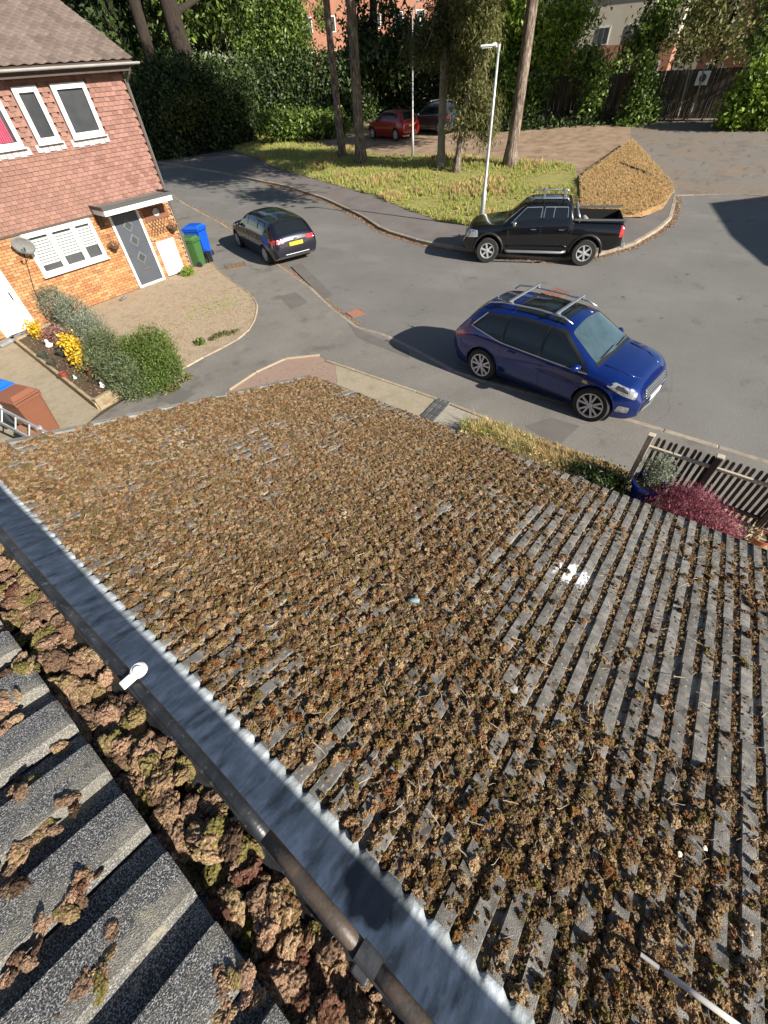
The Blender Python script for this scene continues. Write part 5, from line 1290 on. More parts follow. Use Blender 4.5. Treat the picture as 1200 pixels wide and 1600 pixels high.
for s in (-1, 1):
    c.side(rpoly([(-.86, 1.22), (-.08, 1.19), (-.08, 1.62), (-.80, 1.62)], .04), s, satin, "window_trim", t, .004)
    c.side(rpoly([(-.84, 1.24), (-.40, 1.222), (-.40, 1.60), (-.79, 1.60)], .03), s, carglass, "rear_window", t, .009); c.side(rpoly([(-.375, 1.22), (-.10, 1.21), (-.10, 1.60), (-.375, 1.60)], .03), s, carglass, "rear_quarter", t, .009)
    c.side(rpoly([(-.01, 1.19), (.98, 1.15), (.50, 1.60), (-.01, 1.62)], .04), s, satin, "front_window_trim", t, .004)
    c.side(rpoly([(.01, 1.21), (.93, 1.17), (.49, 1.58), (.01, 1.60)], .03), s, carglass, "front_window", t, .009)
    for ln in ([(-.05, 1.64), (-.05, 1.0), (-.07, .50)], [(-.92, 1.62), (-.94, 1.0), (-.80, .62)], [(1.02, 1.14), (.98, .9), (.93, .50)], [(-1.03, 1.24), (-1.03, .6)]): c.line_side(dens(ln), s, trim_b, "shut_line", t, .004)
    for x in (-.70, .18): MB().box((x, s * (c.half(x, 1.04) + .02), 1.04), (.17, .035, .035), ch=.008).build("door_handle", chrome, t)
    mb = MB(); mb.tube([(1.02, s * .93, .42), (.9, s * 1.0, .41), (-.85, s * 1.0, .41), (-.97, s * .93, .42)], .042, 10); mb.build("side_step", satin, t, smooth=True)
    c.side(rpoly([(1.98, .80), (2.40, .76), (2.42, .94), (2.28, 1.00), (2.02, .98)], .03), s, lampw, "headlight", t, .008, .04)
    c.end(rpoly([(s * .66, .72), (s * .78, .74), (s * .78, 1.0), (s * .66, 1.0)], .02), lampr, "tail_light_rear", t, False, .02)
    c.side(rpoly([(-2.61, .86), (-2.50, .86), (-2.50, 1.16), (-2.61, 1.16)], .02), s, lampr, "tail_light", t, .012, .05)
    for ax in (axf, axr):
        pts_ = [(ax + (R + .11) * math.cos(a), (R + .02) + (R + .11) * math.sin(a)) for a in np.linspace(-.05, math.pi + .05, 26)]
        fl = MB(); n_ = len(pts_); P0 = [(x, s * (c.half(x, max(z, .50)) - .02), z) for x, z in pts_]
        fl.tube([(p[0], p[1] + s * .02, p[2]) for p in P0], .045, 8); fl.build("arch_flare", trim_b, t, smooth=True)
        wheel(t, ax, s * (.925 - .11), R, s, 6, False, alloy, W=.26, rr=.62)
        MB().box((ax - R - .10, s * .84, .38), (.015, .2, .28)).build("mud_flap", trim_b, t)
    rl_ = MB(); rl_.tube([(-.78, s * .56, 1.74), (-.72, s * .56, 1.81), (.30, s * .55, 1.81), (.42, s * .55, 1.73)], .022, 8); rl_.build("rack_rail", satin, t, smooth=True)
    cap_ = MB(); cap_.box((-1.82, s * .80, 1.29), (1.56, .14, .035), ch=.01); cap_.build("bed_rail_cap", mat("bed_cap", [(0.10, 0.10, 0.10)], rough=.5), t)
for x in (-.62, .02): MB().box((x, 0, 1.83), (.07, 1.42, .03), ch=.01).build("rack_bar", satin, t)
c.upper(rpoly([(1.06, -.68), (1.09, 0), (1.06, .68), (.58, .58), (.57, 0), (.58, -.58)], .05), carglass, "windscreen", t, .006)
wp = MB(); wp.tube([(1.10, -.5, 1.24), (1.04, .1, 1.30)], .010, 5); wp.tube([(1.10, .1, 1.24), (1.04, .62, 1.28)], .010, 5); wp.build("wiper", trim_b, t)
c.end(rpoly([(-.48, .66), (.48, .66), (.5, .92), (-.5, .92)], .04), trim_b, "grille", t, True, .012)
gb = MB(); 
for y in (-.24, .24): gb.box((c.endx(0, .8, True) + .03, y, .79), (.02, .03, .24), rot=Matrix.Rotation(-.35 * (1 if y < 0 else -1), 3, 'X'))
gb.build("grille_bar", satin, t)
MB().box((-2.70, 0, .60), (.14, 1.60, .14), ch=.03).build("rear_bumper", satin, t)
MB().box((2.56, 0, .52), (.02, .50, .11)).build("number_plate", plate_w, t)
mirrors(c, t, .82, 1.20, chrome, (.10, .20, .19))
# roll bar in the bed, spare things in the bed, rear glass
sb = MB(); sb.tube([(-1.22, -.66, 1.28), (-1.14, -.6, 1.42), (-1.10, -.4, 1.48), (-1.10, .4, 1.48), (-1.14, .6, 1.42), (-1.22, .66, 1.28)], .04, 10); sb.build("sports_bar", satin, t, smooth=True)
h1 = (Vector((15.36, 7.48)) - Vector((16.53, 4.49))).normalized(); ang1 = math.atan2(h1.y, h1.x); lf = Vector((-h1.y, h1.x))
t.scale = (1.0, 1.10, 1.0)
mid = (Vector((15.36, 7.48)) + Vector((16.53, 4.49))) / 2 - lf * .96
t.location = (mid.x, mid.y, 0.005); t.rotation_euler = (0, 0, ang1)
bedm = MATS["bed_cap"]
tool = MB(); tool.lathe([(0, -.09), (.20, -.11), (.29, -.06), (.29, .06), (.20, .11), (0, .09)], (0, 0, 0), 22, ax='Z'); tb_ = tool.build("spare_drum", mat("grey_drum", [(0.25, 0.24, 0.23), (0.35, 0.33, 0.31)], scale=6, rough=.7), label="dusty grey drum lying in the front of the pickup bed", cat="drum", smooth=True)
q = Matrix.Rotation(ang1, 3, 'Z') @ Vector((-1.45, .25, 0)) + Vector((mid.x, mid.y, 0)); tb_.location = (q.x, q.y, 1.0); tb_.rotation_euler = (1.2, .3, 0.6)

# ------------------------------------------------------------------ dark estate car
def estate(name, loc, rz, label, body_m, hatch=False, scale=1.0, cat="car"):
    t = empty(name, loc, rz, label, cat); t.scale = (scale,) * 3
    if hatch:
        top = [(-1.98, .80), (-1.94, 1.00), (-1.86, 1.08), (-1.62, 1.40), (-1.5, 1.46), (-.9, 1.52), (-.2, 1.53), (.25, 1.49), (.95, 1.05), (1.05, 1.00), (1.5, .94), (1.85, .84), (1.98, .66), (2.0, .55)]; xr, xf, axf, axr, W, R = -1.98, 2.0, 1.24, -1.26, 1.75, .31
    else:
        top = [(-2.30, .78), (-2.26, 1.00), (-2.20, 1.06), (-1.86, 1.38), (-1.74, 1.425), (-1.0, 1.475), (-.2, 1.48), (.20, 1.45), (.42, 1.38), (1.05, 1.02), (1.15, .98), (1.6, .93), (2.05, .80), (2.22, .62), (2.26, .52)]; xr, xf, axf, axr, W, R = -2.30, 2.26, 1.36, -1.37, 1.80, .32
    c = Car(top, [(xr, .85), (-1.4, .99), (-.4, .97), (.9, .92), (1.3, .86), (xf, .52)], [(xr, .38), (xr + .25, .22), (-1.2, .18), (1.2, .17), (xf - .2, .19), (xf, .28)], W, xr, xf, tum=.32, nose=.70, tail=.88, fa=.8, ra=.5)
    c.body([body_m, archd], "body", t, [(axf, R + .01), (axr, R + .01)], R + .035)
    k = 0.0 if not hatch else .25
    for s in (-1, 1):
        c.side(rpoly([(-1.72 + k, 1.06), (-.9, 1.0), (.92, .94), (.30, 1.36), (-.4, 1.40), (-1.52 + k, 1.34)], .05), s, trim_b, "window_surround", t, .003)
        if not hatch: c.side(rpoly([(-1.66, 1.08), (-1.02, 1.03), (-1.02, 1.34), (-1.50, 1.315)], .04), s, carglass, "quarter_window", t, .008)
        c.side(rpoly([(-.98 if not hatch else -1.25, 1.03), (-.10, .99), (-.10, 1.37), (-.98, 1.345)], .04), s, carglass, "rear_window", t, .008)
        c.side(rpoly([(-.04, .985), (.82, .955), (.28, 1.33), (-.04, 1.37)], .04), s, carglass, "front_window", t, .008)
        c.line_side(dens([(-1.66 + k, 1.055), (-.9, .99), (.88, .93)]), s, satin if not hatch else trim_b, "window_trim", t, .007, .005)
        for ln in ([(-.07, .98), (-.07, .3)], [(-1.0, 1.0), (-1.0, .7), (-1.08, .55)], [(.95, .9), (.88, .3)]): c.line_side(dens(ln), s, trim_b, "shut_line", t, .004)
        for x in (-.80, .10): MB().box((x, s * (c.half(x, .86) + .014), .86), (.17, .03, .028), ch=.007).build("door_handle", body_m, t)
        c.side(rpoly([(xf - .62, .74), (xf - .13, .58), (xf - .16, .68), (xf - .5, .82)], .03), s, lampw, "headlight", t, .006, .04)
        c.side(rpoly([(xr + .02, .80), (xr + .42, .86), (xr + .40, .96), (xr + .06, .94)], .02), s, lampr, "tail_light", t, .010, .04)
        c.end(rpoly([(s * .40, .82), (s * .70, .80), (s * .72, .93), (s * .44, .93)], .02), lampr, "tail_light_inner", t, False, .010, .04)
        for ax in (axf, axr): wheel(t, ax, s * (W / 2 - .11), R, s, 5, True, W=.21)
    c.upper(rpoly([(.98, -.62), (1.02, 0), (.98, .62), (.32, .52), (.30, 0), (.32, -.52)], .05), carglass, "windscreen", t, .006)
    a, b = (xr + .10, xr + .42) if not hatch else (xr + .10, xr + .36)
    c.upper(rpoly([(a, -.62), (b, -.54), (b, .54), (a, .62)], .05), carglass, "rear_screen", t, .010)
    c.upper(rpoly([(b + .02, -.56), (b + .12, -.56), (b + .12, .56), (b + .02, .56)], .02), trim_b, "spoiler", t, .008)
    xe = c.endx(0, .74, False)
    pl = MB().box((xe - .015, 0, .74), (.02, .52, .115)).build("number_plate", plate_y, t)
    mb = MB(); mb.tube([(xr + .2, -.70, .42), (xr - .005, -.45, .42), (xr - .015, 0, .42), (xr - .005, .45, .42), (xr + .2, .70, .42)], .016, 8); mb.build("bumper_trim", mat("dull_silver", [(0.3, 0.3, 0.3)], rough=.5, metal=.5), t)
    MB().box((xe - .012, 0, .86), (.015, .10, .10), ch=.004).build("badge", chrome, t)
    mirrors(c, t, .70, 1.0, body_m, (.11, .19, .13))
    return t, c
navy = paint("navy_paint", (0.008, 0.009, 0.022), .2, .3)
pA = Vector((11.33, 14.82)); a2 = R_(72)
hd = Vector((math.cos(a2), math.sin(a2))); rt = Vector((hd.y, -hd.x))
cen = pA + hd * 1.46 + rt * .95
es, ec = estate("dark_estate_car", (cen.x, cen.y, 0.02), a2, "very dark blue estate car with yellow rear plate parked by the bins", navy, scale=1.07)
es.scale = (1.07, 1.05, .98)
_xe = ec.endx(0, .74, False); pm_ = MB()
for i_, (w_, hh_) in enumerate(((.034, .07), (.030, .07), (.012, .07), (.030, .066), (.032, .07), (.030, .068), (.034, .07))):   # worn characters too faint to read
    y_ = .20 - i_ * .058 - (.03 if i_ > 3 else 0); pm_.box((_xe - .029, y_, .74), (.002, w_, .010)); pm_.box((_xe - .029, y_ + w_ * .4, .74), (.0022, .007, hh_)); pm_.box((_xe - .029, y_ - w_ * .3, .74 + .025 * (-1) ** i_), (.0024, w_ * .5, .009))
pm_.build("plate_characters", mat("faded_black", [(0.12, 0.10, 0.04)], rough=.6), es)
MB().box((-1.97, -.16, 1.14), (.22, .30, .05), ch=.02).build("blue_cloth", mat("blue_cloth", [(0.02, 0.12, 0.5)], rough=.9), es)
# distant red hatchback and grey SUV under the trees
red = paint("red_paint", (0.30, 0.004, 0.008), .3, .2)
p = GT(600, 222); p2 = GT(626, 222); p1 = GT(578, 217); hd = Vector((p1.x - p2.x, p1.y - p2.y)).normalized(); aa = math.atan2(hd.y, hd.x)
rt = Vector((hd.y, -hd.x)); cen = Vector(((p1.x + p2.x) / 2, (p1.y + p2.y) / 2)) + rt * .85
estate("red_hatchback", (cen.x, cen.y, zg(cen.x) + .02), aa, "red hatchback parked in the shade under the trees", red, hatch=True, scale=1.12)
greyp = paint("grey_paint", (0.06, 0.07, 0.08), .3, .5)
cen2 = cen + rt * 2.9 - hd * 1.9
suv("grey_suv", (cen2.x, cen2.y, zg(cen2.x) + .02), aa, "grey SUV parked behind the red hatchback in the shade", greyp, glassroof=False, scale=1.05)
# ================================================================== TREES, HEDGES, BACKGROUND
def at(px, py, d): return CAM + ray(px, py).normalized() * d
def rad(px, py, d, rpx): return rpx * d * ray(px, py).normalized().dot(_f) / FPX
bark = mat("bark", [(0.075, 0.052, 0.04), (0.19, 0.145, 0.115), (0.34, 0.27, 0.215)], scale=3.5, contrast=1.6, rough=1.0, bump=1.0, bscale=9, coords='World', stretch=(3.2, 3.2, .8), bdist=.08)
bark_d = mat("shade_toned_bark", [(0.016, 0.012, 0.009), (0.05, 0.035, 0.026)], scale=2.5, rough=1.0, bump=1.0, bscale=9, coords='World', stretch=(3, 3, .8), bdist=.05)  # darkened in colour to stand in for shade missing on the big trunks
bark_grey = mat("grey_bark", [(0.15, 0.12, 0.095), (0.26, 0.225, 0.18), (0.34, 0.30, 0.24)], scale=2.5, rough=1.0, bump=1.0, bscale=9, coords='World', stretch=(3.2, 3.2, .8), bdist=.05)
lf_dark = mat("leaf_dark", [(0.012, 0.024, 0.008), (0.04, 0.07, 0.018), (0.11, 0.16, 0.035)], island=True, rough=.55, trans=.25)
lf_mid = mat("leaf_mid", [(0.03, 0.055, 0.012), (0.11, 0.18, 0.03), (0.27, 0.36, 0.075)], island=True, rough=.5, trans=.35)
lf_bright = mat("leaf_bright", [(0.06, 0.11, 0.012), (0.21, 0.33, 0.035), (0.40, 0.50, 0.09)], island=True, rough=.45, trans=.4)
lf_pine = mat("needle_olive", [(0.055, 0.07, 0.028), (0.10, 0.115, 0.045), (0.17, 0.175, 0.075)], island=True, rough=.7, trans=.3)
lf_gold = mat("leaf_gold", [(0.09, 0.10, 0.03), (0.16, 0.165, 0.05), (0.25, 0.24, 0.09)], island=True, rough=.6, trans=.35)
def trunk_mb(p, h, r0, r1, lean=(0, 0), seed=0, n=12):
    mb = MB(); pts = []; rr = []; k = 28
    for i in range(k + 1):
        t = i / k; flare = 1 + .5 * max(0, .06 - t) / .06
        pts.append(p + Vector((lean[0] * t + .07 * math.sin(t * 5 + seed), lean[1] * t + .07 * math.cos(t * 4 + seed * 2), h * t))); rr.append((r0 + (r1 - r0) * t) * flare)
    mb.tube(pts, rr, 18)
    for i_, v_ in enumerate(mb.v):
        a_ = (i_ % 18) / 18 * 6.283; q_ = Vector((math.cos(a_) * 1.6, math.sin(a_) * 1.6, v_[2] * .8 + seed)); k_ = .05 * noise.noise(q_) + .03 * noise.noise(q_ * 3.1)
        c_ = pts[min(i_ // 18, len(pts) - 1)]; mb.v[i_] = (c_.x + (v_[0] - c_.x) * (1 + k_ * 2), c_.y + (v_[1] - c_.y) * (1 + k_ * 2), v_[2])
    return mb, pts
def tree(name, base, h, r0, crowns, n, size, leafm, barkm, label, seed=1, lean=(0, 0), branches=6, cat="tree", group=None, aspect=2.4, droop=0.2, shell=.45, clump=6, r1=None, ivy=None):
    t = empty(name, base, 0, label, cat, group); z0 = Vector((0, 0, 0))
    mb, pts = trunk_mb(Vector((0, 0, -.1)), h, r0, r1 or r0 * .45, lean, seed)
    g = random.Random(seed)
    for i in range(branches):
        k = g.randint(12, 26); p = pts[k]; tgt = g.choice(crowns) if crowns else (g.uniform(-2, 2), g.uniform(-2, 2), p.z + 1, 1, 1, 1)
        q = Vector(tgt[:3]) - (Vector(base) if crowns and tgt[2] > -50 and False else Vector((0, 0, 0)))
        q = Vector((tgt[0] + g.uniform(-.6, .6) * tgt[3], tgt[1] + g.uniform(-.6, .6) * tgt[4], tgt[2] + g.uniform(-.4, .4) * tgt[5]))
        m_ = (p + q) / 2 + Vector((0, 0, .25)); mb.tube([p, m_, q], [r0 * .28, r0 * .17, r0 * .05], 6)
    mb.build("trunk", barkm, t, smooth=True)
    if crowns:
        bl = []
        for i, c in enumerate(crowns): bl += blobcloud(c[:3], c[3:], max(5, int(9)), seed + i)
        v, f = leaves(bl, n, size, seed, aspect, droop, shell, clump=clump); leaf_obj("crown", v, f, leafm, t)
    if ivy:
        v, f = leaves(ivy[0], ivy[1], ivy[2], seed + 9, 1.5, .2, .6, clump=0); leaf_obj("ivy", v, f, ivy[3], t)
    return t
def rel(base, p, r): return (p.x - base.x, p.y - base.y, p.z - base.z, r[0], r[1], r[2])
def gpt(px, py): p = GT(px, py); p.z = zg(p.x); return p

# five tall pines on the verge
b = gpt(537, 250); tree("pine_tree", b, 17, .25, [(-1.5, -1, 14, 3.0, 3.0, 2.6), (-2.0, 2.5, 11.5, 2.5, 2.5, 1.6)], 12000, .22, lf_pine, bark, "thinner left pine of the close pair in front of the red hatchback", 3, (-.2, 0), aspect=4)
b = gpt(565, 256); tree("pine_tree", b, 18, .34, [(-2.5, -2, 14.5, 3.4, 3.4, 2.8), (-4.5, .5, 11, 2.4, 2.4, 1.4)], 12000, .22, lf_pine, bark, "stouter right pine of the close pair beside the red hatchback", 4, (.1, 0), aspect=4)
b = gpt(688, 264); d3 = (b - CAM).length
cr3 = [rel(b, at(700, 20, d3), (1.6, 1.6, 1.5)), rel(b, at(675, 70, d3 - .5), (1.5, 1.5, .7)), (-3, -1, 11, 3, 3, 2), rel(b, at(720, 60, d3), (1.3, 1.3, 1.0))]
tree("pine_tree", b, 15, .24, cr3, 22000, .13, lf_pine, bark_grey, "pale grey pine trunk standing just left of the leaning bushy pine", 5, (0, 0), aspect=5, droop=.1, clump=10)
b = gpt(714, 272); d4 = (b - CAM).length
cr4 = [rel(b, at(735, 115, d4), (1.2, 1.2, 1.4)), rel(b, at(750, 165, d4), (.95, .95, 1.2)), rel(b, at(760, 205, d4), (.75, .75, .7)), rel(b, at(728, 185, d4), (.7, .7, .8)), rel(b, at(745, 40, d4), (1.6, 1.6, 1.6)), (1, 0, 9, 2.2, 2.2, 2)]
tree("conifer_tree", b, 9.5, .22, cr4, 30000, .11, lf_gold, bark, "conifer with olive drooping foliage hanging low between the two lamp posts", 6, (.9, -.6), aspect=5, droop=.7, clump=10)
b = gpt(795, 263); tree("pine_tree", b, 19, .33, [(-1, 0, 16, 4.5, 3.5, 2.4), (-6.5, 1.0, 10.5, 3.0, 3.6, 1.5), (-8, 6, 11, 2.2, 3.5, 1.5), (-9.2, -5.5, 8.4, 1.5, 2.2, .7), (-5, -3, 12, 3, 3, 1.6), (-8.5, 1, 13.5, 3, 4, 1.5), (4.5, -3, 10.5, 3.2, 4, 1.6), (8, 1, 12, 3, 4, 1.8), (-3.5, -1, 8.5, 2.6, 2.0, .7)], 36000, .24, lf_pine, bark, "tall straight pine trunk just right of the near lamp post", 7, (.1, 0), aspect=4)

# big shaded trees behind the left-hand hedge
def bigtree(px, py, dd, h, r0, label, crowns, n, lm, seed, size=.28):
    p = at(px, py, dd); b = Vector((p.x, p.y, zg(p.x)))
    cs = []
    for (cx, cy, cd, rp, sq) in crowns:
        q = at(cx, cy, cd); r = rad(cx, cy, cd, rp); cs.append(rel(b, q, (r, r, r * sq)))
    cs.append((0, 0, h, 5, 5, 3.5))
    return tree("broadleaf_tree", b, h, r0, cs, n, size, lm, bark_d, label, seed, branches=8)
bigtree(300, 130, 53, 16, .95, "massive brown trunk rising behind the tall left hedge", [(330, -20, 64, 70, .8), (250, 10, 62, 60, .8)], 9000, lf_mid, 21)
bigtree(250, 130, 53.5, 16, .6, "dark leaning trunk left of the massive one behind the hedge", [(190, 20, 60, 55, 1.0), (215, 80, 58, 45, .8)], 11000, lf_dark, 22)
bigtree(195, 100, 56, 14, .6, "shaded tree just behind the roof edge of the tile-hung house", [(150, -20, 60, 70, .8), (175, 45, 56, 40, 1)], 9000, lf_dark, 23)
bigtree(450, 180, 58, 14, .35, "drooping green tree in front of the far red brick house", [(440, 10, 56, 50, 1.1), (400, 60, 56, 42, 1.1), (465, 70, 56, 26, 1.3), (395, 110, 56, 35, 1.0), (505, 95, 57, 14, .8), (500, 20, 57, 12, 1.2)], 42000, lf_mid, 24, .14)
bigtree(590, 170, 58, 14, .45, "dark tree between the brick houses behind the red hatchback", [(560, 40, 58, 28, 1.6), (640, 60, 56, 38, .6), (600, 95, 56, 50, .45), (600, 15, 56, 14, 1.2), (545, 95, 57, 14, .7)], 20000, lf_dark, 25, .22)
bigtree(800, 180, 50, 12, .3, "leafy bright green tree behind the tall straight pine", [(800, 40, 50, 55, 1.1), (850, 80, 49, 50, .9), (880, 25, 50, 45, .7), (800, 120, 49, 40, .7), (865, 115, 48, 35, .6)], 34000, lf_bright, 26, .17)
bigtree(1010, 130, 50, 11, .28, "ivy-clad tree growing behind the middle of the old board fence", [(1000, 70, 50, 30, 1.0), (960, 110, 48, 28, .9), (1035, 20, 50, 40, .8)], 12000, lf_mid, 27, .18)
bigtree(1110, 130, 48, 11, .25, "half-bare tree with pale twigs above the white sign on the fence", [(1100, 20, 48, 55, .8), (1070, 65, 47, 35, .6), (1140, 70, 47, 35, .8)], 13000, lf_gold, 28, .15)
bigtree(1180, 150, 44, 10, .25, "green tree at the right edge above the old fence", [(1190, 60, 44, 45, .8), (1230, 10, 44, 60, .8)], 10000, lf_mid, 29, .16)
# far trees closing the view
k = 0
FARL = ["far dark tree at the upper left behind the tile-hung house", "second far tree behind the ridge of the tile-hung house", "far dark tree just right of the tile-hung roof", "far green tree above the tall left hedge", "far dark tree above the far street lamp", "far green tree left of the long red brick block", "far dark tree right of the long red brick block", "far green tree left of the cream house", "far green tree behind the cream house", "far dark tree between the cream house and the right-hand brick house", "far green tree behind the right-hand brick house", "far dark tree at the extreme upper right"]
for (px, dd, s, lm) in ((-120, 90, 95, lf_dark), (20, 95, 95, lf_mid), (130, 88, 80, lf_dark), (240, 92, 75, lf_mid), (350, 90, 70, lf_dark), (430, 100, 55, lf_mid), (690, 84, 55, lf_dark), (770, 80, 60, lf_mid), (860, 95, 60, lf_mid), (1060, 78, 50, lf_dark), (1150, 92, 70, lf_mid), (1270, 80, 80, lf_dark)):
    k += 1; q = at(px, 60, dd); b = Vector((q.x, q.y, 1.15)); r = rad(px, 40, dd, s)
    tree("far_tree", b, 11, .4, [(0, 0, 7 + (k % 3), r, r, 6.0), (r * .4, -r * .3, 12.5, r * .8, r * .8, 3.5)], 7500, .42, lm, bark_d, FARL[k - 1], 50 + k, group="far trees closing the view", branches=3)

# hedges and bushes
def bush(name, blobs, n, size, m, label, seed, cat="bush", aspect=1.9, clump=8, shell=.6, stems=True, core=None, droop=0, updir=0, zmin=None):
    c0 = Vector(blobs[0][:3]); b = Vector((c0.x, c0.y, zg(c0.x))); t = empty(name, b, 0, label, cat)
    bl = [(x - b.x, y - b.y, z - b.z, rx, ry, rz) for x, y, z, rx, ry, rz in blobs]
    v, f = leaves(bl, n, size, seed, aspect, droop, shell, clump=clump, updir=updir, zmin=zmin); leaf_obj("foliage", v, f, m, t)
    g = random.Random(seed); mb = MB()
    for i in range(14):
        q = g.choice(bl); mb.tube([(q[0] * .7, q[1] * .7, 0.0), (q[0] + g.uniform(-.5, .5) * q[3], q[1] + g.uniform(-.5, .5) * q[4], q[2] + .5 * q[5])], [max(.012, q[3] * .035), max(.005, q[3] * .012)], 5)
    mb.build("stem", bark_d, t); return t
def pb(px, py, dd, rp, sq=1.0, k=1.0):
    q = at(px, py, dd); r = rad(px, py, dd, rp); return (q.x, q.y, q.z, r * k, r * k, r * sq)
hb_ = [pb(x, y, 51 + (x % 3), 34, 1.0) for x in range(235, 372, 22) for y in (135, 165, 200, 232)]
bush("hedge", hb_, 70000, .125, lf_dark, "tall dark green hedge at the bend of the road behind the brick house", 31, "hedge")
bush("bush", [pb(300, 165, 49.6, 20, .8), pb(270, 175, 49.6, 16, .7), pb(325, 165, 49.8, 14, .8), pb(290, 195, 49.4, 14, .5), pb(255, 190, 49.6, 10, .5)], 3800, .12, mat("leaf_yellowgreen", [(0.03, 0.045, 0.008), (0.08, 0.10, 0.015), (0.16, 0.18, 0.03)], island=True, rough=.5, trans=.35), "sunlit yellow-green growth on the face of the tall dark hedge", 32)
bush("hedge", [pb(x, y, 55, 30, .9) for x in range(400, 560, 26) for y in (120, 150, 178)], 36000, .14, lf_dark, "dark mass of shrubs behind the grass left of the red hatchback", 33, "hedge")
bush("bush", [pb(x, 195, 49, 15, .8) for x in range(420, 540, 18)], 9000, .14, lf_mid, "low green undergrowth at the far left end of the grass", 34)
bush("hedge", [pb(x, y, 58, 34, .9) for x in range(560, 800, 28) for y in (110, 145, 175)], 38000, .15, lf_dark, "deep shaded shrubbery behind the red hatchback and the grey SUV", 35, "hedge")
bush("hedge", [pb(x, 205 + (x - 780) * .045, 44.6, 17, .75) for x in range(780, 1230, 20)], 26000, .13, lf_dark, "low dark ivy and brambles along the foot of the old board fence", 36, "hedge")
bush("bush", [pb(760 + i * 14, 190 - (i % 3) * 22, 46, 22, .9) for i in range(6)], 12000, .14, lf_mid, "green bush between the tall straight pine and the fence", 37)
bush("ivy", [pb(1000, 175, 44.5, 22, 1.0), pb(1005, 145, 44.5, 14, 1.2), pb(985, 200, 44, 22, .6), pb(1005, 110, 45, 10, 1.4)], 9000, .12, lf_mid, "column of ivy climbing over the middle of the old board fence", 38, "ivy")
bush("ivy", [pb(930, 130, 45, 16, 1.3), pb(925, 165, 45, 12, 1.3), pb(915, 100, 46, 18, .8)], 6000, .12, lf_mid, "ivy strand hanging over the left part of the old board fence", 39, "ivy")
bush("bush", [pb(1165, 165, 42, 26, 1.0), pb(1190, 140, 42, 30, 1.0), pb(1150, 185, 41.5, 16, .8), pb(1215, 180, 42, 30, .8)], 15000, .13, lf_bright, "bright yellow-green bush at the right end of the old fence", 40)
bush("bush", [(9.95, 19.0, .9, .35, .8, .9), (9.9, 20.2, 1.2, .4, .8, 1.2)], 4000, .05, lf_bright, "green shrub showing behind the corner of the tile-hung house", 41)

# old close-board fence with its white sign
fold = mat("old_fence", [(0.045, 0.036, 0.026), (0.085, 0.07, 0.05), (0.12, 0.11, 0.05)], scale=1.5, rough=1, bump=.4, coords='World', stretch=(2, 2, .5), rnd=.35)
pL, pR = at(845, 160, 47.5), at(1150, 160, 45.0)
fL = board_fence("board_fence", (pL.x, pL.y), (pR.x, pR.y), 2.5, 110, fold, "old dark board fence half covered in ivy behind the parking area", z=1.0)
sg_ = at(1098, 122, 44.6); s1 = empty("sign", (sg_.x, sg_.y, sg_.z), math.atan2(-sg_.y, -sg_.x), "small white square sign with a dark disc on the old fence", "sign")
MB().box((0, 0, 0), (.03, .72, .66), ch=.01).build("panel", upvc, s1); MB().lathe([(0, .02), (.2, .02), (.2, 0)], (0.02, 0, 0), 20, ax='X').build("disc", mat("sign_dark", [(0.05, 0.06, 0.06)], rough=.6), s1)
MB().tube([(-.05, 0, -2.6), (-.05, 0, .3)], .05, 8).build("post", MATS["weathered_fence"], s1)
for (dx, l_) in ((1058, "thin pale leaning pole against the old fence, left of the white sign"), (1080, "orange-brown leaning pole directly below the white sign")):
    a, b_ = at(dx, 185, 44.3), at(dx + 22, 100, 44.6); MB().tube([a, b_], .05, 6).build("leaning_pole", MATS["weathered_fence"], label=l_, cat="pole")

# far houses
def fh(px, py, dd, w, d, h, turn, label, **k):
    q = at(px, py, dd); ang = math.atan2(q.y, q.x) + math.pi / 2 + turn; ang = math.atan2(q.y, q.x) - math.pi / 2 + turn; return far_house(px, (q.x, q.y), w, d, h, ang, label, **k)
fh(560, 50, 80, 22, 8, 13, R_(12), "long red brick block with white windows seen between the pines", rows=5)
fh(955, 40, 74, 14, 8, 7.5, R_(-8), "cream rendered house with a brick base behind the bright green tree", rows=2, wall=cream_r, lower=(3.6, farb))
fh(1230, 20, 62, 9, 7, 9.5, R_(-10), "orange brick house at the far right top behind the trees", rows=3)

# ------------------------------------------------------------------ grass
bladem = mat("grass_blade", [(0.12, 0.19, 0.02), (0.23, 0.31, 0.045), (0.40, 0.44, 0.10), (0.55, 0.52, 0.22)], island=True, rough=.6, trans=.35)
strawm = mat("dry_grass_blade", [(0.38, 0.24, 0.10), (0.58, 0.39, 0.18), (0.70, 0.51, 0.27), (0.36, 0.27, 0.10)], island=True, rough=.7, trans=.3)
def tuft(name, seed, m, n=14, h=1.0, w=.05, spread=.5):
    g = np.random.default_rng(seed); mb = MB()
    for i in range(n):
        a = g.random() * 6.28; b0 = Vector((g.normal() * .25 * spread, g.normal() * .25 * spread, 0)); l = h * (.5 + .6 * g.random()); d = Vector((math.cos(a), math.sin(a), 0)) * spread * l * (.3 + .8 * g.random())
        s = Vector((-math.sin(a), math.cos(a), 0)) * w; m_ = b0 + d * .4 + Vector((0, 0, l * .65)); t_ = b0 + d + Vector((0, 0, l))
        mb.add([b0 - s, b0 + s, m_ + s * .7, t_, m_ - s * .7], [(0, 1, 2, 4), (4, 2, 3)])
    return mb.mesh(name, m)
gt = [tuft("grass_tuft", i, bladem) for i in range(4)] + [tuft("straw_tuft", 10 + i, strawm) for i in range(3)]
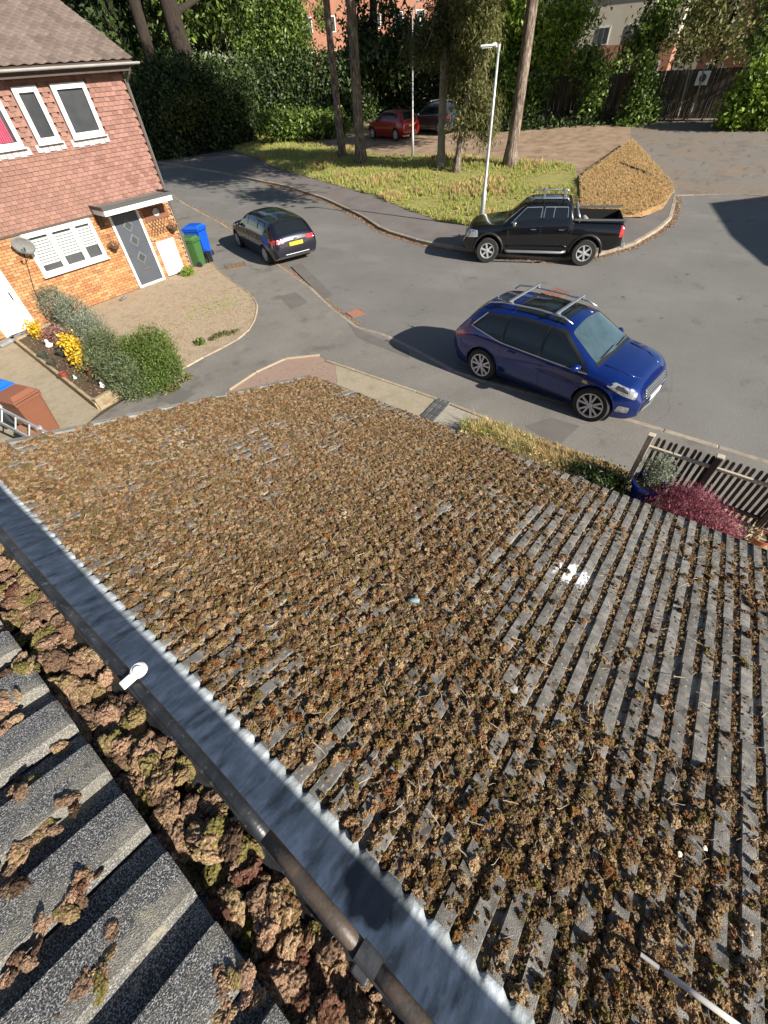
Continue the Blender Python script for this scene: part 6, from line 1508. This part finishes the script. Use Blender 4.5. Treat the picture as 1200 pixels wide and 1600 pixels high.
def inpoly(P, poly):
    x, y = P[:, 0], P[:, 1]; c = np.zeros(len(P), bool); n = len(poly); j = n - 1
    for i in range(n):
        xi, yi = poly[i]; xj, yj = poly[j]; m_ = ((yi > y) != (yj > y)) & (x < (xj - xi) * (y - yi) / (yj - yi + 1e-12) + xi); c ^= m_; j = i
    return c
def grassfield(name, poly, n, h, zoff, label, seed, pick, follow=True):
    g = np.random.default_rng(seed); A = np.array(poly); lo, hi = A.min(0), A.max(0); P = lo + (hi - lo) * g.random((n, 2)); P = P[inpoly(P, poly)]
    pts = []; rots = []; scl = []; idx = []
    for x, y in P:
        nz = noise.noise(Vector((x * .35, y * .35, seed))); k = pick(x, y, nz, g.random())
        if k is None: continue
        hh = h * k[1] * (.6 + .7 * g.random()); pts.append((x, y, (zg(x) if follow else 0) + zoff)); rots.append((g.normal() * .12, g.normal() * .12, g.random() * 6.28)); scl.append((hh * 1.1, hh * 1.1, hh)); idx.append(k[0])
    return gn_scatter(name, pts, rots, scl, idx, gt, label=label)
gpoly = gfront + [mleft] + gback[::-1] + PT((365, 238))
def pk_(x, y, nz, r):
    dry = (nz > .22) or (r < .12)
    return (4 + int(r * 97) % 3 if dry and r < .6 else int(r * 93) % 4, .8 + nz)
grassfield("grass", gpoly, 26000, .22, FP + .01, "long sunlit green and straw grass on the verge round the pines", 4, pk_)
mp = [mleft, apex, mright] + low[::-1]
grassfield("dry_grass", mp + [], 9000, .10, FP + .22, "dry straw lying on the raised triangular bed", 5, lambda x, y, nz, r: (4 + int(r * 99) % 3, 1.0))
grassfield("lawn_grass", lawn_edge + [(3.5, 10.6), (4.2, 17.0), (9.35, 17.0)], 3000, .035, .045, "short dry grass of the neighbour's front lawn", 6, lambda x, y, nz, r: (4 + int(r * 99) % 3 if nz < .42 else int(r * 93) % 4, 1 + nz), False)
# ================================================================== STREET FURNITURE AND GARDEN THINGS
galv = mat("galvanised_steel", [(0.42, 0.43, 0.42), (0.55, 0.56, 0.55)], scale=3, rough=.5, metal=.5, coords='World')
def lamp(b, h, hd, label, r=.055, curved=False):
    t = empty("street_lamp", b, math.atan2(hd[1], hd[0]), label, "street lamp")
    MB().tube([(0, 0, -.1), (0, 0, 1.3), (0, 0, 1.36), (0, 0, h * .6), (0, 0, h)], [r * 1.7, r * 1.7, r * 1.05, r * .95, r * .75], 14).build("post", galv, t, smooth=True)
    a = MB()
    if curved: a.tube([(0, 0, h - .02), (.05, 0, h + .25), (.25, 0, h + .45), (.5, 0, h + .5)], .035, 8); hz, hx = h + .5, .75
    else: a.tube([(0, 0, h - .05), (0, 0, h + .12)], r, 12); a.tube([(0, 0, h + .05), (.15, 0, h + .08)], .035, 8); hz, hx = h + .08, .36
    a.build("arm", galv, t)
    hm = MB(); hm.box((hx, 0, hz + .02), (.56, .22, .07), ch=.03); hm.box((hx - .2, 0, hz + .05), (.16, .13, .06), ch=.02); hm.build("lamp_head", mat("lamp_grey", [(0.62, 0.63, 0.63)], rough=.4), t)
    MB().box((hx + .04, 0, hz - .022), (.34, .15, .012)).build("lamp_glass", mat("lamp_lens", [(0.7, 0.7, 0.66)], rough=.15), t)
    return t
left_ = (-_r.x, -_r.y)
lamp(gpt(751, 359), 5.15, left_, "street lamp with a flat head standing behind the pickup bonnet")
b = gpt(645, 248); lamp(b, 6.3, (_r.x, _r.y), "thin street lamp in front of the red hatchback between the pines", .05, True)
b = gpt(383, 200); lamp(b, 6.6, left_, "far street lamp beside the tall dark hedge", .06, True)

# wheelie bins
def bin_(name, p, rz, body_c, label, h=1.05, w=.56, d=.64, lidc=None, sc=1.0, open_=0.0):
    t = empty(name, p, rz, label, "wheelie bin"); m = mat("bin_" + name + str(round(body_c[0], 2)) + str(round(body_c[2], 2)), [body_c, tuple(q * .85 for q in body_c)], scale=2, rough=.45, bump=.05)
    hb2 = h * .9; mb = MB(); n = 5; 
    def ring(z, wx, dy, oy=0):
        return [(-wx / 2, -dy / 2 + oy, z), (-wx / 2 + .04, -dy / 2 - .015 + oy, z), (wx / 2 - .04, -dy / 2 - .015 + oy, z), (wx / 2, -dy / 2 + oy, z), (wx / 2, dy / 2 + oy, z), (-wx / 2, dy / 2 + oy, z)]
    rs_ = [ring(.03, w * .78, d * .68, .05), ring(hb2 * .5, w * .87, d * .82, .02), ring(hb2 - .06, w * .93, d * .93, 0), ring(hb2 - .06, w, d, 0), ring(hb2, w, d, 0)]
    vs = [q for r in rs_ for q in r]; fs = [(i * 6 + k, i * 6 + (k + 1) % 6, (i + 1) * 6 + (k + 1) % 6, (i + 1) * 6 + k) for i in range(4) for k in range(6)] + [tuple(range(6))]
    mb.add(vs, fs); mb.build("bin_body", m, t)
    lm_ = mat("lid_" + name + str(round((lidc or body_c)[0], 2)), [(lidc or body_c), tuple(q * 1.15 for q in (lidc or body_c))], scale=2, rough=.4)
    lb = MB(); lb.box((0, -.005, hb2 + .02), (w + .03, d + .03, .035), ch=.012); 
    vs = [(-w * .46, -d * .45, hb2 + .035), (w * .46, -d * .45, hb2 + .035), (w * .46, d * .42, hb2 + .035), (-w * .46, d * .42, hb2 + .035), (-w * .36, -d * .3, h), (w * .36, -d * .3, h), (w * .36, d * .38, h), (-w * .36, d * .38, h)]
    lb.add(vs, [(0, 1, 5, 4), (1, 2, 6, 5), (2, 3, 7, 6), (3, 0, 4, 7), (4, 5, 6, 7)]); lid = lb.build("lid", lm_, t)
    MB().tube([(-w * .4, d / 2 + .05, hb2 - .03), (w * .4, d / 2 + .05, hb2 - .03)], .016, 8).build("handle", m, t)
    for s in (-1, 1): MB().lathe([(0, -.02), (.1, -.025), (.1, .025), (0, .02)], (s * w * .42, d * .40, .1), 16, ax='X').build("wheel", tyre_m, t)
    return t
bb = bin_("blue_bin", (10.62, 17.95, .03), R_(205), (0.008, 0.085, 0.50), "bright blue wheelie bin behind the green one at the house corner", h=1.14, w=.62, d=.72)
MB().box((0.1, -.335, .62), (.14, .004, .16)).build("sticker", upvc, bb)
gb_ = bin_("green_bin", (9.86, 17.22, .03), R_(205), (0.055, 0.14, 0.04), "green wheelie bin between the meter cupboard and the blue bin", h=1.0, w=.5, d=.56)
MB().box((0.08, -.29, .62), (.14, .004, .2)).build("sticker", upvc, gb_)
cd = empty("food_caddy", (10.32, 17.15, .04), R_(200), "small black food caddy standing in front of the blue bin", "caddy"); mb = MB(); mb.prism([(-.13, -.13), (.13, -.13), (.13, .13), (-.13, .13)], 0, .30); mb.box((0, 0, .33), (.29, .29, .05), ch=.01); mb.build("caddy_body", trim_b, cd); MB().box((0.02, -.133, .2), (.12, .004, .1)).build("sticker", upvc, cd)
MB().tube([(-.13, 0, .31), (-.13, -.1, .42), (.13, -.1, .42), (.13, 0, .31)], .008, 6).build("handle", trim_b, cd)
pB = G(84, 676); bin_("brown_bin", (pB.x - .1, pB.y + .05, .03), R_(15), (0.21, 0.085, 0.05), "dull brown wheelie bin beside the aluminium ladder")
pC = (pB.x - .28, pB.y + .85); bin_("blue_lid_bin", (pC[0], pC[1], .03), R_(12), (0.05, 0.06, 0.07), "bin with a blue lid between the brown bin and the green lid", lidc=(0.01, 0.12, 0.55))
bin_("green_lid_bin", (pC[0] - .30, pC[1] + .78, .03), R_(10), (0.06, 0.08, 0.06), "bin with a pale green lid at the left edge behind the blue lid", lidc=(0.13, 0.27, 0.12))

# ladder leaning low at the left edge
ldr = empty("aluminium_ladder", (0, 0, 0), 0, "aluminium ladder lying at a slant in front of the brown bin", "ladder")
A_ = G(97, 689, .75); B2_ = G(0, 638, 1.25); dirv = (B2_ - A_).normalized(); B2_ = A_ + dirv * 4.4; sv = Vector((dirv.y, -dirv.x, 0)).normalized(); off_ = Vector((0, 0, -.34)) * .6 + sv * -.16
alu = mat("aluminium", [(0.50, 0.51, 0.52), (0.66, 0.67, 0.68)], scale=6, rough=.35, metal=.7, coords='World')
def bar(a, b, w, h_, name, m, parent):
    d = b - a; x = d.normalized(); y = Vector((-x.y, x.x, 0)).normalized(); z = x.cross(y); rot = Matrix((x, y, z)).transposed()
    return MB().box((a + b) / 2, (d.length, w, h_), rot=rot).build(name, m, parent)
for q, nm in ((Vector((0, 0, 0)), "rail"), (off_, "rail")): bar(A_ + q, B2_ + q, .03, .075, nm, alu, ldr)
n_ = 16
for i in range(n_):
    p = A_ + (B2_ - A_) * ((i + .4) / n_); o = MB().tube([p, p + off_], .016, 8).build("rung", alu, ldr)
for k in (.10, .28): p = A_ + (B2_ - A_) * k; MB().box(p + Vector((0, 0, .045)), (.09, .05, .05), rot=None).build("bracket", alu, ldr)
# low wall section that carries the ladder, hidden side of the yard
MB().box((0.82, 8.9, .36), (.22, 2.2, .72)).build("yard_wall", brickw, label="low brick wall under the foot of the ladder by the roof edge", cat="wall")

# planter with sleepers
slp = mat("sleeper_wood", [(0.20, 0.14, 0.08), (0.32, 0.25, 0.16), (0.38, 0.32, 0.20)], scale=4, rough=.95, bump=.5, coords='World', rnd=.15)
pl = empty("raised_planter", (3.0, 13.3, 0), 0, "long timber-edged planter full of pots and shrubs on the left", "planter"); PLv = Vector((3.0, 13.3, 0))
c1, c2, c3, c4 = Vector((2.36, 10.55, 0)), Vector((3.46, 10.75, 0)), Vector((3.9, 16.5, 0)), Vector((2.72, 16.2, 0))
for a, b_, n2 in ((c1, c2, 3), (c1, c4, 2), (c4, c3, 2), (c2, c3, 2)):
    for k in range(n2):
        o = bar(a - PLv + Vector((0, 0, .055 + .095 * k)) , b_ - PLv + Vector((0, 0, .055 + .095 * k)), .09 if n2 == 3 else .07, .088, "sleeper", slp, pl)
mulch = mat("bark_chips", [(0.10, 0.04, 0.025), (0.22, 0.11, 0.07), (0.36, 0.24, 0.17)], island=True, rough=.95)
mb = MB(); mb.add([c1 - PLv + Vector((0, 0, .14)), c2 - PLv + Vector((0, 0, .14)), c3 - PLv + Vector((0, 0, .14)), c4 - PLv + Vector((0, 0, .14))], [(0, 1, 2, 3)]); mb.build("soil", dirt, pl)
g = np.random.default_rng(8); mb = MB()
for i in range(2600):
    u_, v_ = g.random(), g.random(); p = c1.lerp(c2, u_).lerp(c4.lerp(c3, u_), v_ ** 1.3) - PLv + Vector((0, 0, .15 + .012 * g.random())); a = g.random() * 3.14; s = .012 + .02 * g.random()
    ux = Vector((math.cos(a), math.sin(a), g.normal() * .3)) * s; uy = Vector((-math.sin(a), math.cos(a), g.normal() * .3)) * s * .45; mb.add([p - ux, p - uy, p + ux, p + uy], [(0, 1, 2, 3)])
mb.build("bark_chips", mulch, pl, fix=False, kind='stuff')
lav = mat("grey_green_leaf", [(0.12, 0.15, 0.10), (0.20, 0.235, 0.165), (0.30, 0.33, 0.25)], island=True, rough=.8, trans=.2)
lav2 = mat("sage_leaf", [(0.07, 0.10, 0.04), (0.14, 0.18, 0.08), (0.22, 0.26, 0.13)], island=True, rough=.8, trans=.25)
ros = mat("rosemary_leaf", [(0.05, 0.09, 0.015), (0.11, 0.17, 0.03), (0.20, 0.27, 0.06)], island=True, rough=.6, trans=.3)
def gb2(px, py, z, rx, ry, rz): p = G(px, py, z); return (p.x, p.y, z, rx, ry, rz)
bush("lavender_bush", [gb2(85, 475, .5, .42, .5, .5), gb2(115, 490, .5, .45, .5, .5), gb2(60, 465, .45, .3, .4, .45), gb2(140, 515, .45, .42, .5, .45)], 14000, .035, lav, "silvery grey lavender bush against the orange brick wall", 71, aspect=4.5, clump=12, updir=.5)
bush("lavender_bush", [gb2(165, 545, .42, .45, .5, .45), gb2(185, 580, .40, .45, .45, .4), gb2(205, 600, .35, .38, .38, .35), gb2(150, 570, .35, .3, .3, .3)], 14000, .035, lav2, "olive grey sage bush spilling over the middle of the planter", 72, aspect=4.5, clump=12, updir=.4)
bush("rosemary_bush", [gb2(240, 545, .45, .50, .5, .5), gb2(255, 575, .35, .42, .42, .42), gb2(215, 555, .45, .4, .4, .45), gb2(235, 595, .3, .4, .35, .3)], 15000, .035, ros, "rounded fresh green bush at the lawn end of the planter", 73, aspect=4.0, clump=12, updir=.5)
yel = mat("yellow_leaf", [(0.45, 0.26, 0.01), (0.75, 0.48, 0.02), (0.80, 0.60, 0.08)], island=True, rough=.6, trans=.25)
bush("yellow_shrub", [gb2(118, 548, .35, .16, .2, .22), gb2(128, 565, .3, .12, .14, .18), gb2(108, 535, .4, .14, .16, .2)], 1500, .035, yel, "bright yellow leaved shrub in the middle of the planter", 74, aspect=1.4, clump=5)
bush("yellow_shrub", [gb2(52, 512, .35, .14, .16, .14), gb2(60, 520, .3, .10, .10, .10)], 500, .035, yel, "small yellow plant by the white door at the back of the planter", 75, aspect=1.4, clump=5)
bush("red_twig_plant", [gb2(80, 522, .35, .25, .2, .2)], 900, .03, mat("red_twig", [(0.25, 0.10, 0.09), (0.4, 0.22, 0.18), (0.16, 0.05, 0.05)], island=True, rough=.7), "reddish twiggy plant left of the yellow shrub", 76, aspect=4)
def pot(px, py, z, r, h_, c, label, soil_=True, name="plant_pot", rim=.012, rough=.6):
    p = G(px, py, z); t = empty(name, (p.x, p.y, z), 0, label, "plant pot"); m = mat("pot_%d_%d" % (int(c[0] * 1000), int(c[2] * 1000)), [c, tuple(q * .8 for q in c)], scale=5, rough=rough)
    MB().lathe([(0, 0), (r * .7, 0), (r * .95, h_ * .85), (r * .97, h_ * .86), (r * 1.06, h_ * .88), (r * 1.06, h_), (r * .93, h_), (r * .88, h_ * .8)], (0, 0, 0), 24).build("pot", m, t, smooth=False)
    MB().lathe([(0, h_ * .84), (r * .9, h_ * .84)], (0, 0, 0), 20).build("soil", dirt, t); return t
pot(143, 585, .15, .14, .22, (0.26, 0.035, 0.02), "larger dark red pot lying near the middle of the planter").rotation_euler = (.5, .3, 0)
pot(102, 590, .15, .085, .14, (0.28, 0.05, 0.025), "small red pot at the path side of the planter")
pot(70, 560, .15, .11, .16, (0.03, 0.05, 0.03), "dark green pot nearest the wavy edge of the planter")
pot(100, 556, .15, .12, .17, (0.03, 0.03, 0.032), "black pot below the yellow shrub"); pot(84, 572, .15, .10, .15, (0.035, 0.04, 0.03), "dark pot with pale rim beside the small red pot")
for i, (px, py, s, c, l_) in enumerate(((77, 540, .10, (0.75, 0.74, 0.72), "white garden ornament among the pots"), (117, 590, .05, (0.35, 0.6, 0.5), "small pale green ornament beside the small red pot"), (160, 603, .07, (0.7, 0.72, 0.7), "white ornament lying on the chips right of the red pot"), (185, 605, .06, (0.72, 0.72, 0.7), "small white ornament near the end sleepers"), (60, 513, .08, (0.1, 0.55, 0.42), "turquoise pot beside the white door"), (157, 592, .05, (0.8, 0.8, 0.8), "tiny white figure by the larger red pot"))):
    p = G(px, py, .18); t = empty("garden_ornament", (p.x, p.y, .15), i, l_, "ornament"); m = mat("orn%d" % i if False else "ornament_%s" % ("abcdef"[i]), [c], rough=.5)
    MB().lathe([(0, 0), (s * .8, 0), (s, s * .4), (s * .6, s * 1.0), (s * .35, s * 1.2), (s * .5, s * 1.6), (s * .3, s * 2.0), (0, s * 2.1)], (0, 0, 0), 12).build("figure_body", m, t, smooth=True)
    MB().box((s * .6, 0, s * .5), (s * .9, s * .5, s * .4), ch=s * .1).build("figure_base", m, t)
stone = mat("grey_stone", [(0.16, 0.16, 0.16), (0.3, 0.3, 0.29)], scale=6, rough=.9, bump=.6, coords='World')
for i, (px, py, l_) in enumerate(((33, 528, "grey stone step by the white door, nearer the planter"), (12, 536, "grey stone step by the white door, nearer the left edge"))):
    p = G(px, py, .03); mb = MB(); mb.box((0, 0, 0), (.55, .3, .1), ch=.03); o = mb.build("stone_step", stone, label=l_, cat="stone"); o.location = (p.x, p.y, .07); o.rotation_euler = (0, 0, .2 + i * .1)
p = G(193, 467, .06); o = MB().box((0, 0, 0), (.36, .10, .06), ch=.02).build("old_shoe_block", mat("dark_lump", [(0.06, 0.06, 0.06), (0.25, 0.24, 0.22)], scale=9, rough=.8), label="dark and white lump lying on the lawn against the wall", cat="debris"); o.location = (p.x, p.y, .08); o.rotation_euler = (0, 0, .5)
bush("spiky_plant", [gb2(293, 425, .15, .25, .2, .18)], 260, .10, lf_bright, "spiky green plant at the foot of the green bin", 78, aspect=7, clump=0, updir=.6)
bush("weed_clump", [gb2(313, 535, .08, .14, .14, .10)], 160, .06, lf_mid, "bluish green weed at the front edge of the lawn", 79, aspect=4, clump=0, updir=.5)
bush("weed_clump", [gb2(342, 525, .06, .35, .12, .08), gb2(365, 520, .05, .25, .1, .06)], 380, .05, lf_gold, "yellowish weeds along the lawn edge", 80, aspect=4, clump=0, updir=.5)
bush("weed_clump", [gb2(270, 607, .08, .25, .12, .10), gb2(290, 592, .06, .2, .12, .08)], 380, .05, lf_gold, "dry weeds by the path below the fresh green bush", 81, aspect=4, clump=0, updir=.5)

# front garden picket fence at the right
pk = mat("picket_dark", [(0.045, 0.035, 0.028), (0.085, 0.07, 0.055)], scale=5, rough=.9, bump=.3, coords='World', rnd=.2)  # dark tone puts the shade of the near side into the pickets
pale = mat("pale_rail", [(0.42, 0.36, 0.27), (0.55, 0.48, 0.38)], scale=6, rough=.9, bump=.3, coords='World')
pf_ = empty("picket_fence", (6.55, 0.05, 0), 0, "low dark picket fence with pale rails beside the red maple", "fence")
pm_ = MB(); w_, hh_ = .046, .92; pm_.add([(0, -w_ / 2, 0), (0, w_ / 2, 0), (0, w_ / 2, hh_ - .03), (0, w_ / 4, hh_), (0, -w_ / 4, hh_), (0, -w_ / 2, hh_ - .03)] + [(.02, -w_ / 2, 0), (.02, w_ / 2, 0), (.02, w_ / 2, hh_ - .03), (.02, w_ / 4, hh_), (.02, -w_ / 4, hh_), (.02, -w_ / 2, hh_ - .03)], [(0, 1, 2, 3, 4, 5), (11, 10, 9, 8, 7, 6)] + [(i, (i + 1) % 6, 6 + (i + 1) % 6, 6 + i) for i in range(6)]); pmesh = pm_.mesh("picket", pk)
for i in range(46): 
    o = link("picket", pmesh, pf_, loc=(.03, -.12 - .0835 * i, .05 + random.uniform(-.008, .008))); o.rotation_euler = (random.uniform(-.012, .012), 0, 0)
for z in (.22, .80): MB().box((.0, -1.9, z), (.045, 3.8, .05), ch=.006).build("rail", pale if z > .5 else pk, pf_)
for i in range(5): 
    q = MB(); q.box((-.01, -.0 - .93 * i, .50), (.085, .085, 1.0), ch=.006).build("post", pale if i == 0 else pk, pf_); MB().box((-.01, -.93 * i, 1.015), (.10, .10, .03), ch=.005).build("post_cap", pale, pf_)  # pale end post carries its sunlit side in the colour
# potted shrub, maple, terracotta pots
bp = G(1013, 757, .42); bpot = pot(1013, 757, .42, .235, .42, (0.005, 0.025, 0.22), "glazed dark blue pot with a grey bush inside the picket fence", rough=.15); bpot.location = (bp.x, bp.y, .05)
v, f = leaves([(.10, -.02, .62, .2, .18, .24), (.16, -.1, .52, .16, .14, .16)], 2200, .028, 90, 4.5, 0, .3, clump=8, updir=.5); leaf_obj("foliage", v, f, lav, bpot)
mc = G(1080, 800, .38); mapm = mat("maple_red_leaf", [(0.17, 0.025, 0.05), (0.30, 0.065, 0.10), (0.46, 0.17, 0.22), (0.09, 0.015, 0.03)], island=True, rough=.6, trans=.3)
mt = empty("japanese_maple", (mc.x, mc.y, .03), 0, "weeping crimson maple mound behind the roof edge", "maple")
v, f = leaves([(0, 0.05, .36, .36, .42, .30), (-.08, -.28, .34, .32, .33, .28), (.0, .36, .30, .27, .26, .24), (.08, .08, .46, .25, .32, .24), (-.1, -.45, .24, .22, .2, .22)], 20000, .024, 91, 6.0, .9, .5, clump=9); leaf_obj("crown", v, f, mapm, mt)
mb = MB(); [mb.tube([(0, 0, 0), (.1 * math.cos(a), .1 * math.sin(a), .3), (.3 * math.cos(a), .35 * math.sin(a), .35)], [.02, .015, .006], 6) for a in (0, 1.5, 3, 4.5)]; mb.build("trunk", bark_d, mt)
tp = pot(1192, 838, .25, .13, .20, (0.36, 0.11, 0.05), "plain terracotta pot at the right edge beside the maple"); tp.location.z = .05
tp = pot(1135, 832, .10, .09, .14, (0.34, 0.10, 0.05), "small terracotta pot half hidden by the maple"); tp.location.z = .05
bush("pale_spiky_plant", [gb2(1172, 835, .2, .12, .12, .12)], 90, .11, mat("pale_leaf", [(0.45, 0.38, 0.24), (0.6, 0.52, 0.36)], island=True, rough=.7), "pale dried spiky plant between the maple and the pot", 92, aspect=8, clump=0, updir=.5)
pp = G(1030, 800, .0); 
bush("dark_shrub", [gb2(940, 752, .2, .3, .35, .2), gb2(960, 762, .15, .25, .25, .2), gb2(915, 745, .15, .25, .3, .15)], 4500, .035, lf_dark, "low dark green plants in the corner beside the fence post", 93, aspect=4, clump=6, updir=.3)
bush("silver_plant", [gb2(905, 752, .22, .06, .1, .12), gb2(940, 745, .2, .06, .06, .12)], 260, .03, mat("silver_leaf", [(0.55, 0.57, 0.5), (0.7, 0.7, 0.62)], island=True, rough=.7), "white-tipped seed heads among the dark plants", 94, aspect=6, clump=0, updir=.6)
# wild strip of weeds between the pavement and the roof
wpoly = [(6.78, 3.2), (4.2, 2.9), (3.9, .2), (6.55, .15)]
flm = mat("weed_flower", [(0.55, 0.5, 0.3), (0.7, 0.62, 0.2), (0.75, 0.72, 0.6)], island=True, rough=.7)
def wt(seed):
    a = tuft("weed_tuft", seed, [strawm, ros, lf_bright][seed % 3], n=18, h=1.0, w=.022, spread=.8); return a
gt_save = gt
gt = [wt(30 + i) for i in range(4)] + [wt(36 + i * 3) for i in range(3)]
v_, f_ = leaves([(0, 0, .9, .5, .5, .25)], 20, .05, 77, 1.5, 0, .2); gt.append(npmesh("weed_flower", v_, f_, flm))
def pkw(x, y, nz, r):
    if y > 2.5 and r > .35: return None
    k = 7 if r < .035 and x > 5.2 else int(r * 991) % 7
    return (k, (.6 + .9 * max(nz, -.3)) * (.55 if x > 6.35 else 1.0))
grassfield("wild_weeds", wpoly, 3600, .30, .03, "tangled straw, yellow-green weeds and seed heads between the roof edge and the pavement", 8, pkw, False)
gt = gt_save
grassfield("edge_grass", [(6.85, 2.9), (6.3, 3.0), (6.2, 0.2), (6.8, 0.1)], 1500, .06, .03, "dry grass along the pavement edge of the wild strip", 9, lambda x, y, nz, r: (4 + int(r * 99) % 3, 1), False)
kd = MB(); kd.tube([(6.3, 1.1, .12), (6.1, .55, .14), (6.2, .1, .16)], .015, 6); kd.build("garden_hose", trim_b, label="thin dark edging hose lying among the weeds near the fence", cat="hose")

# ------------------------------------------------------------------ small things on the roofs
def onlow(px, py, h=.03):
    n = Vector((ST, 0, CT)); d = ray(px, py); t = n.dot(LR(0, 0, h) - CAM) / n.dot(d); return CAM + d * t
a0, a1 = onlow(1001, 1491, .075), onlow(1035, 1516, .09); a2_ = onlow(1155, 1604, .14)
rod = empty("white_rod", (0, 0, 0), 0, "thin white plastic rod poking in from the lower right corner", "rod")
MB().tube([a0, a1 - (a1 - a0) * .15], .0065, 10).build("rod_tip", wm, rod); MB().tube([a1 - (a1 - a0) * .15, a1 + (a2_ - a1) * .03], .0035, 8).build("joint", chrome, rod); MB().tube([a1 + (a2_ - a1) * .03, a1 + (a2_ - a1) * .5, a2_ + (a2_ - a1) * .4], .0085, 12).build("rod_shaft", wm, rod, smooth=True)
j = onlow(648, 938, .055); jar = empty("glass_vial", j, .6, "small pale blue glass jar lying on the mossy tiles", "jar")
MB().lathe([(0, -.028), (.013, -.028), (.016, -.02), (.016, .016), (.010, .024), (.010, .03), (0, .03)], (0, 0, 0), 16, ax='Y').build("glass", mat("blue_glass", [(0.35, 0.5, 0.55), (0.12, 0.2, 0.25)], scale=30, rough=.08, coat=1), jar, smooth=True)
MB().lathe([(0, .030), (.012, .030), (.012, .040), (0, .040)], (0, 0, 0), 14, ax='Y').build("cap", mat("cap_dark", [(0.02, 0.04, 0.07)], rough=.3), jar)
g = random.Random(3)
for i, (px, py, s) in enumerate(((606, 1009, .012), (803, 1078, .02), (192, 803, .006), (575, 650, .008), (1062, 1335, .010), (1102, 1325, .009))):
    p = onlow(px, py, .048); mb = MB(); k = 9; ring = [Vector((s * (.6 + .8 * g.random()) * math.cos(6.28 * q / k), s * (.6 + .8 * g.random()) * math.sin(6.28 * q / k), .002 * g.random())) for q in range(k)]
    mb.add(ring + [Vector((0, 0, .004))], [(q, (q + 1) % k, k) for q in range(k)]); mb.add([r + Vector((0, 0, -.004)) for r in ring], [tuple(reversed(range(k)))])
    o = mb.build("pale_flake", mat("pale_flake", [(0.6, 0.57, 0.5)], rough=.9), label=["pale flake right of the roof centre, below the glass jar", "larger white flake on the tiles left of the bare strips", "tiny pale flake near the gutter at the top left", "tiny pale flake near the eaves corner", "white flake near the lower right corner, left of a pair", "white flake near the lower right corner, right of a pair"][i], cat="flake")
    o.location = p; o.rotation_euler = (0, TH, i)
